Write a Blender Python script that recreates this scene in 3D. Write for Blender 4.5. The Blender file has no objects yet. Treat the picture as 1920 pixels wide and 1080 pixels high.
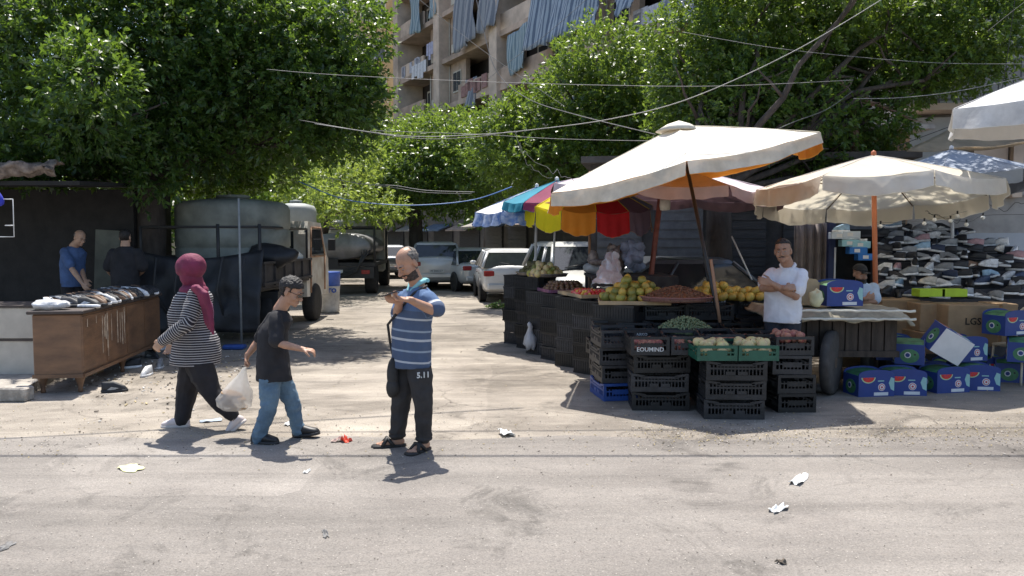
import bpy, bmesh, math, random
import numpy as np
from mathutils import Vector, Matrix, noise
R = math.radians
S = bpy.context.scene
col = S.collection
# ---------------------------------------------------------------- camera, sky, sun
F_PX, HZ, CAMZ = 1500.0, 448.0, 1.75
cd = bpy.data.cameras.new('camera'); cam = bpy.data.objects.new('camera', cd); col.objects.link(cam)
cd.sensor_width = 36; cd.lens = F_PX/1920*36; cd.clip_end = 800; cd.clip_start = .05
TH = math.atan((540-HZ)/F_PX)
cam.location = (0, 0, CAMZ); cam.rotation_euler = (math.pi/2-TH, 0, 0)
S.camera = cam
SUN_EL, SUN_X = 68.0, -0.13         # sun behind the market, slightly to the left
sv = Vector((SUN_X, 1, 0)).normalized()*math.cos(R(SUN_EL)) + Vector((0, 0, math.sin(R(SUN_EL))))
w = bpy.data.worlds.new('World'); S.world = w; w.use_nodes = True
nt = w.node_tree; bg = nt.nodes['Background']
sky = nt.nodes.new('ShaderNodeTexSky'); sky.sky_type = 'NISHITA'; sky.sun_disc = False
sky.sun_elevation = R(SUN_EL); sky.sun_rotation = math.atan2(sv.x, sv.y); sky.dust_density = 1.5
nt.links.new(sky.outputs[0], bg.inputs[0]); bg.inputs[1].default_value = .135
sd = bpy.data.lights.new('sun', 'SUN'); so = bpy.data.objects.new('sun', sd); col.objects.link(so)
sd.energy = 4.6; sd.angle = R(.53); sd.color = (1, .955, .88)
so.rotation_euler = sv.to_track_quat('Z', 'Y').to_euler()
S.view_settings.view_transform = 'Standard'; S.view_settings.look = 'None'
S.view_settings.exposure = .76; S.view_settings.gamma = 1
S.cycles.max_bounces = 6; S.cycles.transparent_max_bounces = 8; S.cycles.use_denoising = True

# ---------------------------------------------------------------- helpers
def ray(px, py):
    u = (px-960)/F_PX; v = (540-py)/F_PX
    return Vector((u, math.cos(TH)+v*math.sin(TH), -math.sin(TH)+v*math.cos(TH)))
def at(px, py, Y):
    d = ray(px, py); return Vector((0, 0, CAMZ)) + d*(Y/d.y)
def gr(px, py):
    d = ray(px, py); return Vector((0, 0, CAMZ)) + d*(-CAMZ/d.z)
def smooth(a, b, x):
    t = min(1, max(0, (x-a)/(b-a))); return t*t*(3-2*t)

def tag(o, label=None, cat=None, group=None, kind=None):
    if label: o['label'] = label
    if cat: o['category'] = cat
    if group: o['group'] = group
    if kind: o['kind'] = kind
    return o
def empty(name, loc=(0, 0, 0), rz=0, label=None, cat=None, group=None, kind=None):
    o = bpy.data.objects.new(name, None); col.objects.link(o); o.location = loc; o.rotation_euler = (0, 0, rz)
    o.empty_display_size = .1
    return tag(o, label, cat, group, kind)
def copy_tree(o, parent=None):
    c = o.copy(); col.objects.link(c); c.parent = parent
    for ch in list(o.children): copy_tree(ch, c)
    return c
def repeat(o, loc=None, rz=None, label=None, group=None, scale=None):
    c = copy_tree(o)
    if loc is not None: c.location = loc
    if rz is not None: c.rotation_euler = (0, 0, rz) if not hasattr(rz, '__len__') else rz
    if scale is not None: c.scale = (scale,)*3 if not hasattr(scale, '__len__') else scale
    if label: c['label'] = label
    if group: c['group'] = group
    return c

def mesh_obj(name, v, f, mats, parent=None, mi=None, sm=None, loc=None):
    me = bpy.data.meshes.new(name); me.from_pydata([tuple(x) for x in v], [], f)
    for m in (mats if isinstance(mats, (list, tuple)) else [mats]): me.materials.append(m)
    if mi is not None: me.polygons.foreach_set('material_index', mi)
    if sm is not None: me.polygons.foreach_set('use_smooth', sm)
    me.update()
    o = bpy.data.objects.new(name, me); col.objects.link(o)
    if parent: o.parent = parent
    if loc is not None: o.location = loc
    return o

class MB:
    def __init__(s, M=None): s.v = []; s.f = []; s.m = []; s.s = []; s.M = M or Matrix.Identity(4)
    def add(s, vs, fs, mi=0, sm=False):
        b = len(s.v); M = s.M
        s.v += [M @ Vector(v) for v in vs]; s.f += [[i+b for i in f] for f in fs]
        s.m += [mi]*len(fs); s.s += [sm]*len(fs); return s
    def box(s, c, d, rz=0, mi=0, rot=None, top=(1, 1), bev=0):
        hx, hy, hz = d[0]/2, d[1]/2, d[2]/2; m = rot if rot is not None else Matrix.Rotation(rz, 3, 'Z')
        c = Vector(c)
        if bev <= 0:
            vs = [(sx*hx*(top[0] if sz > 0 else 1), sy*hy*(top[1] if sz > 0 else 1), sz*hz) for sz in (-1, 1) for sx, sy in ((-1, -1), (1, -1), (1, 1), (-1, 1))]
            fs = [[3, 2, 1, 0], [4, 5, 6, 7]]+[[i, (i+1) % 4, (i+1) % 4+4, i+4] for i in range(4)]
        else:
            vs = []; b = bev
            for (z, k) in ((-hz, b), (-hz+b, 0), (hz-b, 0), (hz, b)):
                tx, ty = (top if z > 0 else (1, 1)); X = hx*tx-k; Y = hy*ty-k; e = b if k == 0 else b*.5
                vs += [(-X, -Y+e, z), (-X+e, -Y, z), (X-e, -Y, z), (X, -Y+e, z), (X, Y-e, z), (X-e, Y, z), (-X+e, Y, z), (-X, Y-e, z)]
            fs = [list(range(7, -1, -1)), list(range(24, 32))]
            for r in range(3):
                for i in range(8): fs.append([r*8+i, r*8+(i+1) % 8, r*8+8+(i+1) % 8, r*8+8+i])
        return s.add([c+m @ Vector(v) for v in vs], fs, mi)
    def tube(s, pts, r, n=6, mi=0, cap=True):
        pts = [Vector(p) for p in pts]; k = len(pts); rr = r if hasattr(r, '__len__') else [r]*k
        vs = []; up = None
        for i, p in enumerate(pts):
            t = (pts[min(i+1, k-1)]-pts[max(i-1, 0)]); t = t.normalized() if t.length > 1e-9 else Vector((0, 0, 1))
            if up is None: up = Vector((0, 0, 1)) if abs(t.z) < .9 else Vector((1, 0, 0))
            a = t.cross(up); a = a.normalized() if a.length > 1e-6 else t.orthogonal().normalized(); b = a.cross(t).normalized(); up = b
            vs += [p+(a*math.cos(q)+b*math.sin(q))*rr[i] for q in (2*math.pi*j/n for j in range(n))]
        fs = [[i*n+j, i*n+(j+1) % n, (i+1)*n+(j+1) % n, (i+1)*n+j] for i in range(k-1) for j in range(n)]
        if cap: fs += [list(range(n-1, -1, -1)), [(k-1)*n+j for j in range(n)]]
        return s.add(vs, fs, mi, n > 4)
    def lathe(s, prof, c=(0, 0, 0), n=20, mi=0, axis='Z', sm=True):
        c = Vector(c); vs = []
        for r, z in prof:
            for j in range(n):
                q = 2*math.pi*j/n; a, b = r*math.cos(q), r*math.sin(q)
                vs.append(c+Vector((a, b, z) if axis == 'Z' else ((z, a, b) if axis == 'X' else (b, z, a))))
        k = len(prof)
        fs = [[i*n+j, i*n+(j+1) % n, (i+1)*n+(j+1) % n, (i+1)*n+j] for i in range(k-1) for j in range(n)]
        fs += [list(range(n-1, -1, -1)), [(k-1)*n+j for j in range(n)]]
        return s.add(vs, fs, mi, sm)
    def ell(s, c, r, rot=None, nu=12, nv=8, mi=0):
        c = Vector(c); m = rot if rot is not None else Matrix.Identity(3)
        if not hasattr(r, '__len__'): r = (r, r, r)
        vs = [c+m @ Vector((0, 0, -r[2]))]
        for i in range(1, nv):
            a = -math.pi/2+math.pi*i/nv
            for j in range(nu):
                q = 2*math.pi*j/nu
                vs.append(c+m @ Vector((r[0]*math.cos(a)*math.cos(q), r[1]*math.cos(a)*math.sin(q), r[2]*math.sin(a))))
        vs.append(c+m @ Vector((0, 0, r[2]))); L = len(vs)-1
        fs = [[0, 1+(j+1) % nu, 1+j] for j in range(nu)]
        for i in range(nv-2):
            for j in range(nu): fs.append([1+i*nu+j, 1+i*nu+(j+1) % nu, 1+(i+1)*nu+(j+1) % nu, 1+(i+1)*nu+j])
        fs += [[L, 1+(nv-2)*nu+j, 1+(nv-2)*nu+(j+1) % nu] for j in range(nu)]
        return s.add(vs, fs, mi, True)
    def loft(s, rings, mi=0, sm=True, cap=True, closed=True):
        n = len(rings[0]); k = len(rings); vs = [p for r in rings for p in r]
        rng = range(n) if closed else range(n-1)
        fs = [[i*n+j, i*n+(j+1) % n, (i+1)*n+(j+1) % n, (i+1)*n+j] for i in range(k-1) for j in rng]
        if cap: fs += [list(range(n-1, -1, -1)), [(k-1)*n+j for j in range(n)]]
        return s.add(vs, fs, mi, sm)
    def prism(s, poly, o, ex, ey, en, mi=0):
        """poly 2D pts in plane (ex,ey) at o, extruded by vector en"""
        o, ex, ey, en = Vector(o), Vector(ex), Vector(ey), Vector(en); n = len(poly)
        a = [o+ex*x+ey*y for x, y in poly]; b = [p+en for p in a]
        return s.add(a+b, [list(range(n))[::-1], [n+i for i in range(n)]]+[[i, (i+1) % n, n+(i+1) % n, n+i] for i in range(n)], mi)
    def build(s, name, mats, parent=None, loc=None, rz=None):
        o = mesh_obj(name, s.v, s.f, mats, parent, s.m, s.s, loc)
        if rz is not None: o.rotation_euler = (0, 0, rz)
        return o

def fnoise(p, sc=1.0, seed=0.0):
    return noise.noise(Vector((p[0]*sc+seed, p[1]*sc+seed*1.3, p[2]*sc-seed)))

# ---------------------------------------------------------------- materials
_M = {}
def mat(name, c, rough=.75, var=.18, scale=6, bump=0.0, bscale=40, metal=0, trans=0, tcol=None, c2=None, spec=.5, detail=4, coat=0, stretch=None, orand=0):
    if name in _M: return _M[name]
    m = bpy.data.materials.new(name); m.use_nodes = True; t = m.node_tree; b = t.nodes['Principled BSDF']; L = t.links
    co = t.nodes.new('ShaderNodeTexCoord'); src = co.outputs['Object']
    if stretch:
        mp = t.nodes.new('ShaderNodeMapping'); mp.inputs['Scale'].default_value = stretch; L.new(src, mp.inputs[0]); src = mp.outputs[0]
    n = t.nodes.new('ShaderNodeTexNoise'); n.inputs['Scale'].default_value = scale; n.inputs['Detail'].default_value = detail; n.inputs['Roughness'].default_value = .6
    L.new(src, n.inputs['Vector'])
    rp = t.nodes.new('ShaderNodeValToRGB'); L.new(n.outputs[0], rp.inputs[0])
    lo = tuple(x*(1-var) for x in c) if c2 is None else c2; hi = tuple(min(1, x*(1+var)) for x in c) if c2 is None else c
    rp.color_ramp.elements[0].position = .36; rp.color_ramp.elements[1].position = .66
    rp.color_ramp.elements[0].color = (*lo, 1); rp.color_ramp.elements[1].color = (*hi, 1)
    if orand:
        oi = t.nodes.new('ShaderNodeObjectInfo'); mr = t.nodes.new('ShaderNodeMapRange'); mr.inputs['To Min'].default_value = 1-orand*.55; mr.inputs['To Max'].default_value = 1+orand; L.new(oi.outputs['Random'], mr.inputs[0])
        mm = t.nodes.new('ShaderNodeMix'); mm.data_type = 'RGBA'; mm.blend_type = 'MULTIPLY'; mm.inputs[0].default_value = 1; L.new(rp.outputs[0], mm.inputs[6]); L.new(mr.outputs[0], mm.inputs[7]); L.new(mm.outputs[2], b.inputs['Base Color'])
    else: L.new(rp.outputs[0], b.inputs['Base Color'])
    b.inputs['Roughness'].default_value = rough; b.inputs['Metallic'].default_value = metal
    b.inputs['Specular IOR Level'].default_value = spec; b.inputs['Coat Weight'].default_value = coat
    if bump:
        n2 = t.nodes.new('ShaderNodeTexNoise'); n2.inputs['Scale'].default_value = bscale; n2.inputs['Detail'].default_value = 5; L.new(src, n2.inputs['Vector'])
        bp = t.nodes.new('ShaderNodeBump'); bp.inputs['Strength'].default_value = bump; bp.inputs['Distance'].default_value = .02
        L.new(n2.outputs[0], bp.inputs['Height']); L.new(bp.outputs[0], b.inputs['Normal'])
    if trans:
        tr = t.nodes.new('ShaderNodeBsdfTranslucent'); mx = t.nodes.new('ShaderNodeMixShader'); mx.inputs[0].default_value = trans
        if tcol: tr.inputs[0].default_value = (*tcol, 1)
        else: L.new(rp.outputs[0], tr.inputs[0])
        L.new(b.outputs[0], mx.inputs[1]); L.new(tr.outputs[0], mx.inputs[2]); L.new(mx.outputs[0], t.nodes['Material Output'].inputs[0])
    _M[name] = m; return m
def stripes(name, c1, c2, axis='Z', scale=30, duty=.5, rough=.8, attr=None, trans=0, var=.12, list_=None):
    """fabric stripes along an object axis or a named vertex attribute; list_ = [(pos, colour)...] constant ramp over scale metres"""
    if name in _M: return _M[name]
    m = bpy.data.materials.new(name); m.use_nodes = True; t = m.node_tree; b = t.nodes['Principled BSDF']; L = t.links
    if attr:
        a = t.nodes.new('ShaderNodeAttribute'); a.attribute_name = attr; val = a.outputs['Fac']
    else:
        co = t.nodes.new('ShaderNodeTexCoord'); sp = t.nodes.new('ShaderNodeSeparateXYZ'); L.new(co.outputs['Object'], sp.inputs[0]); val = sp.outputs[axis]
    mu = t.nodes.new('ShaderNodeMath'); mu.operation = 'MULTIPLY'; mu.inputs[1].default_value = scale; L.new(val, mu.inputs[0])
    fr = t.nodes.new('ShaderNodeMath'); fr.operation = 'FRACT' if not list_ else 'ADD'; fr.inputs[1].default_value = 0; L.new(mu.outputs[0], fr.inputs[0])
    rp = t.nodes.new('ShaderNodeValToRGB'); rp.color_ramp.interpolation = 'CONSTANT'; L.new(fr.outputs[0], rp.inputs[0])
    el = rp.color_ramp.elements
    if list_:
        while len(el) < len(list_): el.new(.5)
        for e, (p, c) in zip(el, list_): e.position = p
        for i, (p, c) in enumerate(list_): el[i].color = (*c, 1)
    else:
        el[0].position = 0; el[0].color = (*c1, 1); el[1].position = duty; el[1].color = (*c2, 1)
    n = t.nodes.new('ShaderNodeTexNoise'); n.inputs['Scale'].default_value = 9; n.inputs['Detail'].default_value = 4
    mx = t.nodes.new('ShaderNodeMix'); mx.data_type = 'RGBA'; mx.blend_type = 'MULTIPLY'; mx.inputs[0].default_value = 1
    r2 = t.nodes.new('ShaderNodeValToRGB'); L.new(n.outputs[0], r2.inputs[0]); r2.color_ramp.elements[0].color = (1-var*2,)*3+(1,); r2.color_ramp.elements[1].color = (1, 1, 1, 1)
    L.new(rp.outputs[0], mx.inputs[6]); L.new(r2.outputs[0], mx.inputs[7]); L.new(mx.outputs[2], b.inputs['Base Color'])
    b.inputs['Roughness'].default_value = rough
    if trans:
        tr = t.nodes.new('ShaderNodeBsdfTranslucent'); ms = t.nodes.new('ShaderNodeMixShader'); ms.inputs[0].default_value = trans
        L.new(mx.outputs[2], tr.inputs[0]); L.new(b.outputs[0], ms.inputs[1]); L.new(tr.outputs[0], ms.inputs[2]); L.new(ms.outputs[0], t.nodes['Material Output'].inputs[0])
    _M[name] = m; return m

def leaf_mat(name, dark, light, tl, rough=.34, tf=.42):
    m = bpy.data.materials.new(name); m.use_nodes = True; t = m.node_tree; b = t.nodes['Principled BSDF']; L = t.links
    a = t.nodes.new('ShaderNodeAttribute'); a.attribute_name = 'leaf'
    rp = t.nodes.new('ShaderNodeValToRGB'); L.new(a.outputs['Fac'], rp.inputs[0])
    rp.color_ramp.elements[0].color = (*dark, 1); rp.color_ramp.elements[1].color = (*light, 1); rp.color_ramp.elements[0].position = .15; rp.color_ramp.elements[1].position = .95
    L.new(rp.outputs[0], b.inputs['Base Color']); b.inputs['Roughness'].default_value = rough
    tr = t.nodes.new('ShaderNodeBsdfTranslucent'); mc = t.nodes.new('ShaderNodeMix'); mc.data_type = 'RGBA'; mc.inputs[0].default_value = .55
    L.new(rp.outputs[0], mc.inputs[6]); mc.inputs[7].default_value = (*tl, 1); L.new(mc.outputs[2], tr.inputs[0])
    mx = t.nodes.new('ShaderNodeMixShader'); mx.inputs[0].default_value = tf; L.new(b.outputs[0], mx.inputs[1]); L.new(tr.outputs[0], mx.inputs[2]); L.new(mx.outputs[0], t.nodes['Material Output'].inputs[0])
    return m

def ground_mat(name, cols, patch, crack=.5, grain=1.0):
    m = bpy.data.materials.new(name); m.use_nodes = True; t = m.node_tree; b = t.nodes['Principled BSDF']; L = t.links
    co = t.nodes.new('ShaderNodeTexCoord').outputs['Object']
    def nz(sc, det=5, ro=.6, dist=0, stretch=None):
        src = co
        if stretch:
            mp = t.nodes.new('ShaderNodeMapping'); mp.inputs['Scale'].default_value = stretch; L.new(co, mp.inputs[0]); src = mp.outputs[0]
        n = t.nodes.new('ShaderNodeTexNoise'); n.inputs['Scale'].default_value = sc; n.inputs['Detail'].default_value = det; n.inputs['Roughness'].default_value = ro; n.inputs['Distortion'].default_value = dist
        L.new(src, n.inputs['Vector']); return n.outputs[0]
    def ramp(f, stops):
        r = t.nodes.new('ShaderNodeValToRGB'); L.new(f, r.inputs[0]); el = r.color_ramp.elements
        while len(el) < len(stops): el.new(.5)
        for e, (p, c) in zip(el, stops): e.position = p
        for i, (p, c) in enumerate(stops): el[i].color = (*((c,)*3 if not hasattr(c, '__len__') else c), 1)
        return r.outputs[0]
    def mix(f, a, b_, mode='MIX'):
        x = t.nodes.new('ShaderNodeMix'); x.data_type = 'RGBA'; x.blend_type = mode
        if hasattr(f, 'is_linked'): L.new(f, x.inputs[0])
        else: x.inputs[0].default_value = f
        for s_, i in ((a, 6), (b_, 7)):
            if hasattr(s_, 'is_linked'): L.new(s_, x.inputs[i])
            else: x.inputs[i].default_value = (*s_, 1)
        return x.outputs[2]
    base = ramp(nz(.55, 6, .62, .6), [(.38, cols[0]), (.52, cols[1]), (.64, cols[2])])
    c = mix(ramp(nz(2.6, 6, .7, .3, (.6, 1.6, 1)), [(.5, 0), (.72, patch)]), base, cols[3])
    c = mix(.8, c, ramp(nz(1.3, 3, .5, .4, (.25, 2.2, 1)), [(.3, .84), (.65, 1.08)]), 'MULTIPLY')
    fine = nz(95, 3, .7)
    c = mix(grain, c, ramp(fine, [(.3, .68), (.5, .97), (.68, 1.22)]), 'MULTIPLY')
    # repaired areas and dark stains
    vb = t.nodes.new('ShaderNodeTexVoronoi'); vb.inputs['Scale'].default_value = .28; vb.distance = 'CHEBYCHEV'; nb = t.nodes.new('ShaderNodeTexNoise'); nb.inputs['Scale'].default_value = 1.7; nb.inputs['Detail'].default_value = 5; L.new(co, nb.inputs['Vector']); L.new(mix(.12, co, nb.outputs['Color']), vb.inputs['Vector'])
    sr = t.nodes.new('ShaderNodeSeparateColor'); L.new(vb.outputs['Color'], sr.inputs[0]); c = mix(1, c, ramp(sr.outputs[0], [(.1, .84), (.9, 1.07)]), 'MULTIPLY')
    c = mix(1, c, ramp(nz(1.1, 7, .72, 1.2), [(.34, .62), (.45, 1)]), 'MULTIPLY')
    c = mix(1, c, ramp(nz(.9, 5, .65, .5, (.12, 1.9, 1)), [(.32, .80), (.5, 1), (.72, 1.06)]), 'MULTIPLY')
    # pale gravel specks
    vo = t.nodes.new('ShaderNodeTexVoronoi'); vo.inputs['Scale'].default_value = 34; vo.inputs['Randomness'].default_value = 1; L.new(co, vo.inputs['Vector'])
    sp = ramp(vo.outputs['Distance'], [(.09, .75), (.17, 0)])
    sel = ramp(vo.outputs['Color'], [(.55, 0), (.62, 1)])
    spm = mix(1, sp, sel, 'MULTIPLY'); c = mix(spm, c, cols[4])
    vd = t.nodes.new('ShaderNodeTexVoronoi'); vd.inputs['Scale'].default_value = 9; L.new(co, vd.inputs['Vector'])
    c = mix(ramp(vd.outputs['Distance'], [(.05, .7), (.1, 0)]), c, tuple(x*.42 for x in cols[0]))
    # cracks
    vc = t.nodes.new('ShaderNodeTexVoronoi'); vc.feature = 'DISTANCE_TO_EDGE'; vc.inputs['Scale'].default_value = .62
    nn = t.nodes.new('ShaderNodeTexNoise'); nn.inputs['Scale'].default_value = 2.4; nn.inputs['Detail'].default_value = 6; L.new(co, nn.inputs['Vector'])
    av = mix(.22, co, nn.outputs['Color']); L.new(av, vc.inputs['Vector'])
    cr = ramp(vc.outputs['Distance'], [(.002, crack), (.008, 0)]); msk = ramp(nz(.8, 2), [(.5, 0), (.6, 1)])
    c = mix(mix(1, cr, msk, 'MULTIPLY'), c, tuple(x*.45 for x in cols[0]))
    L.new(c, b.inputs['Base Color']); b.inputs['Roughness'].default_value = .88; b.inputs['Specular IOR Level'].default_value = .3
    bp = t.nodes.new('ShaderNodeBump'); bp.inputs['Strength'].default_value = .55; bp.inputs['Distance'].default_value = .012; L.new(fine, bp.inputs['Height'])
    b2 = t.nodes.new('ShaderNodeBump'); b2.inputs['Strength'].default_value = .5; b2.inputs['Distance'].default_value = .06; L.new(nz(5, 6, .7), b2.inputs['Height'])
    L.new(b2.outputs[0], bp.inputs['Normal']); L.new(bp.outputs[0], b.inputs['Normal'])
    return m

def text_obj(name, s, size, m, loc, ex, ey, parent=None, depth=.002, bold=0):
    cu = bpy.data.curves.new('txt', 'FONT'); cu.body = s; cu.size = size; cu.extrude = depth; cu.offset = bold
    cu.align_x = 'CENTER'; cu.align_y = 'CENTER'; cu.resolution_u = 2
    o = bpy.data.objects.new('txt', cu); col.objects.link(o)
    me = bpy.data.meshes.new_from_object(o.evaluated_get(bpy.context.evaluated_depsgraph_get())); bpy.data.objects.remove(o); bpy.data.curves.remove(cu)
    me.name = name; me.materials.clear(); me.materials.append(m)
    ex = Vector(ex).normalized(); ey = Vector(ey).normalized(); en = ex.cross(ey)
    M = Matrix((ex, ey, en)).transposed().to_4x4(); M.translation = Vector(loc); me.transform(M)
    o = bpy.data.objects.new(name, me); col.objects.link(o)
    if parent: o.parent = parent
    return o
# ---------------------------------------------------------------- ground
g_mat = ground_mat('dusty_ground', [(.215, .187, .155), (.302, .265, .222), (.37, .325, .270), (.45, .398, .33), (.55, .50, .43)], .6, .5)
r_mat = ground_mat('road_asphalt', [(.222, .200, .179), (.257, .233, .208), (.287, .260, .232), (.335, .30, .265), (.49, .45, .40)], .35, .25)
def sheet(name, x0, x1, y0, y1, nx, ny, z, m, edge=None, hump=0):
    v = []; f = []
    for j in range(ny+1):
        for i in range(nx+1):
            x = x0+(x1-x0)*i/nx; y = y0+(y1-y0)*j/ny
            if edge and j == ny: y += edge(x)
            v.append((x, y, z+hump*fnoise((x, y, 0), .5)))
            if i < nx and j < ny: a = j*(nx+1)+i; f.append([a, a+1, a+nx+2, a+nx+1])
    return mesh_obj(name, v, f, m)
tag(sheet('ground', -150, 150, -20, 400, 1, 1, 0, g_mat), 'dusty patched concrete ground of the side street', kind='structure')
tag(sheet('road', -60, 60, -8, 6.95, 240, 2, .004, r_mat, lambda x: .16*fnoise((x, 0, 0), .9)+.05*fnoise((x, 3, 0), 5)), 'grey asphalt main road in the foreground', kind='structure')
# left pavement with concrete kerb
pm = mat('pavement_concrete', (.33, .30, .26), .9, .25, 4, .5, 30)
mb = MB(); x = -10.0
k0 = gr(64, 748)
mb.prism([(k0.x-6.4, k0.y), (k0.x-.12, k0.y), (k0.x-2.6, k0.y+9), (k0.x-9, k0.y+9)], (0, 0, 0), (1, 0, 0), (0, 1, 0), (0, 0, .11))
pv = mb.build('pavement', [pm]); tag(pv, 'dirty concrete pavement behind the left kerb', kind='structure')
mb = MB(); xx = k0.x+.02
for i in range(9):
    wdt = .74; mb.box((xx-wdt/2, k0.y-.09, .075), (wdt-.015, .17, .15), rz=.01*(-1)**i, bev=.015); xx -= wdt
tag(mb.build('kerb', [mat('kerb_concrete', (.38, .345, .30), .9, .3, 9, .6, 35)]), 'row of worn concrete kerb stones', kind='structure')

# ---------------------------------------------------------------- brown apartment block
A0 = at(757, 448, 60.2); du = Vector((.475, -.88, 0)).normalized(); dn = Vector((-.88, -.475, 0)).normalized()
def fac(px, py, off=0):
    """pixel -> (u, z) on the facade plane pushed out by off"""
    d = ray(px, py); o = Vector((0, 0, CAMZ)); P = A0+dn*off; t = (P-o).dot(dn)/d.dot(dn); q = o+d*t
    return (q-A0).dot(du), q.z
bld = empty('apartment_block', (A0.x, A0.y, 0), math.atan2(du.y, du.x), 'tall brown plastered apartment block with pilasters and curtained balconies above the trees', 'building')
plas = mat('brown_plaster', (.47, .355, .275), .9, .3, .7, .25, 12, detail=7)
plas2 = mat('pale_brown_plaster', (.60, .475, .375), .9, .22, .9, .2, 12, detail=7)
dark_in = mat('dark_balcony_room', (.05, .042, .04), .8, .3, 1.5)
# local frame: x along facade (to the right/near), y inward (-dn), z up
ZF = [1.3+3*k for k in range(10)]
pil = [-0.3, 7.4, 15.6, 25.2, 33.5, 42]
PW = .95
mb = MB()   # rear shell
mb.box((21, 8.3, 15), (43.5, 13, 30), mi=0)
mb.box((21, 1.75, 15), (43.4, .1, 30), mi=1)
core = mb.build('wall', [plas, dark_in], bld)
for p in pil: MB().box((p, .55, 15), (PW, 2.0, 30), bev=.03).build('pilaster', [plas2], bld)
for zf in ZF:
    MB().box((21, .72, zf), (43, 1.9, .32)).build('floor_slab', [plas], bld)
brnd = random.Random(3)
cream = mat('cream_frame', (.55, .50, .42), .7, .1); glassd = mat('window_glass_dark', (.04, .05, .06), .12, .1)
for bi in range(len(pil)-1):
    a, b = pil[bi]+PW/2, pil[bi+1]-PW/2
    for zf in ZF[2:8]:
        # solid side panel with a small window + open balcony with parapet
        ws = (b-a)*.34; left = (bi % 2 == 1)
        xa, xb = (a, a+ws) if left else (b-ws, b)
        MB().box(((xa+xb)/2, .5, zf+1.5), (xb-xa, .3, 2.7)).build('wall_panel', [plas], bld)
        wf = MB(); xc = (xa+xb)/2; wf.box((xc, .32, zf+1.6), (ws*.5, .06, 1.35)); o = wf.build('window', [cream], bld)
        MB().box((xc-ws*.12, .28, zf+1.6), (ws*.2, .03, 1.15)).box((xc+ws*.12, .28, zf+1.6), (ws*.2, .03, 1.15)).build('pane', [glassd], o)
        ya, yb = (a+ws, b) if left else (a, b-ws)
        MB().box(((ya+yb)/2, -.12, zf+.62), (yb-ya-.02, .14, .95)).build('balcony_parapet', [plas2 if brnd.random() < .5 else plas], bld)
        if brnd.random() < .4: MB().box((xc+ws*.1, .12, zf+.62), (.8, .32, .55), bev=.03).build('air_conditioner', [cream], bld)
        if brnd.random() < .35: MB().tube([(xa+.12, .28, zf-.1), (xa+.12, .28, zf+2.9)], .05, 6).build('drain_pipe', [cream], bld)
        if brnd.random() < .6:
            lb_ = MB()
            for q_ in range(brnd.randint(2, 6)): lb_.box((ya+.5+brnd.random()*(yb-ya-1), -.24, zf+.85-.3*brnd.random()), (.35+.4*brnd.random(), .03, .6+.3*brnd.random()))
            lb_.build('drying_clothes', [mat('drying_cloth_%d' % (bi % 3), [(.5, .5, .55), (.32, .18, .16), (.2, .27, .36)][bi % 3], .9, .2)], bld)['kind'] = 'stuff'
        dr = MB().box((ya+(yb-ya)*.3, 1.66, zf+1.25), (1.3, .08, 2.2)).build('balcony_door', [cream], bld)
        MB().box((ya+(yb-ya)*.3, 1.61, zf+1.3), (.9, .04, 1.8)).build('pane', [glassd], dr)
# curtains on the balconies
cur_bw = stripes('blue_white_striped_canvas', (.46, .53, .60), (.17, .22, .30), 'X', 4.4, .52, .85, trans=.15)
cur_tl = stripes('teal_white_striped_canvas', (.46, .55, .57), (.24, .33, .38), 'X', 5.5, .5, .85, trans=.15)
cur_gr = stripes('grey_white_striped_canvas', (.42, .43, .45), (.24, .26, .30), 'X', 3.0, .5, .85, trans=.15)
def curtain(p0, p1, p2, p3, m, off0, off1, label, seed=0):
    """corners in photo pixels: top-left, top-right, bottom-right, bottom-left on planes pushed out off0 (top), off1 (bottom)"""
    q = [fac(*p0, off0), fac(*p1, off0), fac(*p2, off1), fac(*p3, off1)]
    nx, ny = 40, 14; v = []; f = []
    for j in range(ny+1):
        t = j/ny
        for i in range(nx+1):
            s = i/nx
            u = (q[0][0]*(1-s)+q[1][0]*s)*(1-t)+(q[3][0]*(1-s)+q[2][0]*s)*t
            z = (q[0][1]*(1-s)+q[1][1]*s)*(1-t)+(q[3][1]*(1-s)+q[2][1]*s)*t
            wv = math.sin(u*5.2+seed+1.5*t+1.2*fnoise((u, t, seed), .8))*.10+math.sin(u*11+seed*2+2*fnoise((u, t*2, seed), 1.3))*.05
            v.append((u, -(off0*(1-t)+off1*t)+wv*(0.4+.8*t)+.2*fnoise((u, t, seed), .7), z+.06*math.sin(u*9+seed)*t))
            if i < nx and j < ny: a = j*(nx+1)+i; f.append([a, a+1, a+nx+2, a+nx+1])
    o = mesh_obj('balcony_curtain', v, f, m, sm=[True]*len(f)); o.location = bld.location; o.rotation_euler = bld.rotation_euler
    sol = o.modifiers.new('thick', 'SOLIDIFY'); sol.thickness = .015
    return tag(o, label, 'curtain', 'canvas curtains hung on the apartment balconies')
curtain((1000, -60), (1116, -60), (1116, 46), (980, 98), cur_bw, .6, 1.3, 'widest blue and white striped curtain billowing out over a balcony', 1)
curtain((955, 68), (988, 40), (984, 122), (952, 142), cur_tl, .25, .5, 'narrow teal striped curtain under the left edge of the widest striped curtain', 2)
curtain((856, -40), (893, -40), (889, 72), (852, 100), cur_gr, .3, .8, 'long grey striped curtain left of its twin in the middle bay', 3)
curtain((898, -40), (936, -40), (932, 38), (896, 64), cur_gr, .3, .8, 'grey striped curtain right of its twin in the middle bay', 4)
curtain((770, 0), (790, -12), (788, 60), (768, 66), cur_tl, .3, .6, 'small teal striped curtain in the farthest bay beside a pilaster', 5)
curtain((803, -20), (820, -30), (815, 24), (802, 38), cur_tl, .3, .6, 'short teal striped curtain just left of the second pilaster', 6)
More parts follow.
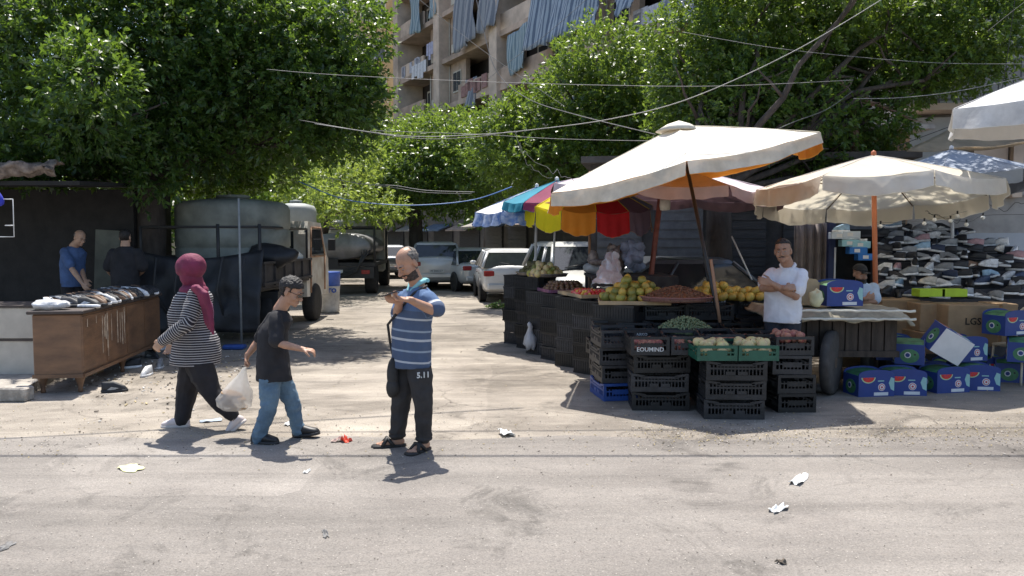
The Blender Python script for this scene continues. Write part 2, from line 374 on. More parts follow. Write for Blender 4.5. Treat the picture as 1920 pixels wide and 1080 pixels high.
curtain((1152, -30), (1190, -40), (1182, 5), (1160, 32), cur_bw, .3, .9, 'corner of a striped curtain hanging low above the tree crowns', 7)
curtain((1235, 5), (1322, -30), (1318, 42), (1236, 58), cur_gr, .3, .8, 'pale grey curtain half hidden by foliage at the right end of the block', 8)
curtain((874, 150), (893, 142), (890, 200), (872, 205), cur_gr, .15, .35, 'pale curtain low on the block just above the trees', 9)
for (a, b, lab, c) in (((772, 118), (800, 150), 'white laundry hanging from a far balcony', (.7, .7, .72)), ((800, 92), (822, 112), 'lilac sheet drying on a far balcony rail', (.45, .45, .58))):
    u0, z0 = fac(*a, .3); u1, z1 = fac(*b, .3); mbb = MB()
    n = 5
    for i in range(n):
        ww = (u1-u0)/n; uu = u0+ww*(i+.5); hh = .7+.5*brnd.random(); mbb.box((uu, -.32, z1+.2+1.2-hh/2), (ww*.85, .03, hh), rot=Matrix.Rotation(.1*brnd.random(), 3, 'Y'))
    o = mbb.build('laundry', [mat('cloth_'+lab[:5], c, .9, .15)]); o.location = bld.location; o.rotation_euler = bld.rotation_euler; tag(o, lab, 'laundry')
# yellow block beyond
yb = empty('yellow_building', (at(745, 448, 64).x, 64, 0), R(20), 'pale yellow building beyond the left end of the brown block', 'building')
yp = mat('yellow_plaster', (.50, .41, .25), .9, .15, 1.2)
MB().box((-9, 5, 15), (17.8, 9, 30)).build('wall', [yp], yb)
for k in range(2, 9):
    for xw in (-1.6, -4.6, -8, -11.5):
        o = MB().box((xw, .46, 1.6+3*k), (1.9, .1, 1.7)).build('window', [mat('white_window_frame', (.6, .62, .64), .6, .05)], yb)
        MB().box((xw-.45, .39, 1.6+3*k), (.72, .05, 1.45)).box((xw+.45, .39, 1.6+3*k), (.72, .05, 1.45)).build('pane', [mat('blue_glass', (.07, .11, .17), .1, .1)], o)

# ---------------------------------------------------------------- right-hand building with fence
rb = empty('corner_building', (at(1700, 448, 17.5).x, 17.5, 0), R(-8), 'grey concrete building with railed balcony behind the right-hand umbrellas', 'building')
gc = mat('grey_concrete_wall', (.36, .34, .32), .9, .25, 1.4, .3, 14); gc2 = mat('pale_blue_grey_panel', (.42, .44, .46), .85, .15, 1.2)
MB().box((5, 5, 3.4), (10, 9, 6.8)).build('wall', [gc], rb)
MB().box((.55, .38, 3.75), (1.0, .24, 1.3)).build('wall_panel', [gc2], rb)
for i in range(5): MB().box((1.5+.8*i, .36, 3.6), (.2, .3, 1.9)).build('pilaster', [plas2], rb)
for i in range(4): MB().box((1.9+.8*i, .43, 3.6), (.52, .1, 1.8)).build('shutter', [gc if i % 2 else plas2], rb)
MB().box((3.2, .1, 4.55), (6.4, .8, .14)).build('balcony_slab', [plas2], rb)
m_ = MB()
for i in range(44): m_.tube([(.05+.145*i, -.25, 4.62), (.05+.145*i, -.25, 5.5)], .013, 4)
m_.box((3.2, -.25, 5.5), (6.4, .05, .05)).box((3.2, -.25, 4.7), (6.4, .04, .04)); m_.build('balcony_railing', [mat('dark_railing_paint', (.10, .10, .11), .6, .2)], rb)
ub = MB().box((8.2, 1.4, 9), (5.2, 4, 8)); ub.build('upper_wall', [gc], rb)
# low rusty lean-to roof and brick end seen through the leaves
br = empty('brick_shed', (at(1640, 448, 15.6).x, 15.6, 0), 0, 'small orange brick shed half hidden by leaves behind the umbrellas', 'shed')
MB().box((0, .8, 1.9), (1.3, 1.5, 3.8)).build('wall', [mat('orange_brick', (.42, .27, .17), .9, .35, 7, .4, 20)], br)
MB().box((-.1, .6, 3.86), (2.0, 2.0, .08)).build('roof', [mat('pale_roof_sheet', (.5, .45, .42), .8, .2)], br)

# ---------------------------------------------------------------- dark storefronts behind the stalls and at the street's end
dk = mat('dark_shutter_metal', (.050, .046, .046), .6, .3, 3, .3, 20, stretch=(1, 1, 9)); dk2 = mat('dark_brown_wall', (.075, .066, .060), .9, .35, 1.6, .3, 14)  # dark shutters; plain dark brown for shop walls and roofs
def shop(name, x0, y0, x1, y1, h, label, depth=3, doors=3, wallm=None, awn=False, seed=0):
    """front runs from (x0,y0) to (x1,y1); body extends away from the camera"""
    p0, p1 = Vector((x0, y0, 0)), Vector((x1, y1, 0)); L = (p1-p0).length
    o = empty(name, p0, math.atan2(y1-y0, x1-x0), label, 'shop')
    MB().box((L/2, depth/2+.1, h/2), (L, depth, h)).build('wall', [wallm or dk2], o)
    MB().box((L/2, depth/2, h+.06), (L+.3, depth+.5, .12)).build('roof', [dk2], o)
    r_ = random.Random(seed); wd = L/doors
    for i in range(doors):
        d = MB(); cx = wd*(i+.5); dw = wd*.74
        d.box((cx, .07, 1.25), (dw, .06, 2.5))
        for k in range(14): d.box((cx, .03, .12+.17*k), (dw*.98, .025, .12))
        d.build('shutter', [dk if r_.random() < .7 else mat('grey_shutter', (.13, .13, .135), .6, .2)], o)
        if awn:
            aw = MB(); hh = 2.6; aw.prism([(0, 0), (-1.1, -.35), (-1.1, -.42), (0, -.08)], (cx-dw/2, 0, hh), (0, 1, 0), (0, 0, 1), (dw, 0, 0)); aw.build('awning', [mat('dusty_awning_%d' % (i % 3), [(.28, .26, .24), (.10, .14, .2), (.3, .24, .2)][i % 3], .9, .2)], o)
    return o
pa, pb = at(1105, 448, 15.6), at(1700, 448, 14.6)
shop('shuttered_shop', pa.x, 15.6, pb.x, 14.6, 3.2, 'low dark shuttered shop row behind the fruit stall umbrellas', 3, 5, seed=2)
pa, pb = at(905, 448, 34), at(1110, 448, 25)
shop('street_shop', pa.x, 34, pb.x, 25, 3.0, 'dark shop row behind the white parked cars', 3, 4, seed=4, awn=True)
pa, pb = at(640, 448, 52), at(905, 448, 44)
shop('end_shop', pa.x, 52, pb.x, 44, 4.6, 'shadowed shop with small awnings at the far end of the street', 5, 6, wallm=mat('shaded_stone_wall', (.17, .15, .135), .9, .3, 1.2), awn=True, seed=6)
# left: black stall shed
ls = empty('market_shed', (at(-10, 448, 12.6).x, 12.6, 0), 0, 'black tarpaulin market shed in deep shade at the far left', 'shed')
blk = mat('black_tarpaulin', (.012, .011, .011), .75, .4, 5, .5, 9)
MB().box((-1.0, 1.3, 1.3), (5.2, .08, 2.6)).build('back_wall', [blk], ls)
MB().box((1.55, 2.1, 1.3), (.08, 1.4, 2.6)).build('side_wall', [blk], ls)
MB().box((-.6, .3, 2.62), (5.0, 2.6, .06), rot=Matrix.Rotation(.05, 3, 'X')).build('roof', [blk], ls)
for xx in (-1.2,): MB().tube([(xx, -.9, 0), (xx, -.9, 2.6)], .035, 8).build('post', [mat('rusty_post', (.12, .08, .06), .7, .3)], ls)
rag = mat('dry_leaf_litter_cloth', (.30, .235, .19), .95, .4, 9, .7, 30, c2=(.12, .09, .075))
v = []; f = []; nx, ny = 60, 12
for j in range(ny+1):
    for i in range(nx+1):
        x_ = -1.9+3.5*i/nx; t = j/ny
        v.append((x_, -1.05+.5*t-.35*abs(math.sin(t*2.2)), 2.72+.16*t+.12*fnoise((x_, t, 3), 2.6)+.07*fnoise((x_, t*2, 5), 7)-.14*(1-t)*abs(fnoise((x_, 0, 9), 1.7))*2))
        if i < nx and j < ny: a = j*(nx+1)+i; f.append([a, a+1, a+nx+2, a+nx+1])
o = mesh_obj('crumpled_cloth', v, f, rag, sm=[True]*len(f), loc=ls.location); o.modifiers.new('t', 'SOLIDIFY').thickness = .02
tag(o, 'crumpled brown cloth covered in dry leaves along the shed roof edge', 'cloth')

# ---------------------------------------------------------------- trees
bark = mat('ficus_bark', (.06, .048, .04), .9, .35, 7, .8, 18, stretch=(1, 1, .3))
bark_r = mat('reddish_bark', (.24, .155, .12), .9, .3, 7, .6, 18)
def leaves(name, lumps, per, leaf, seed, m, parent, nleaf=9, deep=.35, wid=.42):
    rg = np.random.default_rng(seed); C = []; Dn = []
    L = np.array(lumps, float)
    for (cx, cy, cz, rx, ry, rz) in L:
        n = int(per*((rx*ry+ry*rz+rx*rz)/3))
        d = rg.normal(size=(n, 3)); d /= np.linalg.norm(d, axis=1)[:, None]
        r = 1-deep*rg.random(n)**1.6; r = r+.12*np.sin(d[:, 0]*7+cx)*np.cos(d[:, 2]*6+cz)+.05*rg.normal(size=n)
        C.append(np.array([cx, cy, cz])+d*r[:, None]*np.array([rx, ry, rz])); Dn.append(d)
    C = np.concatenate(C); Dn = np.concatenate(Dn)
    keep = np.ones(len(C), bool)                     # thin out what lies deep inside another lump
    for (cx, cy, cz, rx, ry, rz) in L:
        q = np.linalg.norm((C-[cx, cy, cz])/[rx, ry, rz], axis=1); keep &= ~((q < .45) & (rg.random(len(C)) < .8))
    # clumpiness
    cl = np.sin(C[:, 0]*3.1+1)*np.sin(C[:, 1]*2.7+2)*np.sin(C[:, 2]*3.3+.5); keep &= (rg.random(len(C)) < .82+.5*cl)
    C = C+rg.normal(size=C.shape)*leaf*.9; C = C[keep]; Dn = Dn[keep]; n = len(C)
    sh = Dn*.7+np.array([0, 0, .45])+rg.normal(size=(n, 3))*.45; sh /= np.linalg.norm(sh, axis=1)[:, None]
    k = nleaf; N = n*k
    base = np.repeat(C, k, 0); dirs = np.repeat(sh, k, 0)
    t = np.tile(np.linspace(0, 1, k), n)
    base = base+dirs*(t*leaf*1.5)[:, None]
    rad = rg.normal(size=(N, 3)); rad -= (rad*dirs).sum(1)[:, None]*dirs; rad /= np.linalg.norm(rad, axis=1)[:, None]
    ld = rad*(.95-.55*t)[:, None]+dirs*(.35+.6*t)[:, None]+np.array([0, 0, -.12]); ld /= np.linalg.norm(ld, axis=1)[:, None]
    side = np.cross(ld, dirs+rg.normal(size=(N, 3))*.35); side /= np.linalg.norm(side, axis=1)[:, None]
    ln = leaf*(.7+.5*rg.random(N)); wd = ln*wid*.5
    nrm = np.cross(side, ld)
    V = np.empty((N, 4, 3)); V[:, 0] = base; V[:, 1] = base+ld*(ln*.5)[:, None]+side*wd[:, None]+nrm*(wd*.3)[:, None]
    V[:, 2] = base+ld*ln[:, None]-np.array([0, 0, 1])*(ln*.12)[:, None]; V[:, 3] = base+ld*(ln*.5)[:, None]-side*wd[:, None]+nrm*(wd*.3)[:, None]
    me = bpy.data.meshes.new(name); me.vertices.add(N*4); me.vertices.foreach_set('co', V.reshape(-1)); me.loops.add(N*4); me.loops.foreach_set('vertex_index', np.arange(N*4, dtype=np.int32))
    me.polygons.add(N); me.polygons.foreach_set('loop_start', np.arange(0, N*4, 4, dtype=np.int32)); me.update(calc_edges=True)
    a = me.attributes.new('leaf', 'FLOAT', 'POINT')
    g = np.clip(np.repeat(rg.random(n), k)*.55+rg.random(N)*.3+.25*t, 0, 1); a.data.foreach_set('value', np.repeat(g, 4).astype(np.float32))
    me.materials.append(m); me.validate()
    o = bpy.data.objects.new(name, me); col.objects.link(o); o.parent = parent
    return o
def limb(mb, a, b, r0, r1, seed, n=7, wob=.12, mi=0):
    a, b = Vector(a), Vector(b); pts = []
    for i in range(n+1):
        t = i/n; p = a.lerp(b, t)+Vector((fnoise((t*3, seed, 0)), fnoise((t*3, seed, 4)), .5*fnoise((t*3, seed, 8))))*wob*(b-a).length*math.sin(t*math.pi*.9+.1)
        pts.append(p)
    mb.tube(pts, [r0+(r1-r0)*i/n for i in range(n+1)], 8, mi); return pts
def tree(label, base, fork, lumps_px, per, leaf, seed, m, tr=.28, group=None, name='ficus_tree', barkm=None, deep=.35, nleaf=9, lift=0):
    """lumps_px rows: px, py, distance, radius in photo px (x), (z), depth radius m"""
    o = empty(name, (base[0], base[1], 0), 0, label, 'tree', group); bx = Vector((base[0], base[1], 0))
    L = []
    for (px, py, D, rx, rz, ry) in lumps_px:
        p = at(px, py, D)-bx; L.append((p.x, p.y, p.z, rx*D/F_PX, ry, rz*D/F_PX))
    leaves('crown', L, per, leaf, seed, m, o, nleaf, deep)
    F = Vector(fork)-bx; mb = MB(); limb(mb, (0, 0, -.05), F, tr, tr*.72, seed, 8, .06)
    mb.tube([(0, 0, -.05), (0, 0, .12), (0, 0, .3)], [tr*1.7, tr*1.25, tr*1.0], 10)
    rr = random.Random(seed)
    for (x_, y_, z_, *_) in L:
        pts = limb(mb, F+Vector((0, 0, -rr.random()*.3)), (x_, y_, z_), tr*.27, .02, seed+x_*3, 7, .13)
        for q in (3, 5, 6):
            e = pts[q]+Vector((rr.uniform(-.8, .8), rr.uniform(-.8, .8), rr.uniform(-.1, .8))); limb(mb, pts[q], e, .035, .01, x_+q, 4, .15)
    mb.build('trunk', [barkm or bark], o)
    return o
lf_dark = leaf_mat('ficus_leaves_dark', (.013, .038, .018), (.075, .14, .03), (.42, .66, .05), .38, .30)
lf_mid = leaf_mat('ficus_leaves_mid', (.018, .048, .018), (.095, .165, .032), (.50, .70, .07), .36, .34)
lf_lite = leaf_mat('pale_tree_leaves', (.05, .10, .025), (.17, .25, .05), (.66, .80, .12), .45, .40)
T1 = [(-60, 20, 13.5, 130, 120, 1.1), (70, 90, 12.6, 120, 110, 1.0), (175, 150, 11.6, 75, 70, .7), (165, 235, 12.0, 80, 55, .7), (40, 240, 12.6, 110, 75, .9), (200, 20, 13.4, 120, 100, 1.1),
      (330, 70, 13.6, 120, 110, 1.2), (350, 190, 13.8, 90, 80, .9), (450, 30, 14, 110, 100, 1.1), (470, 150, 14, 110, 90, 1.0), (560, 85, 14.2, 100, 70, 1.0), (590, 170, 14.2, 100, 85, 1.0),
      (655, 60, 14.4, 74, 72, .9), (655, 160, 14.6, 55, 60, .8), (690, 195, 14.8, 38, 42, .6), (520, 255, 14.4, 90, 55, .8), (630, 250, 14.8, 60, 50, .7), (420, 280, 14.6, 80, 45, .8), (90, 300, 13.4, 120, 40, .8),
      (250, 110, 15.4, 150, 160, 1.2), (150, 340, 15.5, 160, 50, 1), (380, 320, 16, 110, 45, .9), (-60, 330, 14.5, 120, 60, 1), (285, 325, 13.3, 55, 42, .5), (230, 265, 13.1, 70, 50, .5), (320, 260, 13.4, 60, 45, .5), (480, 310, 16.5, 90, 45, .8), (460, 120, 16, 150, 120, 1.2), (60, 180, 15, 160, 150, 1.2), (300, 260, 16, 120, 70, 1), (540, 210, 16.4, 120, 90, 1), 
      (100, -110, 14, 150, 90, 1.2), (350, -90, 14.6, 170, 80, 1.3), (440, -80, 15, 90, 70, 1.2)]  # top row above the frame, added to block light from overhead
f1 = at(285, 300, 14.2)
tree('huge dark ficus tree shading the shed and the water tank truck', (f1.x-.2, 14.3), f1, T1, 1050, .108, 11, lf_dark, .34)
rt = MB(); rr = random.Random(14)
for i in range(26):
    p = at(rr.uniform(225, 330), rr.uniform(165, 215), 13.9+rr.uniform(-.3, .3)); L_ = rr.uniform(.5, 1.3); rt.tube([p+Vector((.05*fnoise((i, k, 0), 1.3), .05*fnoise((i, k, 5), 1.3), -L_*k/6)) for k in range(7)], .008, 4)
ro = rt.build('aerial_roots', [mat('pale_aerial_root', (.26, .22, .19), .9, .2)]); ro.parent = [o for o in S.objects if o.name == 'ficus_tree'][0]; ro.location = -ro.parent.location; ro['kind'] = 'stuff'
T2 = [(1290, 75, 15.5, 75, 70, .8), (1330, 160, 15.2, 90, 80, .9), (1265, 205, 15.6, 55, 50, .7), (1400, 70, 15, 95, 75, .9), (1440, 170, 14.8, 100, 85, .9), (1400, 270, 14.9, 110, 60, .8), (1500, 50, 15, 95, 80, 1), (1540, 120, 15.6, 60, 70, .8),
      (1540, 240, 15, 75, 70, .8), (1610, 40, 15, 90, 60, 1), (1700, 70, 15, 95, 80, 1), (1690, 150, 15.2, 75, 40, .8), (1800, 60, 15, 90, 75, 1), (1790, 130, 15.2, 80, 40, .8), (1860, 60, 15, 55, 60, .8), (1610, 262, 15.4, 55, 45, .6),
      (1480, 280, 15.6, 90, 60, .8), (1440, 330, 15.2, 110, 45, .7), (1590, 320, 15.6, 90, 50, .7), (1340, 320, 15.4, 80, 50, .7), (1520, 200, 14.4, 70, 60, .6), (1400, 200, 14.4, 80, 60, .6), (1650, 220, 15, 50, 50, .6), (1450, 120, 16.6, 150, 130, 1), (1560, 40, 16.6, 120, 60, 1), (1720, 90, 16.8, 130, 60, 1), (1340, 250, 16, 90, 70, .8), (1650, -90, 12.9, 170, 70, .9), (1450, -60, 15, 160, 70, 1.2), (1790, -50, 15, 110, 60, 1.1)]
f2 = at(1350, 330, 13.6)
tree('broad ficus tree with reddish branch fork rising behind the fruit umbrellas', (at(1348, 448, 13.4).x, 13.4), f2, T2, 1050, .108, 22, lf_mid, .27)
mb = MB(); p = at(1600, 185, 14.6); limb(mb, at(1605, 330, 15.2), p, .1, .085, 3, 6, .05); limb(mb, p, at(1575, 150, 14.6), .06, .03, 5, 5, .1); limb(mb, p, at(1640, 120, 15), .06, .03, 6, 5, .1); limb(mb, at(1605, 330, 15.2), (at(1605, 330, 15.2).x, 15.2, 0), .1, .13, 3, 6, .02)
for i in range(7): limb(mb, p, at(1610+20*i, 175+9*i, 14.4), .02, .006, 9+i, 5, .15)
bt = mb.build('cut_tree_trunk', [bark_r]); tag(bt, 'bare reddish tree fork with thin dead twigs beside the brick shed', 'tree')
T3 = [(1120, 110, 19.5, 75, 62, 1), (1190, 150, 19, 80, 70, 1), (1080, 190, 20, 75, 70, 1), (1160, 240, 19.5, 110, 75, 1.1), (1020, 252, 20.5, 80, 55, 1), (950, 235, 21, 60, 42, .9), (1230, 230, 19, 70, 70, 1), (1040, 300, 20, 90, 55, 1), (960, 290, 21, 80, 60, 1), (1140, 310, 19.4, 110, 50, 1), (1100, 220, 21.5, 150, 110, 1)]
tree('rounded bright green tree in front of the brown apartment block', (at(1120, 448, 20).x, 20), at(1110, 340, 20), T3, 800, .125, 33, lf_mid, .22)
T4 = [(860, 268, 28, 80, 50, 1.2), (790, 290, 29, 75, 50, 1.2), (900, 300, 27, 90, 60, 1.2), (800, 320, 28, 90, 60, 1.2), (730, 300, 30, 70, 60, 1.2), (700, 350, 30, 70, 50, 1.1), (860, 370, 28, 70, 30, 1), (760, 370, 29, 80, 40, 1), (830, 300, 30, 130, 80, 1.5)]
tree('mid green street tree halfway down the side street', (at(790, 448, 29).x, 29), at(775, 370, 29), T4, 480, .17, 44, lf_mid, .3, nleaf=7)
T5 = [(650, 350, 24, 55, 40, 1), (620, 385, 22, 50, 35, .9), (700, 395, 25, 60, 22, .9), (570, 350, 23, 50, 45, .9), (600, 320, 25, 60, 40, 1), (660, 300, 26, 50, 40, 1), (690, 250, 32, 35, 40, 1)]
tree('yellow green tree with light crown hanging over the trucks', (at(602, 448, 27).x-.4, 26.5), at(620, 395, 25), T5, 420, .13, 55, lf_lite, .14, nleaf=8)
T8 = [(230, 400, 24, 150, 80, 1.6), (60, 380, 23, 150, 110, 1.6), (400, 370, 25, 140, 70, 1.6), (520, 350, 27, 100, 70, 1.6), (320, 300, 26, 160, 70, 1.6), (-60, 300, 24, 150, 120, 1.6), (480, 410, 28, 110, 60, 1.4), (600, 420, 34, 90, 50, 1.5)]
tree('dark bushy tree behind the shed and the water tank truck', (at(300, 448, 25).x, 25), at(300, 400, 25), T8, 230, .22, 88, lf_dark, .25, nleaf=7)
T6 = [(1010, 400, 38, 60, 30, 1.5), (930, 395, 40, 60, 30, 1.5), (960, 350, 42, 90, 50, 2)]
tree('slender far tree with bare forked trunk behind the parked saloon', (at(915, 448, 36).x, 36), at(912, 395, 36), T6, 90, .25, 66, lf_dark, .16, nleaf=7)
T7 = [(560, 300, 48, 200, 90, 3), (700, 330, 50, 150, 60, 3), (460, 330, 40, 160, 60, 3), (800, 370, 52, 150, 45, 3), (860, 320, 50, 140, 60, 3)]
tree('distant dark tree closing the end of the side street', (at(700, 448, 50).x, 50), at(700, 400, 50), T7, 90, .36, 77, lf_mid, .3, nleaf=7)
# ---------------------------------------------------------------- umbrellas
def umbrella(label, c, zr, zp, Rr, n, rot, tilt, val, outer, inner, valm, pole, polem, pr=.022, name='market_umbrella', sag=.05, group='market umbrellas', seed=0, ribm=None, wav=.02, cap=None, sq=1.0, dropn=None):
    """c centre (x,y); zr rim height at centre plane; tilt (dz/dx, dz/dy); outer list of materials per panel"""
    o = empty(name, (pole[0][0], pole[0][1], 0), 0, label, 'umbrella', group); O = Vector((pole[0][0], pole[0][1], 0))
    def P(r, a, z): # polar in canopy plane
        x = r*math.cos(a); y = r*math.sin(a)*sq; return Vector((c[0]+x, c[1]+y, z+tilt[0]*x+tilt[1]*y))-O
    mats = list(dict.fromkeys(outer)); can = MB(); inn = MB(); vb = MB(); vi = MB(); NR, NA = 7, 8
    hr = zp-zr; out = outer*n
    vm = valm if isinstance(valm, list) else [valm]; vmats = list(dict.fromkeys(vm)); vm = vm*n
    for k in range(n):
        a0 = rot+2*math.pi*k/n; a1 = rot+2*math.pi*(k+1)/n
        for (B, off, mi) in ((can, 0, mats.index(out[k])), (inn, -.012, 0)):
            vs = []; fs = []
            for i in range(NR+1):
                t = i/NR
                for j in range(NA+1):
                    s = j/NA; p = P(Rr*t, a0, 0)*(1-s)+P(Rr*t, a1, 0)*s
                    z = zp-hr*(t**1.08)
                    sg = sag*math.sin(s*math.pi)*math.sin(min(1, t*1.05)*math.pi*.62)+(.022*fnoise(p, 3, seed)+.010*fnoise(p, 9, seed))*t
                    p.z += z-sg+off+(0 if t else 0); vs.append(p)
            for i in range(NR):
                for j in range(NA): a = i*(NA+1)+j; fs.append([a, a+1, a+NA+2, a+NA+1])
            B.add(vs, fs, mi, True)
        vs = []; fs = []; NV = 20; h = val[k % len(val)] if isinstance(val, (list, tuple)) else val
        for i in range(4):
            t = i/3
            for j in range(NV+1):
                s = j/NV; p = P(Rr, a0, zr)*(1-s)+P(Rr, a1, zr)*s
                sg = sag*math.sin(s*math.pi)*math.sin(.62*math.pi)
                out_ = (P(1, (a0+a1)/2, 0)-P(0, 0, 0)).normalized()
                scal = h*(.86+.14*math.sin(s*math.pi)) if wav < .04 else h*(.75+.25*abs(math.sin(s*math.pi*3)))
                p += out_*(.012+t*(.03+wav*math.sin(s*19+k*2+seed)+.03*fnoise((s*3+k, t, seed))))
                p.z += -sg-scal*t+.02*fnoise((s*6+k*3, t, seed), 1.5)*t; vs.append(p)
        for i in range(3):
            for j in range(NV): a = i*(NV+1)+j; fs.append([a, a+NV+1, a+NV+2, a+1])
        vb.add(vs, fs, vmats.index(vm[k]), True)
        vi.add([v_+(P(0, 0, 0)-v_).normalized()*.006 for v_ in vs], fs, 0, True)
    sm_ = MB()
    for k in range(n):
        a0 = rot+2*math.pi*k/n
        sm_.tube([P(Rr*q/6, a0, zp-hr*((q/6)**1.08)+.003) for q in range(7)], .0045, 4)
    sm_.build('seam', [vmats[0]], o)['kind'] = 'stuff'
    cn = can.build('canopy', mats, o); inn.build('lining', [inner], o); vb.build('valance', vmats, o); vi.build('valance_lining', [inner], o)
    rm = ribm or mat('rib_wood', (.16, .09, .05), .6, .2)
    for k in range(n):
        a0 = rot+2*math.pi*k/n; b = MB(); b.tube([P(.05, a0, zp-.05), P(Rr*.55, a0, zp-hr*.55-.03), P(Rr*.985, a0, zr-.025)], .009, 5)
        b.build('rib', [rm], o)
        MB().tube([P(.05, a0, zp-.55*min(1, hr+.4)), P(Rr*.5, a0, zp-hr*.5-.035)], .007, 4).build('strut', [rm], o)
    pts = [Vector(p)-O for p in pole]+[P(0, 0, zp-.02)]
    MB().tube(pts, pr, 10).build('pole', [polem], o)
    MB().lathe([(.02, .0), (.035, .01), (.03, .05), (.0, .07)], P(0, 0, zp), 10).build('finial', [polem], o)
    if cap:
        MB().lathe([(cap, -.02-hr*cap/Rr+.035), (cap*.5, .02), (.02, .06)], P(0, 0, zp), 16).build('vent_cap', [outer[0]], o)
    return o
beige = mat('beige_canvas', (.84, .78, .66), .85, .12, 2.2, .25, 25, trans=.16, tcol=(.75, .62, .42))
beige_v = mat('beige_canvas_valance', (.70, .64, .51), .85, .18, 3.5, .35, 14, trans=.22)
orange_l = mat('orange_lining', (.85, .42, .09), .85, .1, 3, .2, 20, trans=.55, tcol=(.95, .50, .10))
cream_c = mat('cream_canvas', (.82, .75, .64), .85, .12, 2.2, .25, 20, trans=.48, tcol=(.90, .86, .77))
cream_l = mat('cream_lining', (.86, .83, .77), .85, .1, 2, .2, 20, trans=.68, tcol=(.93, .90, .82))
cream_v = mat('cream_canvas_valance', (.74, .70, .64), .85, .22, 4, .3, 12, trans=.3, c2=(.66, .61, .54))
lilac = mat('faded_lilac_canvas', (.60, .52, .56), .85, .1, 3, .2, 20, trans=.18); lilac_l = mat('dusky_mauve_lining', (.36, .25, .27), .85, .12, 3, trans=.35)
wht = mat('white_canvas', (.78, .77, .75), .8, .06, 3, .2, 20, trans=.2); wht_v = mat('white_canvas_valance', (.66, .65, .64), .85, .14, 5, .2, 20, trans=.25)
blp = mat('black_pole_paint', (.02, .02, .022), .4, .2); orp = mat('orange_wood_pole', (.48, .15, .06), .6, .25, 5, stretch=(1, 1, .2))
wdp = mat('weathered_wood_pole', (.33, .19, .12), .75, .3, 8, stretch=(1, 1, .2)); whp = mat('white_metal_pole', (.62, .62, .62), .4, .1); red_p = mat('red_brown_pole', (.27, .085, .06), .6, .3, 8)
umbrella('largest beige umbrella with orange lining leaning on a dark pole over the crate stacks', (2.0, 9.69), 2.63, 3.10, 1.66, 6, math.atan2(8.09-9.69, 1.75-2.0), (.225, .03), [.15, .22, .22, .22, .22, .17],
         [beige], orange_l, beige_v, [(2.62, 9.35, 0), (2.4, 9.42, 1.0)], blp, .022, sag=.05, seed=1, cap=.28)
umbrella('faded lilac umbrella with mauve underside tucked behind the largest beige umbrella', (2.25, 11.9), 2.46, 2.86, 1.72, 8, .3, (-.05, .0), .16, [lilac], lilac_l, lilac, [(1.9, 11.7, 0)], red_p, .04, sag=.06, seed=2)
tq = mat('turquoise_canvas', (.05, .34, .46), .8, .1, 4, trans=.4); ye = mat('yellow_canvas', (.92, .82, .02), .8, .05, 4, trans=.5); orr = mat('orange_canvas', (.88, .34, .03), .8, .05, 4, trans=.5)
rd = mat('red_canvas', (.75, .03, .04), .8, .08, 4, trans=.5); pu = mat('dusty_purple_canvas', (.21, .15, .20), .8, .1, 4, trans=.3); sl = mat('slate_blue_canvas', (.20, .27, .36), .8, .1, 4, trans=.3); na = mat('indigo_canvas', (.14, .14, .27), .8, .1, 4, trans=.3)
mg = mat('magenta_canvas', (.33, .05, .12), .8, .1, 4, trans=.4)
# panels go counter-clockwise from rot: front faces around -90 degrees
RB = [ye, ye, orr, rd, pu, sl, na, na, pu, mg, tq, tq]
umbrella('rainbow panelled umbrella with yellow orange and red drops in front of the white van', (1.22, 12.6), 2.30, 2.74, .98, 12, R(180), (-.03, .16), .33, RB, mat('rainbow_lining', (.45, .30, .20), .8, .5, 1.0, trans=.4), RB,
         [(1.18, 12.2, 0)], wdp, .022, sag=.04, seed=3)
bwp = mat('blue_white_print', (.62, .68, .80), .8, .2, 9, trans=.25, c2=(.12, .24, .55)); 
umbrella('white umbrella with blue wavy patterned valance at the left end of the fruit stall', (.42, 13.6), 2.26, 2.62, 1.05, 8, .2, (.06, .05), .2, [wht, wht, bwp], bwp, bwp, [(.37, 13.5, 0)], whp, .022, sag=.04, seed=4, wav=.05)
umbrella('turquoise and maroon umbrella between the rainbow and the white umbrellas', (.72, 12.9), 2.40, 2.68, .85, 8, .1, (.05, .1), .13, [tq, mg, tq, tq], tq, [tq, mg], [(.62, 13.0, 0)], whp, .018, sag=.03, seed=5)
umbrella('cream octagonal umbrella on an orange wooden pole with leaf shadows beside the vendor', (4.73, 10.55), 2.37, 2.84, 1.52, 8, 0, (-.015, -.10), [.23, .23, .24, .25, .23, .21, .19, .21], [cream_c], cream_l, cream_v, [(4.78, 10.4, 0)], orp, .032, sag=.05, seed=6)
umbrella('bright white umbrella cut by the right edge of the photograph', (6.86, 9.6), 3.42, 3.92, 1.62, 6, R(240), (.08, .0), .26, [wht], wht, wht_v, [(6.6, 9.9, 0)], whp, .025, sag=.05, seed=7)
gbl = mat('grey_blue_canvas', (.33, .37, .44), .8, .1, 3, trans=.12)
umbrella('grey blue umbrella above the shoe rack behind the cream umbrella', (6.75, 12.4), 2.66, 3.12, 1.35, 8, .2, (.03, -.04), .2, [gbl], gbl, gbl, [(6.9, 12.4, 0)], whp, .025, sag=.05, seed=8)
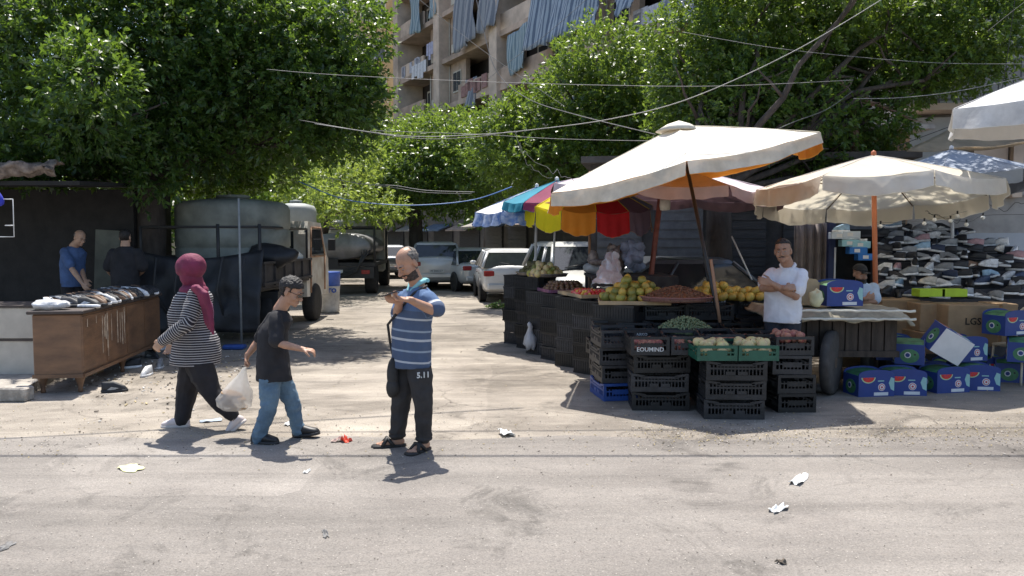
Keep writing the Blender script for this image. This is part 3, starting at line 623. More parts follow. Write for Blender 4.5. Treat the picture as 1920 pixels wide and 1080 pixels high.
# sagging tan tarpaulin
tan = mat('tan_tarpaulin', (.58, .48, .35), .85, .15, 2.5, .25, 10, trans=.55)
q = [at(1700, 283, 13.5), at(2010, 250, 12.0), at(2040, 190, 14.5), at(1850, 205, 14.5)]; v = []; f = []; N = 22
for j in range(N+1):
    for i in range(N+1):
        s, t = i/N, j/N; p = (q[0]*(1-s)+q[1]*s)*(1-t)+(q[3]*(1-s)+q[2]*s)*t; p = p+Vector((0, 0, -.32*math.sin(s*math.pi)*math.sin(t*math.pi*.9+.2)+.05*fnoise((s, t, 1), 4))); v.append(p)
        if i < N and j < N: a = j*(N+1)+i; f.append([a, a+1, a+N+2, a+N+1])
o = mesh_obj('tarpaulin', v, f, tan, sm=[True]*len(f)); o.modifiers.new('t', 'SOLIDIFY').thickness = .012; tag(o, 'sagging tan tarpaulin roped up behind the cream umbrella', 'tarpaulin')

# ---------------------------------------------------------------- plastic crates
blk_pl = mat('black_crate_plastic', (.012, .012, .0135), .5, .4, 12, .15, 60, orand=1.6); grn_pl = mat('green_crate_plastic', (.008, .085, .052), .4, .15, 8); blu_pl = mat('blue_crate_plastic', (.02, .07, .28), .4, .15, 8)
drk_pl = mat('greyish_crate_plastic', (.035, .035, .038), .5, .3, 10, .1, 60)
CL, CW, CH = .58, .39, .19
def crate_mesh(name, m, H=CH, slots=16, raised=True):
    b = MB(); L, W = CL, CW; t = .012
    b.box((0, 0, .012), (L-.03, W-.03, .012))
    for sy in (-1, 1):      # long walls
        y = sy*(W/2-t/2)
        b.box((0, y, .028), (L-.02, t, .05)); b.box((0, y, H*.62), (L-.06, t*.7, .018)); 
        b.box((0, y, H-.04), (L*.62, t*1.3, .022)); 
        for sx in (-1, 1): b.box((sx*L*.36, y, H-.022), (L*.2, t*1.3, .024), rot=Matrix.Rotation(-sx*.16, 3, 'Y')); b.box((sx*L*.1, y, H*.36), (L*.16, t, H*.2))
        for i in range(slots): b.box((-L/2+.035+(L-.07)*i/(slots-1), y, H*.45), (.011, t*.8, H*.82-.02))
    for sx in (-1, 1):
        x = sx*(L/2-t/2)
        b.box((x, 0, .028), (t, W-.02, .05)); b.box((x, 0, H-.014), (t*1.5, W-.01, .028)); b.box((x, 0, H*.52), (t, W*.45, .05)); b.box((x, 0, H*.55), (t*.7, W-.05, .014))
        for i in range(10): b.box((x, -W/2+.03+(W-.06)*i/9, H*.38), (t*.8, .011, H*.7-.02))
        for sy in (-1, 1): b.box((x-sx*.008, sy*(W/2-.016), H/2), (.030, .030, H-.004)); 
    o = b.build(name, [m]); return o
cr_black = crate_mesh('plastic_crate', blk_pl); tag(cr_black, 'x', 'crate', 'stacked plastic crates of the fruit stall')
cr_green = crate_mesh('plastic_crate', grn_pl, .15, 6); tag(cr_green, 'x', 'crate', 'stacked plastic crates of the fruit stall')
cr_blue = crate_mesh('plastic_crate', blu_pl); tag(cr_blue, 'x', 'crate', 'stacked plastic crates of the fruit stall')
def solid_crate(name, m):
    b = MB(); L, W, H, t = CL, CW, CH, .010
    b.box((0, 0, .012), (L-.03, W-.03, .012))
    for sy in (-1, 1):
        y = sy*(W/2-t); b.box((0, y, H/2-.005), (L-.03, t, H-.03)); b.box((0, y+sy*.006, H-.012), (L, t, .024)); b.box((0, y+sy*.005, .012), (L-.01, t, .022)); b.box((0, y+sy*.005, H*.45), (L-.02, .006, .010))
        for i in range(15): b.box((-L/2+.02+(L-.04)*i/14, y+sy*.007, H*.48), (.008, .006, H*.8))
    for sx in (-1, 1):
        x = sx*(L/2-t); b.box((x, 0, H*.30), (t, W-.03, H*.5)); b.box((x, -W*.33, H*.7), (t, W*.3, H*.4)); b.box((x, W*.33, H*.7), (t, W*.3, H*.4)); b.box((x+sx*.006, 0, H-.012), (t, W, .024)); b.box((x+sx*.004, 0, .012), (t, W-.01, .022))
        for i in range(9): 
            if i not in (4,): b.box((x+sx*.007, -W/2+.02+(W-.04)*i/8, H*.40), (.006, .008, H*.66))
    return b.build(name, [m])
cr_solid = solid_crate('plastic_crate', blk_pl); tag(cr_solid, 'x', 'crate', 'stacked plastic crates of the fruit stall')
used = {}
ORD = ['bottom', 'second', 'third', 'fourth', 'fifth', 'sixth', 'seventh']
crnd = random.Random(5)
def put_crate(proto, loc, rz, label):
    k = id(proto)
    if k not in used: used[k] = 1; proto.location = loc; proto.rotation_euler = (0, 0, rz); proto['label'] = label; return proto
    return repeat(proto, loc, rz, label)
def stack(x, y, rz, n, where, protos=None, z0=0):
    for i in range(n):
        pr = (protos or {}).get(i, cr_black); cn = 'green' if pr is cr_green else 'blue' if pr is cr_blue else 'black'
        lv = 'top' if (i == n-1 and n > 1) else ORD[i]
        put_crate(pr, (x+crnd.uniform(-.02, .02), y+crnd.uniform(-.02, .02), z0+i*(CH+.002)), rz+crnd.uniform(-.06, .06), '%s crate, %s of the stack %s' % (cn, lv, where))
    return z0+n*(CH+.002)
rowd = math.atan2(-3.5, 1.0)
rowl = ['under the far brown fruit tray', 'under the pale mango tray', 'under the fig box', 'left of the tomatoes', 'under the tomatoes', 'left below the big mangoes', 'right below the big mangoes']
row = []
for i in range(7):
    t = i/6; x = .20+1.12*t; y = 13.35-3.6*t; n = 6 if i < 2 else 5; zt = stack(x, y, rowd+.52+.08*(-1)**i, n, rowl[i], {q: cr_solid for q in range(7)}); row.append((x, y, zt))
    stack(x+.56, y+.05, rowd+.52, n-1, 'behind the one '+rowl[i])
def fix_top(): pass
# trays
tray_m = mat('dented_metal_tray', (.30, .27, .25), .45, .25, 5, metal=.5); mauve_m = mat('mauve_plastic_tray', (.38, .20, .19), .5, .15); card = mat('cardboard', (.33, .22, .125), .9, .12, 5, .12, 30); card_l = mat('pale_cardboard', (.50, .37, .22), .9, .12, 5)
def tray(c, rx, ry, rz, m, label, rim=.04, name='fruit_tray'):
    pr = [(.01, 0), (.93, 0), (1.0, rim), (1.035, rim+.006), (1.0, rim+.012), (.955, .014), (.01, .012)]
    b = MB(); b.lathe([(r, z) for r, z in pr], (0, 0, 0), 40); o = b.build(name, [m]); o.location = c; o.scale = (rx, ry, 1); o.rotation_euler = (0, 0, rz); return tag(o, label, 'tray', 'fruit trays on top of the crate stacks')
def board(c, lx, ly, rz, m, label):
    b = MB(); b.box((0, 0, .006), (lx, ly, .012)); 
    for s in (-1, 1): b.box((0, s*ly/2, .02), (lx, .01, .045)); b.box((s*lx/2, 0, .02), (.01, ly, .045))
    o = b.build('fruit_tray', [m]); o.location = c; o.rotation_euler = (0, 0, rz); return tag(o, label, 'tray', 'fruit trays on top of the crate stacks')
def fruit(name, r, shape, mats_, label, cat, group, stem=True):
    b = MB(); prof = []
    n = 10
    for i in range(n+1):
        a = -math.pi/2+math.pi*i/n; z = math.sin(a)*r*shape[1]; rr = math.cos(a)*r*(1-shape[2]*math.sin(a)); prof.append((max(.0008, rr*shape[0]), z))
    b.lathe(prof, n=12)
    o = b.build(name, mats_); tag(o, label, cat, group)
    if stem: MB().tube([(0, 0, r*shape[1]*.96), (.003, 0, r*shape[1]+.012)], .003, 5).build('stem', [mat('fruit_stem', (.10, .07, .03), .9)], o)
    return o
def pile(protos, c, rx, ry, rz, r, layers, label, drop=.8, seed=0, taper=.22, zsq=1.0):
    rr = random.Random(seed); z = c[2]+r*zsq; ct, st = math.cos(rz), math.sin(rz); first = True
    for l in range(layers):
        k = 1-taper*l; ax, ay = rx*k-r, ry*k-r
        if ax < r or ay < r*.5: break
        st_ = r*1.92; ny = max(1, int(2*ay/(st_*.87))+1)
        for j in range(ny):
            yy = -ay+2*ay*j/max(1, ny-1) if ny > 1 else 0
            w = ax*math.sqrt(max(0, 1-(yy/(ay+r))**2)); nx = max(1, int(2*w/st_)+1)
            for i in range(nx):
                xx = -w+2*w*i/max(1, nx-1)+(st_*.25*(j % 2)) if nx > 1 else 0
                xx += rr.uniform(-.15, .15)*r; y2 = yy+rr.uniform(-.15, .15)*r
                p = protos[rr.randrange(len(protos))]
                L = (c[0]+xx*ct-y2*st, c[1]+xx*st+y2*ct, z+rr.uniform(-.1, .12)*r)
                o = repeat(p, L, (rr.uniform(-1.6, 1.6), rr.uniform(-1.2, 1.2), rr.uniform(0, 6.2)), label, scale=rr.uniform(.86, 1.12))
        z += r*drop*1.5
def kill(o):
    for c in list(o.children): bpy.data.objects.remove(c)
    bpy.data.objects.remove(o)
mg1 = fruit('mango', .052, (1, 1.22, .14), [mat('green_yellow_mango_skin', (.34, .30, .06), .45, .2, 7, orand=.35, c2=(.17, .20, .045))], 'm', 'mango', 'mangoes on the fruit stall')
mg2 = fruit('mango', .052, (1, 1.22, .14), [mat('yellow_mango_skin', (.62, .40, .08), .45, .2, 7, orand=.3, c2=(.42, .34, .07))], 'm', 'mango', 'mangoes on the fruit stall')
mg3 = fruit('mango', .052, (1, 1.25, .14), [mat('pale_mango_skin', (.60, .56, .22), .45, .15, 9, c2=(.62, .42, .24))], 'm', 'mango', 'mangoes on the fruit stall')
mg4 = fruit('mango', .052, (1, 1.22, .14), [mat('brown_green_mango_skin', (.22, .17, .06), .5, .2, 7, c2=(.13, .12, .05))], 'm', 'mango', 'mangoes on the fruit stall')
fg = fruit('fig', .034, (1, 1.05, .35), [mat('purple_fig_skin', (.14, .06, .055), .5, .3, 20, c2=(.24, .15, .06))], 'f', 'fig', 'figs on the fruit stall')
tm = fruit('tomato', .024, (1, 1.1, 0), [mat('red_tomato_skin', (.70, .045, .035), .25, .1, 9)], 't', 'tomato', 'small tomatoes on the fruit stall', stem=False)
tm2 = fruit('tomato', .024, (1, 1.1, 0), [mat('yellow_tomato_skin', (.75, .48, .08), .25, .1, 9)], 't', 'tomato', 'small tomatoes on the fruit stall', stem=False)
tm3 = fruit('tomato', .024, (1, 1.1, 0), [mat('pink_tomato_skin', (.80, .20, .17), .25, .1, 9)], 't', 'tomato', 'small tomatoes on the fruit stall', stem=False)
def tp(px, py, Y): p = at(px, py, Y); return p
c0 = row[0]; T0 = (c0[0]+.22, c0[1]-.05, c0[2]+.004)
tray(T0, .36, .30, .3, tray_m, 'dark metal tray of brown fruit at the far left end of the stall'); pile([mg4], (T0[0], T0[1], T0[2]+.012), .30, .24, .3, .045, 3, 'small brown green mango piled on the far left tray', seed=1)
c1 = row[1]; T1_ = (c1[0]+.17, c1[1]-.1, c1[2]+.004)
tray(T1_, .33, .27, .2, tray_m, 'metal tray under the pale green mangoes'); pile([mg3, mg1], (T1_[0]-.05, T1_[1]-.04, T1_[2]+.012), .28, .22, .2, .05, 3, 'pale green mango on the second tray from the far end', seed=2)
c2_ = row[2]; T2_ = (c2_[0]+.2, c2_[1]-.15, c2_[2]+.004)
board(T2_, .62, .62, rowd, mat('purple_tissue_paper', (.25, .10, .17), .8, .3), 'shallow box lined with purple paper and filled with figs'); pile([fg], (T2_[0], T2_[1], T2_[2]+.012), .31, .31, 0, .034, 3, 'dark purple fig in the paper lined box', seed=3, taper=.12)
c3 = row[3]; c4 = row[4]; T3_ = ((c3[0]+c4[0])/2+.22, (c3[1]+c4[1])/2-.1, c4[2]+.004)
board(T3_, .95, .58, rowd, card_l, 'shallow pale carton of small tomatoes'); pile([tm, tm3, tm, tm3, tm2], (T3_[0], T3_[1], T3_[2]+.012), .25, .38, 0, .024, 2, 'tiny red and pink tomato heaped in the pale carton', seed=4, taper=.18)
c5 = row[5]; c6 = row[6]; T4_ = ((c5[0]+c6[0])/2+.28, (c5[1]+c6[1])/2-.12, c6[2]+.004)
board(T4_, .85, .80, rowd+1.2, card_l, 'shallow open carton holding the biggest mango pile'); pile([mg1, mg2, mg1], (T4_[0], T4_[1], T4_[2]+.012), .42, .36, 0, .058, 4, 'green and yellow mango in the biggest mango pile', seed=5, taper=.2)
# second block: supports for the date tray and yellow mangoes
stack(1.86, 9.85, .1, 5, 'under the left half of the date tray'); stack(2.40, 9.85, -.05, 5, 'under the right half of the date tray')
stack(2.0, 10.5, .1, 5, 'hidden behind the date tray on the left'); stack(2.60, 10.5, 0, 5, 'under the yellow mangoes behind the date tray'); stack(3.22, 10.55, 0, 5, 'under the orange mangoes right of the date tray'); stack(3.1, 9.95, 0, 4, 'in the shade beside the umbrella pole')
zt = 5*(CH+.002)
DT = (1.98, 9.6, zt+.05)
tray(DT, .44, .40, 0, mauve_m, 'wide round mauve tray heaped with brown dates', .05)
dates_m = mat('brown_date_skin', (.26, .125, .065), .4, .4, 30, c2=(.14, .065, .04))
b = MB(); rr = random.Random(8)
for i in range(1500):
    a = rr.random()*6.283; r = .42*math.sqrt(rr.random()); h = .15*(1-(r/.43)**1.5)+.02
    b.ell((r*math.cos(a), r*.92*math.sin(a), h+rr.uniform(-.01, .012)), (.0165, .0095, .0095), Matrix.Rotation(rr.random()*6.28, 3, 'Z') @ Matrix.Rotation(rr.uniform(-.6, .6), 3, 'Y'), 6, 4)
b.lathe([(.41, .01), (.38, .04), (.25, .1), (.1, .145), (.01, .155)], (0, 0, .0), 20)
o = b.build('date_heap', [dates_m], loc=DT); tag(o, 'low cone of brown dates covering the round mauve tray', 'dates', kind='stuff')
pile([mg2], (2.62, 10.35, zt+.002), .34, .26, 0, .055, 3, 'yellow mango in the heap behind the date tray', seed=6)
pile([mg2], (3.1, 10.35, zt+.002), .34, .24, 0, .055, 2, 'orange yellow mango in the heap right of the dark pole', seed=7)
# middle tier (grapes), short ends to the camera
for i, (x, lab) in enumerate(((1.42, 'left of the grapes'), (1.83, 'under the grapes'), (2.24, 'right of the grapes'), (2.65, 'beside the leaning umbrella pole'))):
    stack(x, 9.08, R(90), 4, 'in the middle tier '+lab, z0=.06 if False else 0)
stack(1.16, 9.35, R(98), 4, 'at the left corner of the middle tier'); stack(1.12, 8.86, R(98), 4, 'with a blue base left of the pink fruit crates', {0: cr_blue})
gz = 4*(CH+.002)
b = MB(); rr = random.Random(9)
for i in range(900):
    a = rr.random()*6.283; r = math.sqrt(rr.random()); h = .13*(1-r**1.7)
    b.ell((.30*r*math.cos(a), .22*r*math.sin(a), h+rr.uniform(-.02, .015)), .0105*rr.uniform(.8, 1.15), None, 6, 4)
b.lathe([(.20, -.05), (.19, .0), (.12, .05), (.01, .09)], (0, 0, 0), 16)
o = b.build('grape_heap', [mat('green_grape_skin', (.26, .32, .17), .3, .25, 25, trans=.2)], loc=(1.95, 8.98, gz-.03)); tag(o, 'heap of green grapes rising over the middle tier crates', 'grapes', kind='stuff')
# front tier
zf = stack(1.52, 8.28, 0, 3, 'in the front left block')
stack(2.28, 8.62, 0, 3, 'in the middle of the front tier'); 
onion = fruit('peach', .036, (1, .95, 0), [mat('dusky_pink_peach_skin', (.30, .07, .07), .6, .3, 12, c2=(.45, .22, .13))], 'p', 'peach', 'dusky pink peaches in the front crates', stem=False)
for i, (x, y, lab) in enumerate(((1.40, 8.30, 'leftmost peach crate at the front'), (1.80, 8.32, 'second peach crate from the left'), (2.21, 8.50, 'third peach crate'), (2.62, 8.52, 'fourth peach crate'))):
    if i == 2: pass
    put_crate(cr_black, (x, y, zf), R(90)+crnd.uniform(-.03, .03), 'black crate of peaches, '+lab)
    pile([onion], (x, y, zf+.02), .165, .25, 0, .036, 2, 'dusky pink peach in the '+lab, seed=20+i, taper=.05)
stack(2.66, 8.75, 0, 3, 'under the fourth peach crate')
zf2 = stack(2.17, 7.86, 0, 3, 'in the front right block under the green crates')
for i, (x, lab) in enumerate(((1.975, 'left'), (2.375, 'right'))):
    put_crate(cr_green, (x, 7.93, zf2), R(90), '%s one of the two green plastic crates with pale mangoes' % lab)
    pile([mg3], (x, 7.93, zf2+.02), .17, .25, 0, .05, 2, 'pale yellow green mango in the %s green crate' % lab, seed=30+i, taper=.1)
stack(2.86, 8.28, R(90), 4, 'standing alone on the right of the front tier')
pile([onion], (2.86, 8.28, 3*(CH+.002)+.11), .165, .25, 0, .036, 2, 'dusky pink peach in the top crate beside the vendor', seed=41, taper=.1)
for o_ in (mg1, mg2, mg3, mg4, fg, tm, tm2, tm3, onion): kill(o_)
# stencilled marks on crates
stm = mat('white_stencil_paint', (.62, .62, .60), .8, .2, 40)
def mark(parent_label_part, s, size, dy, dz=0.075, rot90=True):
    for o_ in S.objects:
        if o_.get('label', '').find(parent_label_part) >= 0 and o_.name.startswith('plastic_crate'):
            t = text_obj('stencil_mark', s, size, stm, (-CL/2-.003, dy, dz), (0, -1, 0), (0, 0, 1), o_, .0008, .001); return t
mark('top of the stack in the middle tier under the grapes', 'LST  TAWI', .05, 0, .07); mark('top of the stack in the middle tier left of the grapes', 'MARKO', .045, 0, .12)
mark('leftmost peach crate at the front', 'EOUMIND', .06, 0, .06)
# white crumpled bag hanging on the row
b = MB(); b.lathe([(.01, -.16), (.07, -.15), (.10, -.09), (.085, 0), (.05, .07), (.03, .13), (.045, .17), (.02, .19)], (0, 0, 0), 26)
for i, v_ in enumerate(b.v): b.v[i] = Vector((v_.x, v_.y, v_.z))*(1+.45*fnoise(v_, 12)+.25*fnoise(v_, 30))
p = at(1005, 640, 12.1); o = b.build('plastic_bag', [mat('thin_white_plastic', (.62, .62, .64), .4, .1, 8, trans=.3)], loc=(.28, 12.1, .26)); tag(o, 'small crumpled white plastic bag hanging between the crate stacks', 'bag')
# foil sheet and rag bundle behind the mango pile
foil = mat('silver_foil', (.70, .78, .86), .3, .2, 4, .5, 9, metal=.25)
v = []; f = []; N = 26
for j in range(N+1):
    for i in range(N+1):
        s, t = i/N, j/N; p = at(1138+58*s*(.35+.65*t)-28*t, 474+58*t, 11.0-1.0*t)+Vector((.03*fnoise((s, t, 0), 7), .10*fnoise((s, t, 7), 3.2), .03*fnoise((s, t, 3), 5))); v.append(p)
        if i < N and j < N: a = j*(N+1)+i; f.append([a, a+1, a+N+2, a+N+1])
o = mesh_obj('foil_sheet', v, f, foil, sm=[False]*len(f)); o.modifiers.new('t', 'SOLIDIFY').thickness = .006; tag(o, 'crumpled silver foil windscreen cover propped behind the mangoes', 'foil')
def rags(c, r, m, label, seed, n=9):
    b = MB(); rr = random.Random(seed)
    for i in range(n): b.ell((rr.uniform(-1, 1)*r[0], rr.uniform(-1, 1)*r[1], rr.uniform(-1, 1)*r[2]), (r[0]*rr.uniform(.4, .8), r[1]*rr.uniform(.4, .8), r[2]*rr.uniform(.35, .7)), Matrix.Rotation(rr.random()*3, 3, 'Y'), 18, 12)
    for i, v_ in enumerate(b.v): b.v[i] = v_*(1+.3*fnoise(v_, 9, seed)+.15*fnoise(v_, 22, seed))
    o = b.build('rag_bundle', [m], loc=c); return tag(o, label, 'bundle', 'bundles tied behind the fruit')
rags(at(1138, 487, 11.8), (.22, .15, .13), mat('striped_bundle_cloth', (.33, .29, .27), .9, .5, 11, c2=(.09, .07, .07)), 'tangled brown and white rag bundle lying behind the mango pile', 3)
rags(at(1188, 484, 11.6), (.15, .12, .2), mat('blue_grey_rag', (.20, .23, .32), .9, .4, 6), 'blue grey jacket bundled beside the silver foil', 4)
b = MB(); b.ell((0, 0, 0), (.19, .14, .09), None, 20, 12)
for i, v_ in enumerate(b.v): b.v[i] = v_*(1+.25*fnoise(v_, 10))
o = b.build('plastic_bag', [mat('thin_white_plastic', (.7, .7, .7))], loc=(1.27, 12.1, 1.31)); tag(o, 'white plastic bag puffed up behind the tomatoes', 'bag')
gt = empty('market_table', (1.72, 11.8, 0), 0, 'dark table behind the mangoes carrying rag bundles, bags and foil', 'table'); MB().box((0, 0, 1.21), (1.2, 1.3, .04)).box((0, -.65, 1.15), (1.2, .03, .12)).build('table_top', [mat('dark_table_cloth', (.05, .045, .045), .9, .3)], gt)
for sx in (-1, 1):
    for sy in (-1, 1): MB().box((sx*.56, sy*.6, .595), (.05, .05, 1.19)).build('leg', [mat('dark_table_cloth', (0, 0, 0))], gt)
# white bulb lantern on the red-brown pole
b = MB(); b.lathe([(.02, .13), (.035, .12), (.04, .10), (.075, .095), (.08, .0), (.07, -.06), (.02, -.07)], (0, 0, 0), 14)
lp = at(1247, 386, 11.45); o = b.build('hanging_lamp', [mat('lamp_white_plastic', (.68, .66, .58), .5, .1)], loc=lp); tag(o, 'unlit white lamp hanging beside the red brown umbrella pole', 'lamp')
MB().tube([(0, 0, .12), (.0, 0, .45)], .008, 5).build('cord', [blp], o)
# leaning poles, sticks in the stall
for (a, b_, r_, m_, lab) in ((at(1333, 486, 9.0), at(1350, 605, 9.0), .018, wdp, 'short brown stick bound to the dark umbrella pole'), (at(1372, 443, 11.5), at(1410, 525, 11.2), .012, whp, 'thin grey stick leaning against the dark shutter')):
    o = MB().tube([Vector((0, 0, 0)), b_-a], r_, 7).build('wooden_stick', [m_], loc=a); tag(o, lab, 'stick')
# ---------------------------------------------------------------- vendor's cart
wood_d = mat('dark_cart_wood', (.045, .034, .027), .8, .4, 3, .4, 20, stretch=(6, 1, 1)); canvas = mat('olive_canvas_cover', (.30, .275, .21), .85, .3, 6, .5, 14); sil = mat('silver_tarpaulin_edge', (.62, .60, .52), .5, .15, 8)
ct = empty('wooden_cart', (3.72, 9.35, 0), R(-3), 'heavy dark wooden cart with a wrapped canvas top beside the vendor', 'cart')
b = MB(); b.box((0, .1, .66), (1.30, .8, .45))
for i in range(9): b.box((-.58+.145*i, -.315, .66), (.13, .03, .45+.01*(i % 2)))
b.box((0, -.33, .45), (1.34, .05, .07)); b.build('body', [wood_d], ct)
b = MB(); rr = random.Random(3)
vs = []; fs = []; NX, NY = 40, 14
for j in range(NY+1):
    for i in range(NX+1):
        s, t = i/NX, j/NY; x_ = -.85+1.62*s; y_ = -.5+1.05*t; z_ = .955+.02*fnoise((x_*2, y_*2, 0), 2)
        if t < .16: z_ -= .10*(1-t/.16)**.7*(1+.5*fnoise((x_, 0, 1), 5)); 
        if s > .95 or s < .03: z_ -= .06
        vs.append((x_, y_, z_))
        if i < NX and j < NY: a = j*(NX+1)+i; fs.append([a, a+1, a+NX+2, a+NX+1])
b.add(vs, fs, 0, True); o = b.build('canvas_cover', [canvas], ct); o.modifiers.new('t', 'SOLIDIFY').thickness = .02
b = MB()
for k, zz in enumerate((.975, .885)): b.tube([(-.62+1.38*i/24, -.515-.02*k, zz-.02+.015*fnoise((i*.4, k, 0), 2)) for i in range(25)], [.012+.010*abs(fnoise((i*.9, k, 3), 1)) for i in range(25)], 6)
b.build('rolled_edge', [sil], ct)
for sx, yy in ((-.15, -.42), (.62, .45), (-.62, .45)):
    w = MB(); w.M = Matrix.Translation((sx+.05, yy+.02, .36)) @ Matrix.Rotation(R(58), 4, 'Z')
    w.lathe([(.30, -.055), (.355, -.045), (.365, 0), (.355, .045), (.30, .055)], (0, 0, 0), 36, 0, 'Y'); wh = w.build('wheel', [mat('old_tyre_rubber', (.055, .052, .05), .85, .3, 8)], ct)
    w = MB(); w.M = Matrix.Translation((sx+.05, yy+.02, .36)) @ Matrix.Rotation(R(58), 4, 'Z')
    w.lathe([(.03, -.058), (.29, -.03), (.295, .03), (.03, .058)], (0, 0, 0), 24, 0, 'Y'); w.build('hub', [mat('rusty_wheel_hub', (.12, .085, .06), .7, .4)], wh)
o = MB().add([(0, 0, 0), (.32, 0, .02), (.3, -.02, -.20), (.20, -.04, -.17), (.02, -.04, -.17)], [[0, 1, 2, 3, 4]]).build('canvas_flap', [mat('green_flap_canvas', (.17, .185, .10), .85, .3, 5)], ct, (-.82, -.5, .94)); o.modifiers.new('t', 'SOLIDIFY').thickness = .01
# crumpled sack on the ground
b = MB(); b.ell((0, 0, .06), (.15, .09, .06), None, 24, 12)
for i, v_ in enumerate(b.v): b.v[i] = v_*(1+.25*fnoise(v_, 14))
o = b.build('cloth_sack', [mat('dusty_grey_sack', (.24, .23, .21), .9, .3, 12)], loc=gr(1545, 736)); tag(o, 'small crumpled grey sack on the ground by the cart wheel', 'sack')
# ---------------------------------------------------------------- watermelon boxes
blue_b = mat('navy_box_print', (.022, .05, .22), .55, .1, 3); red_b = mat('watermelon_red', (.62, .035, .03), .55, .15, 12); gre_b = mat('watermelon_green', (.06, .19, .085), .55, .35, 8); lgr = mat('pale_melon_rind', (.45, .60, .35), .6, .1)
whi = mat('white_label_paper', (.70, .70, .70), .7, .05); rdr = mat('logo_red', (.5, .04, .06), .6, .05); lb = mat('light_turquoise_print', (.30, .52, .50), .6, .1)
def disc(b, c, r, n=18, mi=0, d=.002, k=1.0, a0=0, a1=2*math.pi):
    poly = [(r*math.cos(a0+(a1-a0)*i/n), r*k*math.sin(a0+(a1-a0)*i/n)) for i in range(n+(0 if a1-a0 > 6.2 else 1))]
    b.prism(poly, c, (1, 0, 0), (0, 0, 1), (0, -d, 0), mi)
def melon_box():
    W, D, H = .43, .31, .30
    o = empty('watermelon_carton', (0, 0, 0), 0, 'x', 'carton', 'printed watermelon cartons')
    b = MB(); arch = [(-W/2, 0), (W/2, 0), (W/2, H*.78)]+[(W/2*math.cos(a), H*.78+H*.22*math.sin(a)**.7) for a in [math.pi*i/14 for i in range(1, 14)]]+[(-W/2, H*.78)]
    b.prism(arch, (0, -D/2, 0), (1, 0, 0), (0, 0, 1), (0, .012, 0)); b.prism(arch, (0, D/2-.012, 0), (1, 0, 0), (0, 0, 1), (0, .012, 0))
    for s in (-1, 1): b.box((s*(W/2-.006), 0, H*.39), (.012, D-.024, H*.78))
    b.box((0, 0, .007), (W-.024, D-.024, .012)); b.build('carton_body', [blue_b], o)
    b = MB(); vs = []; n = 8
    for i in range(n+1):
        a = math.pi*(.06+.88*i/n); vs += [(W/2*.98*math.cos(a), -D/2+.013, H*.74+H*.2*math.sin(a)), (W/2*.98*math.cos(a), D/2-.013, H*.74+H*.2*math.sin(a))]
    b.add(vs, [[2*i, 2*i+1, 2*i+3, 2*i+2] for i in range(n)]); q_ = b.build('arched_lid', [gre_b], o); q_.modifiers.new('t', 'SOLIDIFY').thickness = .006
    for sy, ex in ((-1, 1), (1, -1)):
        b = MB(); b.M = Matrix.Rotation(0 if sy < 0 else math.pi, 4, 'Z')
        y = -D/2
        disc(b, (-.10, y, .215), .085, 14, 3, .002, .75, math.pi, 2*math.pi); disc(b, (-.10, y-.002, .215), .07, 14, 2, .002, .75, math.pi, 2*math.pi)
        for (dx, dz) in ((-.03, -.02), (.02, -.025), (-.005, -.01)): b.box((-.10+dx, y-.005, .215+dz), (.006, .002, .01), mi=6)
        b.prism([(.21, .06), (.21, .20), (.17, .215), (.145, .15), (.17, .08)], (0, y, 0), (1, 0, 0), (0, 0, 1), (0, -.002, 0), 5)
        disc(b, (.06, y, .105), .042, 20, 1); disc(b, (.06, y-.002, .105), .034, 20, 4); disc(b, (.06, y-.004, .105), .026, 20, 1)
        disc(b, (.06, y-.006, .105), .012, 12, 4)
        b.box((.055, y-.001, .03), (.17, .003, .035), mi=1); b.box((.05, y-.001, .175), (.075, .002, .012), mi=5)
        b.build('printed_panel', [blue_b, whi, red_b, lgr, rdr, lb, blue_b], o)
    for s in (-1, 1):
        b = MB(); b.M = Matrix.Rotation(s*math.pi/2, 4, 'Z')
        disc(b, (.0, -W/2, .10), .10, 18, 0, .002, .8); disc(b, (-.02, -W/2-.002, .11), .035, 16, 1); disc(b, (-.02, -W/2-.004, .11), .024, 16, 2); disc(b, (.055, -W/2-.002, .12), .012, 8, 3)
        b.build('side_print', [gre_b, whi, blue_b, blk_pl], o)
    return o
mbx = melon_box(); mfirst = True
def put_melon(loc, rz, label, z=0):
    global mfirst
    if mfirst: mfirst = False; o = mbx; o.location = loc; o.rotation_euler = (0, 0, rz) if not hasattr(rz, '__len__') else rz; o['label'] = label; return o
    return repeat(mbx, loc, rz, label)
def gz_(px, py, z=0): p = gr(px, py); return (p.x, p.y+.16, z)
put_melon(gz_(1640, 744), R(8), 'blue watermelon carton at the left front corner of the heap beside the cart')
put_melon(gz_(1703, 742), R(-6), 'blue watermelon carton second from the left on the ground')
put_melon(gz_(1742, 724), R(20), 'blue watermelon carton tucked behind the second carton on the ground')
put_melon(gz_(1783, 737), R(12), 'blue watermelon carton at the middle front of the heap')
put_melon(gz_(1842, 733), R(-8), 'blue watermelon carton right of the middle front one')
put_melon(gz_(1896, 716), R(75), 'blue watermelon carton showing its green end on the ground at the right')
put_melon(gz_(1940, 712), R(10), 'blue watermelon carton cut by the right edge on the ground')
zc = .302
put_melon((gz_(1735, 738)[0], 9.35, zc), R(62), 'blue watermelon carton in the upper layer with green end, above the second pair')
put_melon((gz_(1840, 733)[0], 9.55, zc), R(15), 'blue watermelon carton in the upper layer right of the tilted white one')
put_melon((gz_(1890, 720)[0]+.1, 9.5, zc), R(60), 'blue watermelon carton in the upper layer near the right edge')
put_melon((gz_(1950, 720)[0]+.1, 9.4, zc), R(10), 'blue watermelon carton in the upper layer cut by the right edge')
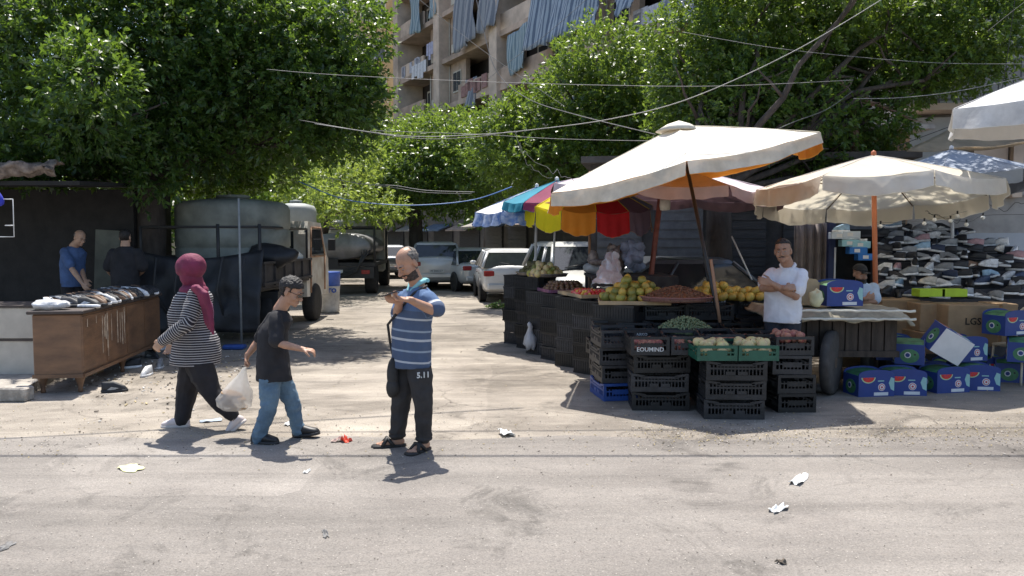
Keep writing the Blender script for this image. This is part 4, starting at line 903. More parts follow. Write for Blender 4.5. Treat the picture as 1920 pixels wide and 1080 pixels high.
for i, (px, Y, lab) in enumerate(((1720, 9.72, 'left'), (1800, 9.75, 'middle'), (1870, 9.95, 'right'))): put_melon((at(px, 448, Y).x, Y, 0), R(10*i-10), 'blue watermelon carton in the back row of the heap, %s one' % lab)
put_melon((gz_(1890, 720)[0]-.02, 9.62, 2*zc), R(20), 'blue watermelon carton alone on the third layer near the right edge')
put_melon((at(1690, 448, 9.5).x, 9.62, zc), R(-15), 'blue watermelon carton in the upper layer furthest left, behind the green end')
# tilted one with white underside towards the road
o = put_melon((at(1795, 630, 8.95).x+.0, 9.05, .52), (0, 0, 0), 'watermelon carton tipped over so its white underside shows')
o.rotation_euler = (Matrix.Rotation(R(10), 4, 'Z') @ Matrix.Rotation(R(28), 4, 'Y') @ Matrix.Rotation(R(-72), 4, 'X')).to_euler()
MB().box((0, 0, -.004), (.415, .305, .006)).build('bottom_flap', [whi], o)
p = at(1575, 568, 9.2); put_melon((p.x, 9.25, .985), R(5), 'blue watermelon carton standing on the cart beside the seated man')
b = MB(); b.box((0, 0, .1), (.34, .3, .2), top=(1.0, 1)); b.prism([(-.17, .2), (.17, .2), (.08, .30), (-.10, .32)], (0, -.15, 0), (1, 0, 0), (0, 0, 1), (0, .01, 0))
o = b.build('open_carton', [card_l], loc=(at(1515, 565, 9.3).x-.02, 9.4, .985), rz=.1); tag(o, 'open tan carton on the cart right behind the vendor', 'carton')
b = MB(); b.ell((0, 0, .09), (.08, .07, .1), None, 18, 12)
for i, v_ in enumerate(b.v): b.v[i] = v_*(1+.3*fnoise(v_, 18))
o = b.build('plastic_bag', [mat('yellowish_plastic', (.62, .60, .38), .5, .2)], loc=(at(1530, 565, 9.0).x+.02, 9.05, .985)); tag(o, 'pale yellow crumpled bag on the cart beside the carton', 'bag')
# cardboard boxes under the shoe rack
def cbox(px0, px1, ytop, ybot, Y, rz, label, text=None, lid=None, d=.5, m=None):
    a = at(px0, ybot, Y); b_ = at(px1, ybot, Y); tp_ = at(px0, ytop, Y); W = b_.x-a.x; z0 = max(0, a.z); H = tp_.z-z0
    o = empty('cardboard_box', ((a.x+b_.x)/2, Y+d/2, z0), rz, label, 'box', 'cardboard boxes under the shoe rack')
    mb_ = MB(); mb_.box((0, 0, H/2), (W, d, H), bev=.008); mb_.box((0, -d/2-.002, H*.96), (W*.98, .004, .03)); mb_.build('carton_body', [m or card], o)
    MB().box((0, -.0, H+.002), (W*.99, .06, .004)).build('tape_strip', [mat('brown_packing_tape', (.28, .18, .09), .3, .1)], o)
    if text: text_obj('printed_text', text, .12, mat('black_print', (.03, .025, .02), .8), (.06, -d/2-.004, H*.60), (1, 0, 0), (0, 0, 1), o, .001, .002)
    return o
cbox(1655, 1725, 562, 640, 10.6, R(-4), 'plain tall cardboard box left of the narrow boxes under the shoe rack')
cbox(1727, 1776, 570, 622, 10.2, R(-3), 'narrow cardboard box under the green shoe boxes')
cbox(1727, 1776, 624, 664, 10.1, R(2), 'low cardboard box below the narrow one')
cbox(1778, 1872, 572, 650, 9.9, R(-2), 'largest cardboard box with black letters on its front', 'LGS°C')
cbox(1874, 1905, 570, 650, 10.2, R(3), 'cardboard box half hidden right of the lettered one')
cbox(1600, 1655, 600, 650, 10.4, R(8), 'cardboard box in shade behind the cart')
cbox(1580, 1640, 650, 690, 9.9, R(-14), 'battered cardboard box lying behind the cart wheel')
for k in range(2):
    o = MB().box((0, 0, .05), (.33, .22, .10), bev=.004).build('shoe_box', [mat('lime_green_card', (.38, .56, .03), .6, .1)]); o.location = (at(1740+42*k, 565, 10.35).x+.05, 10.45, 1.0); tag(o, '%s lime green shoe box under the rack shoes' % ('left' if k == 0 else 'right'), 'box', 'shoe boxes on the rack')
# ---------------------------------------------------------------- shoes
def shoe(name, um, sm_, am, hi=False):
    """length along x (toe +x), 0.28 long"""
    o = empty(name, (0, 0, 0), 0, 'x', 'shoe')
    def outline(k, z, n=20, dx=0):
        r = []
        for i in range(n):
            a = 2*math.pi*i/n; x_ = math.cos(a)*.14; w_ = .042+.010*math.cos(a-.3)*(1 if math.cos(a) > -.2 else -.5)
            r.append(Vector((x_*k+dx, math.sin(a)*w_*k, z)))
        return r
    b = MB(); b.loft([outline(.97, 0), outline(1.03, .012), outline(1.0, .032)]); b.build('sole', [sm_], o)
    b = MB(); rings = []
    for t in (0, .25, .5, .75, 1):
        r = []
        for p in outline(1, 0):
            x_ = p.x; lim = .05+ (.055 if x_ < 0 else .055*max(0, 1-x_/.13)) + (.02 if hi and x_ < .0 else 0)
            r.append(Vector((x_*(.97-.10*t)-.012*t, p.y*(.96-.42*t*t), .03+(lim-.012)*t)))
        rings.append(r)
    b.loft(rings); b.build('upper', [um], o)
    MB().ell((-.062, 0, .105+(.012 if hi else 0)), (.050, .026, .012), Matrix.Rotation(.18, 3, 'Y'), 12, 6).build('ankle_opening', [mat('shaded_shoe_hole', (.03, .028, .03), .9, .2)], o)  # solid dark cap, painted in for the shade inside the ankle hole
    b = MB()
    for i in range(4):
        x_ = .055-.026*i; z_ = .078+.012*i*.7; b.box((x_, 0, z_), (.007, .05, .004), rot=Matrix.Rotation(.5, 3, 'Y'))
    b.prism([(-.075, .035), (-.01, .033), (.045, .048), (-.03, .068)], (0, -.047, 0), (1, 0, 0), (0, 0, 1), (0, .003, 0)); b.build('laces', [am], o)
    return o
def sm(n, c, r=.6): return mat('shoe_'+n, c, r, .2, 20, orand=.35)
W_, G_, K_, N_ = sm('white', (.62, .62, .62)), sm('grey', (.27, .28, .29)), sm('black', (.025, .025, .028)), sm('navy', (.03, .045, .09))
P_, B_, C_, BR = sm('pink', (.50, .30, .32)), sm('light_blue', (.25, .38, .50)), sm('cream', (.50, .44, .36)), sm('brown', (.16, .09, .05))
protos = {}
for nm, (u, s_, a) in {'white': (W_, W_, G_), 'black and white': (K_, W_, W_), 'black': (K_, K_, G_), 'grey': (G_, W_, K_), 'navy': (N_, W_, W_), 'pink': (P_, W_, W_), 'light blue': (B_, W_, N_), 'cream': (C_, C_, BR), 'brown': (BR, K_, C_)}.items():
    protos[nm] = shoe('sports_shoe', u, s_, a)
srnd = random.Random(12)
rk = empty('shoe_rack', (6.2, 12.1, 0), 0, 'stepped rack draped in dark cloth carrying rows of shoes', 'rack')
rkm = mat('dark_rack_cloth', (.035, .035, .042), .8, .3, 5)
RN = ['lowest', 'second', 'third', 'fourth', 'fifth', 'sixth', 'seventh', 'eighth', 'highest']
for r_ in range(9):
    t = r_/8; y = 10.95+1.75*t; z = .93+.95*t
    xl = at(1655-12*t, 448, y).x; xr = at(1985-100*t-(60 if r_ > 6 else 0), 448, y).x
    if r_ == 8: xr = at(1800, 448, y).x
    MB().box(((xl+xr)/2-6.2, y+.12-12.1, z/2), (xr-xl, .25, z-.012)).build('shelf_step', [rkm], rk)
    x_ = xl+.1
    while x_ < xr-.1:
        ang = srnd.choice([R(200), R(170), R(-20), R(235), R(130)])+srnd.uniform(-.5, .5)
        ws = [5, 9, 3.5, 3.5, 2.5, 1.2, 2, 1, .8]; nm = srnd.choices(list(protos), ws)[0]
        p = srnd.uniform(-.03, .03)
        repeat(protos[nm], (x_, y+.10+p, z+srnd.choice([0, 0, .03, .06])), (srnd.uniform(-.3, .12), srnd.uniform(-.2, .1), ang), '%s sports shoe in the %s row of the shoe rack' % (nm, RN[r_]), 'shoes on the rack')
        x_ += srnd.uniform(.17, .24)
o = MB().box((0, .03, .6), (3.2, .05, 2.5)).build('grey_wall_panel', [mat('pale_steel_panel', (.38, .42, .48), .5, .08, 1.5)], loc=(8.6, 13.35, .0)); tag(o, 'pale blue grey metal panel standing behind the right end of the shoe rack', 'panel')
# blue shoe boxes left of the rack
bx_b = mat('bright_blue_card', (.02, .16, .50), .6, .1); bx_w = mat('white_blue_card', (.55, .62, .70), .6, .1); bx_t = mat('pale_turquoise_card', (.28, .52, .60), .6, .1)
lad = empty('shelf_stand', (at(1563, 448, 12.2).x, 12.3, 0), 0, 'dark stand with navy upright left of the shoe rack', 'stand')
MB().box((0, 0, 1.0), (.10, .1, 2.0)).build('upright', [mat('navy_upright', (.02, .03, .09), .6, .2)], lad); MB().box((.045, -.06, .62+.75), (.02, .02, .5)).build('white_strip', [whi], lad)
MB().box((.38, .25, .95), (.75, .04, 1.9)).build('back_panel', [blk], lad)
MB().box((.38, .05, 1.80), (.75, .3, .03)).build('shelf', [rkm], lad)
for i, (px, py, mm, cn) in enumerate(((1573, 438, bx_w, 'white and blue'), (1593, 436, bx_w, 'white'), (1592, 452, bx_t, 'pale turquoise'), (1612, 455, bx_t, 'turquoise'), (1606, 466, bx_b, 'bright blue'), (1622, 478, bx_b, 'deep blue'))):
    p = at(px, py, 12.05-.02*i); o = empty('shoe_box', p, R(-5), '%s shoe box, %s in the stair of boxes left of the orange pole' % (cn, ['first', 'second', 'third', 'fourth', 'fifth', 'last'][i]), 'box', 'shoe boxes on the rack')
    MB().box((0, 0, -.03), (.26, .18, .10), bev=.004).build('box_body', [mm], o); MB().box((-.02, -.093, -.03), (.08, .004, .05)).build('label', [whi], o)
    if i % 2 == 0: repeat(protos['white' if i else 'light blue'], p+Vector((.03, 0, .022)), R(185), 'pale shoe on the %s shoe box left of the orange pole' % cn, 'shoes on the rack')
# hanging grey brown curtain and white metal chair, bulbs
v = []; f = []; N = 40
for j in range(9):
    for i in range(N+1):
        s, t = i/N, j/8; p = at(1490+62*s, 420, 12.4); v.append((p.x, 12.4+.05*math.sin(s*24)+.03*math.sin(s*51+t*2), 2.0-1.95*t))
        if i < N and j < 8: a = j*(N+1)+i; f.append([a, a+1, a+N+2, a+N+1])
o = mesh_obj('hanging_curtain', v, f, mat('grey_brown_curtain', (.20, .165, .15), .9, .2, 5), sm=[True]*len(f)); o.modifiers.new('t', 'SOLIDIFY').thickness = .01; tag(o, 'long grey brown curtain hanging behind the vendor in the white polo', 'curtain')
ch = empty('metal_chair', (6.22, 9.75, 0), R(-70), 'cream painted metal chair cut by the right edge of the photograph', 'chair')
cm = mat('cream_metal', (.62, .56, .44), .5, .15)
pts = [(-.2, .2, .45)]+[(-.2*math.cos(a), .2, .72+.2*math.sin(a)) for a in [math.pi*i/10 for i in range(11)]]+[(.2, .2, .45)]
MB().tube(pts, .016, 7).tube([(-.2, .2, .7), (.2, .2, .7)], .012, 6).build('backrest', [cm], ch); MB().box((0, 0, .45), (.42, .42, .03), bev=.01).build('seat', [cm], ch)
for sx in (-1, 1):
    for sy in (-1, 1): MB().tube([(sx*.19, sy*.19, .44), (sx*.21, sy*.22, 0)], .014, 6).build('leg', [cm], ch)
bulbm = mat('white_bulb_glass', (.85, .85, .82), .3, .02)
for i, (px, py) in enumerate(((1733, 419), (1752, 412), (1651, 424), (1782, 414), (1795, 405), (1812, 421), (1843, 408), (1851, 390), (1868, 362))):
    p = at(px, py, 10.6+.05*i); o = MB().ell((0, 0, 0), .028, None, 10, 8).build('light_bulb', [bulbm], loc=p); tag(o, 'unlit white bulb, %s from the left on the string over the shoe rack' % (['second', 'third', 'first', 'fourth', 'fifth', 'sixth', 'seventh', 'eighth', 'ninth'][i]), 'bulb', 'bulbs strung over the shoe rack')
    MB().tube([(0, 0, .02), (0, 0, .07)], .012, 6).build('socket', [blk_pl], o)
# left cabinet with shoes
c0 = gr(154, 738); cab = empty('wooden_cabinet', (c0.x, c0.y+.03, 0), math.atan2(3.0, -.42)-math.pi/2, 'old brown veneered cabinet on turned legs used as a shoe table at the left', 'cabinet')
ven = mat('scratched_brown_veneer', (.235, .125, .065), .5, .35, 2.2, .2, 25, stretch=(1, 1, 3), c2=(.13, .07, .04)); vtop = mat('dark_table_top', (.06, .045, .04), .6, .3)
LC = 2.95
MB().box((-.26, LC/2, .55), (.52, LC, .70), bev=.01).build('cabinet_body', [ven], cab)
MB().box((-.26, LC/2, .925), (.60, LC+.1, .04), bev=.008).build('table_top', [vtop], cab)
for k in range(4): MB().box((.004, LC*(k+.5)/4, .56), (.014, LC/4-.02, .62)).build('door_panel', [ven], cab)
b = MB(); b.box((-.26, -.005, .20), (.54, .03, .04)); b.box((.01, LC/2, .20), (.03, LC, .04)); b.build('base_moulding', [ven], cab)
for (x_, y_) in ((-.06, .08), (-.46, .08), (-.06, LC-.08), (-.46, LC-.08), (-.06, LC/2)):
    MB().lathe([(.022, 0), (.03, .02), (.022, .05), (.04, .12), (.055, .16), (.05, .2)], (x_, y_, 0), 12).build('leg', [ven], cab)
streak = mat('splashed_white_paint', (.50, .42, .33), .8, .4, 12)
b = MB(); rr = random.Random(2)
for i in range(14):
    y_ = .1+1.35*rr.random(); h = rr.uniform(.08, .5); b.box((.0125, y_, .88-h/2-.1*rr.random()), (.0025, rr.uniform(.006, .02), h))
b.build('paint_streaks', [streak], cab)
M_ = Matrix.Translation(cab.location) @ Matrix.Rotation(cab.rotation_euler.z, 4, 'Z')
k = 0
for i in range(22):
    for j in range(3):
        lp_ = M_ @ Vector((-.05-.20*j, .35+.118*i+.03*(j % 2), .946)); nm = srnd.choices(['black', 'black and white', 'white', 'grey', 'brown'], [7, 3, .6 + .07*i, 2, 3])[0]
        repeat(protos[nm], lp_, (srnd.uniform(-.3, .3), 0, R(-12)+srnd.uniform(-.35, .35)), '%s shoe on the cabinet top, %s line from the front edge' % (nm, ['first', 'second', 'third'][j]), 'shoes on the cabinet')
for (px, py, nm) in ((275, 705, 'white'), (300, 690, 'grey'), (245, 690, 'black and white'), (320, 670, 'grey'), (285, 672, 'black'), (215, 735, 'black'), (310, 655, 'white')):
    p = gr(px, py); repeat(protos[nm], (p.x, p.y, 0), srnd.uniform(0, 6), '%s shoe lying on the ground under the cabinet end' % nm, 'shoes on the ground')
for o_ in list(protos.values()): kill(o_)
b = MB(); b.ell((0, 0, .05), (.20, .14, .06), None, 24, 12)
for i, v_ in enumerate(b.v): b.v[i] = v_*(1+.35*fnoise(v_, 12)+.2*fnoise(v_, 30))
o = b.build('plastic_bag', [mat('crinkled_white_plastic', (.68, .68, .69), .35, .1, 8, .6, 20, trans=.2)], loc=M_ @ Vector((-.38, .14, .95))); tag(o, 'crinkled white plastic bag on the front corner of the cabinet', 'bag')
o = MB().box((0, 0, .008), (.26, .2, .012), bev=.003).build('paper_sheet', [whi], loc=M_ @ Vector((-.25, 1.0, 1.03)), rz=.3); o.rotation_euler.x = .1; tag(o, 'white card lying on the shoes of the cabinet', 'paper')
# white display cabinets at far left
for (px, yt, yb, Y, lab) in ((34, 565, 626, 8.9, 'upper cream cabinet drawer unit at the far left'), (34, 630, 697, 8.9, 'lower cream cabinet drawer unit at the far left')):
    pass
cw = mat('cream_laminate', (.48, .44, .38), .6, .12, 3)
xr = -5.60
dw = empty('drawer_cabinet', (xr-.62, 9.95, .11), 0, 'cream two tier drawer cabinet on the pavement at the far left', 'cabinet')
MB().box((0, 0, .2), (.9, .6, .42), bev=.01).build('lower_unit', [cw], dw); MB().box((0, 0, .62), (.9, .6, .38), bev=.01).build('upper_unit', [cw], dw); MB().box((0, 0, .415), (.92, .62, .025)).box((0, 0, .825), (.94, .64, .025)).build('edge_trim', [vtop], dw)
o = MB().box((0, 0, .16), (.32, .35, .32), bev=.005).build('cardboard_box', [card]); o.location = (xr+.05, 10.3, .0); tag(o, 'small cardboard box beside the cream drawer cabinet', 'box')
bs = at(8, 385, 9.2); b = MB()
for j in range(2):
    b.tube([bs+Vector((.0, 0, .07-.3*j)), bs+Vector((.10, 0, .07-.3*j))], .006, 5)
b.tube([bs+Vector((-.2, 0, .07)), bs+Vector((.1, 0, .07)), bs+Vector((.1, 0, -.36)), bs+Vector((-.2, 0, -.36))], .006, 5); o = b.build('wire_frame', [whp]); tag(o, 'white wire display frame hanging at the left edge', 'frame')
b = MB(); b.ell((0, 0, 0), (.13, .05, .10), None, 16, 10)
for i, v_ in enumerate(b.v): b.v[i] = v_*(1+.3*fnoise(v_, 10))
o = b.build('cap', [mat('royal_blue_cloth', (.03, .04, .42), .8, .2)], loc=at(-12, 372, 9.2)); tag(o, 'royal blue cap hanging at the left edge', 'cap')
# ---------------------------------------------------------------- people
def fuse(mb, name, mats, parent, voxel=.006, smooth=3, wr=0, wsc=9, seed=0, wst=(1, 1, 1)):
    me = bpy.data.meshes.new('tmp'); me.from_pydata([tuple(v) for v in mb.v], [], mb.f); me.update()
    bm = bmesh.new(); bm.from_mesh(me); bmesh.ops.recalc_face_normals(bm, faces=bm.faces); bm.to_mesh(me); bm.free()
    o = bpy.data.objects.new('tmp', me); col.objects.link(o)
    r = o.modifiers.new('r', 'REMESH'); r.mode = 'VOXEL'; r.voxel_size = voxel; r.use_smooth_shade = True
    s = o.modifiers.new('s', 'SMOOTH'); s.iterations = smooth; s.factor = .5
    bpy.context.view_layer.update()
    m2 = bpy.data.meshes.new_from_object(o.evaluated_get(bpy.context.evaluated_depsgraph_get())); bpy.data.objects.remove(o); bpy.data.meshes.remove(me)
    if wr:
        n = len(m2.vertices); co = np.empty(n*3, np.float32); no = np.empty(n*3, np.float32)
        m2.vertices.foreach_get('co', co); m2.vertices.foreach_get('normal', no); co = co.reshape(-1, 3); no = no.reshape(-1, 3)
        d = np.empty(n, np.float32)
        for i in range(n):
            x, y, z = co[i]; q = Vector((x*wst[0]*wsc+seed, y*wst[1]*wsc, z*wst[2]*wsc))
            a = noise.noise(q); b = noise.noise(q*2.3); d[i] = (1-abs(a)*2.2)*.6+b*.35
        co += no*(d*wr)[:, None]; m2.vertices.foreach_set('co', co.reshape(-1))
    m2.name = name; m2.materials.clear()
    for m in (mats if isinstance(mats, list) else [mats]): m2.materials.append(m)
    m2.polygons.foreach_set('use_smooth', [True]*len(m2.polygons)); m2.update()
    o = bpy.data.objects.new(name, m2); col.objects.link(o); o.parent = parent
    return o
def peel(body, name, m, parent, M, pred, off, nz=.3, nsc=60, seed=0):
    """copy the faces of body for which pred(head-local point) holds, pushed out: hair, beards, straps that follow the surface"""
    me = body.data; Mi = M.inverted(); loc = [Mi @ v.co for v in me.vertices]; ok = [pred(p) for p in loc]
    fs = [list(p.vertices) for p in me.polygons if all(ok[i] for i in p.vertices)]
    if not fs: return None
    cnt = {}
    for f in fs:
        for a, b in zip(f, f[1:]+f[:1]): k = (min(a, b), max(a, b)); cnt[k] = cnt.get(k, 0)+1
    edge = {i for k, c in cnt.items() if c == 1 for i in k}
    idx = {}; vs = []; out = []
    for f in fs:
        r = []
        for i in f:
            if i not in idx:
                idx[i] = len(vs); v = me.vertices[i]; p = v.co
                h = -.002 if i in edge else off*(1+nz*fnoise(p, nsc, seed)*2); vs.append(p+v.normal*h)
            r.append(idx[i])
        out.append(r)
    return mesh_obj(name, vs, out, m, parent, sm=[True]*len(out))
def face_dir(th): return Vector((math.sin(th), -math.cos(th), 0)), Vector((math.cos(th), math.sin(th), 0))
def cone(mb, pts, rs, n=12):
    """rounded tapering chain"""
    pts = [Vector(p) for p in pts]; mb.tube(pts, rs, n)
    for p, r in zip(pts, rs): mb.ell(p, r*.985, None, n, 8)
def sect(mb, rows, th, n=24):
    """rows: (centre Vector, half width, half depth[, yaw])"""
    rings = []
    for r in rows:
        yw = r[3] if len(r) > 3 else th; f, l = face_dir(yw)
        rings.append([Vector(r[0])+l*(r[1]*math.cos(a))+f*(-r[2]*math.sin(a)) for a in (2*math.pi*i/n for i in range(n))])
    mb.loft(rings)
def head(mb, M, sc=1.0, nose=1.0, fat=0.0):
    def P(*a): return M @ Vector(a)
    R3 = M.to_3x3().normalized(); k = M.to_scale()[0]
    def E(c, r, rot=None): mb.ell(P(*c), [x*k for x in r], R3 @ rot if rot is not None else R3, 16, 12)
    E((0, .018, .035), (.077, .095, .086)); E((0, -.022, -.018), (.063+fat, .068, .086)); E((0, -.032, -.075), (.047+fat, .050, .036)); E((0, -.076, -.094), (.021, .019, .018))
    mb.tube([P(0, -.084, .018), P(0, -.100, -.012), P(0, -.111*nose, -.030)], [.0075*k, .010*k, .0135*k], 10); E((0, -.106*nose, -.032), (.0135, .013, .011))
    for s in (-1, 1):
        E((s*.011, -.097, -.034), (.009, .010, .008)); E((s*.030, -.079, .026), (.027, .013, .010)); E((s*.039, -.060, -.032), (.024, .024, .026)); E((s*.079, .014, -.008), (.010, .020, .033))
    E((0, -.090, -.060), (.023, .012, .007)); E((0, -.088, -.073), (.019, .012, .008))
def face_parts(M, parent, skin, browm, closed=False, lipm=None):
    R3 = M.to_3x3().normalized(); k = M.to_scale()[0]; wh = mat('eye_white', (.36, .31, .28), .3, .05); ir = mat('dark_iris', (.03, .018, .012), .2, .1)
    for s in (-1, 1):
        b = MB(); b.ell(M @ Vector((s*.031, -.0775, .003)), (.0125*k, .008*k, .004*k if closed else .0058*k), R3, 10, 8, 0); b.ell(M @ Vector((s*.031, -.0825, .0005)), (.0055*k, .004*k, .0048*k), R3, 8, 6, 1); b.build('eye', [wh, ir], parent)
        b = MB(); b.tube([M @ Vector((s*.014, -.0915, .026)), M @ Vector((s*.032, -.0925, .032)), M @ Vector((s*.050, -.080, .025))], [.004*k, .0048*k, .003*k], 6); b.build('eyebrow', [browm], parent)
    b = MB(); b.tube([M @ Vector((-.020, -.093, -.067)), M @ Vector((0, -.1005, -.0655)), M @ Vector((.020, -.093, -.067))], [.0018*k, .003*k, .0018*k], 6); b.build('mouth', [lipm or mat('lip_skin', (.30, .12, .10), .5, .1)], parent)
def hand(mb, w, d, nrm, thumb, curl=.5, sc=1.0, spread=.06):
    """w wrist, d towards fingertips, nrm palm-facing normal, thumb: unit side vector towards the thumb"""
    w = Vector(w); d = Vector(d).normalized(); nrm = Vector(nrm); nrm = (nrm-d*nrm.dot(d)).normalized(); t = d.cross(nrm); t = t if t.dot(Vector(thumb)) > 0 else -t
    L = .085*sc
    cone(mb, [w-d*.02*sc, w+d*.02*sc], [.026*sc, .025*sc], 10)
    for i in range(4):
        o = (1.5-i)*.0195*sc; k = w+d*L+t*o*1.05; cone(mb, [w+d*.012*sc+t*o*.75, k], [.0155*sc, .0115*sc], 8)
        ln = (.070, .078, .073, .057)[i]*sc; p = k; a = 0; dd = (d+t*spread*(1.5-i)).normalized(); pts = [p]
        for j, (fr, c) in enumerate(((.42, .7), (.33, 1.1), (.27, .7))):
            a += curl*c*(1+.12*i); q = (dd*math.cos(a)+nrm*math.sin(a)); p = p+q*ln*fr; pts.append(p)
        cone(mb, pts, [.0105*sc, .0095*sc, .0088*sc, .0078*sc], 8)
    p = w+d*.022*sc+t*.026*sc; q = (d*.65+t*.75+nrm*.25).normalized(); p1 = p+q*.038*sc; q2 = (d*.9+t*.25+nrm*(.3+.5*curl)).normalized(); p2 = p1+q2*.030*sc; p3 = p2+(q2+nrm*.3*curl).normalized()*.024*sc
    cone(mb, [p, p1, p2, p3], [.015*sc, .0125*sc, .0108*sc, .0088*sc], 8)
def arm(mb, s, e, w, k=1.0): s, e, w = Vector(s), Vector(e), Vector(w); cone(mb, [s, s.lerp(e, .5), e, e.lerp(w, .35), w], [.052*k, .045*k, .038*k, .040*k, .026*k])
def leg(mb, h, kn, a, k=1.0): h, kn, a = Vector(h), Vector(kn), Vector(a); cone(mb, [h, h.lerp(kn, .5), kn, kn.lerp(a, .35), a], [.085*k, .070*k, .052*k, .054*k, .035*k])
def foot(mb, a, d, k=1.0, pitch=0):
    """a ankle, d foot direction"""
    a = Vector(a); d = Vector(d).normalized(); s = Vector((-d.y, d.x, 0)); up = Vector((0, 0, 1))
    cone(mb, [a, a-up*.045*k-d*.015*k], [.036*k, .036*k]); cone(mb, [a-up*.050*k-d*.03*k, a-up*.055*k+d*.07*k, a-up*.066*k+d*.135*k], [.034*k, .032*k, .022*k])
    for i in range(5):
        o = (i-2)*.018*k; q = a-up*.070*k+d*(.14-.008*abs(i-1))*k+s*o; cone(mb, [q, q+d*(.035-.004*i)*k], [.013*k, .011*k], 8)
def shoe_fig(name, a, d, parent, m, solem, k=1.0, pitch=0.0, L=.27):
    """a shoe around ankle a; pitch > 0 lifts the heel"""
    a = Vector(a); d = Vector(d).normalized(); rot = Matrix.Rotation(math.atan2(d.y, d.x), 3, 'Z') @ Matrix.Rotation(pitch, 3, 'Y'); b = MB()
    def P(x, y, z): return a+rot @ Vector((x*k, y*k, z*k))
    def ring(x, w, h, z0, n=14): return [P(x, w*math.cos(q), z0+h*(.5+.5*math.sin(q)) if math.sin(q) > -.5 else z0) for q in (2*math.pi*i/n for i in range(n))]
    z0 = -.085; F = L*.70; Bk = -L*.28
    b.loft([ring(Bk, .012, .05, z0), ring(Bk+.02, .034, .085, z0), ring(-.01, .040, .10, z0), ring(.05, .042, .085, z0), ring(F*.6, .047, .062, z0), ring(F*.88, .043, .045, z0), ring(F, .018, .03, z0)])
    b.tube([P(-.012, 0, -.01), P(-.005, 0, .02)], .046*k, 12)
    o = b.build(name, [m], parent)
    b = MB(); out = lambda e, z: [P(x, y*e, z) for x, y in [(Bk-.005, 0), (Bk+.012, .03), (-.01, .043), (.06, .043), (F*.62, .052), (F*.9, .044), (F+.006, .012), (F+.006, -.012), (F*.9, -.044), (F*.62, -.052), (.06, -.043), (-.01, -.043), (Bk+.012, -.03)]]
    b.loft([out(1, z0-.014), out(1.03, z0-.002), out(1.0, z0+.012)]); b.build('sole', [solem], o)
    return o
def stripe_attr(o, bones, name='band'):
    """distance along the nearest bone, so stripes run round sleeves and torso"""
    me = o.data; n = len(me.vertices); co = np.empty(n*3, np.float32); me.vertices.foreach_get('co', co); co = co.reshape(-1, 3); best = np.full(n, 9e9); val = np.zeros(n)
    for (a, b, base, bias) in bones:
        a = np.array(a); b = np.array(b); d = b-a; L = np.linalg.norm(d); d = d/L; t = (co-a)@d; tc = np.clip(t, -.02, L+.05); q = np.linalg.norm(co-(a+tc[:, None]*d), axis=1)
        if bias: q = np.where((q < bias) & (t < L+.09), q*.01, 9e8)
        k = q < best; best[k] = q[k]; val[k] = base+t[k]
    at_ = me.attributes.new(name, 'FLOAT', 'POINT'); at_.data.foreach_set('value', val.astype(np.float32))
def skin_m(n, c): return mat('skin_'+n, c, .5, .12, 14, .12, 90, spec=.4)
def hips(a, b, w):
    a, b = Vector(a), Vector(b); m = (a+b)/2; d = (a-b).normalized()*(w/2); return m+d, m-d
def cut_top(o, z):
    me = o.data; bm = bmesh.new(); bm.from_mesh(me); bmesh.ops.delete(bm, geom=[v for v in bm.verts if v.co.z > z], context='VERTS'); bm.to_mesh(me); bm.free()
def hmat(pos, yaw, pitch=0, roll=0, sc=1.0):
    return Matrix.Translation(pos) @ Matrix.Rotation(yaw, 4, 'Z') @ Matrix.Rotation(pitch, 4, 'X') @ Matrix.Rotation(roll, 4, 'Y') @ Matrix.Scale(sc, 4)
sk1 = skin_m('tan', (.42, .235, .155)); sk2 = skin_m('olive', (.46, .28, .19)); sk3 = skin_m('brown', (.34, .19, .125))
hair_b = mat('black_hair', (.018, .014, .012), .55, .4, 60, .5, 160); hair_g = mat('grey_hair', (.16, .14, .125), .7, .45, 60, .5, 160); beard_g = mat('dark_beard', (.055, .042, .036), .8, .5, 70, .5, 160)
def jp(base): 
    def f(px, py, Y): return at(px, py, Y)-base
    return f

# ---- woman in maroon headscarf
B = Vector((at(375, 448, 7.33).x, 7.33, 0)); j = jp(B); th = R(-105); f_, l_ = face_dir(th)
pw = empty('person', B, 0, 'heavy woman in maroon headscarf, striped black and white top and black trousers, walking left', 'person')
hp = j(355, 508, 7.30); nk = j(364, 535, 7.34); shN, shF = j(368, 556, 7.08), j(368, 556, 7.60); eN, wN = j(350, 608, 6.98), j(304, 640, 7.02); eF, wF = j(340, 605, 7.66), j(322, 640, 7.55)
hN, hF = j(366, 672, 7.24), j(366, 672, 7.44); hN, hF = hips(hN, hF, 0.19); kN, aN = j(398, 738, 7.24), j(438, 784, 7.26); kF, aF = j(350, 735, 7.44), j(341, 793, 7.38)
b = MB(); Mh = hmat(hp, th, R(14), 0, .96); head(b, Mh, fat=.006); cone(b, [hp+Vector((.02, 0, -.04)), nk], [.055, .06])
sect(b, [(nk+Vector((0, 0, -.02)), .10, .07), (nk+Vector((0, 0, -.12)), .17, .11), ((hN+hF)/2+Vector((0, 0, .2)), .17, .14), ((hN+hF)/2, .17, .15)], th)
arm(b, shN, eN, wN, 1.15); arm(b, shF, eF, wF, 1.15); hand(b, wN, (wN-eN)+Vector((-.02, 0, -.12)), (0, .9, -.2), (-1, 0, 0.2), .5, .92); hand(b, wF, (-.3, 0, -1), (0, -1, 0), (-1, 0, 0), .5, .92)
leg(b, hN, kN, aN, 1.15); leg(b, hF, kF, aF, 1.15)
bd = fuse(b, 'body', [sk2], pw, .0065); face_parts(Mh, pw, sk2, hair_b)
b = MB(); mid = (hN+hF)/2
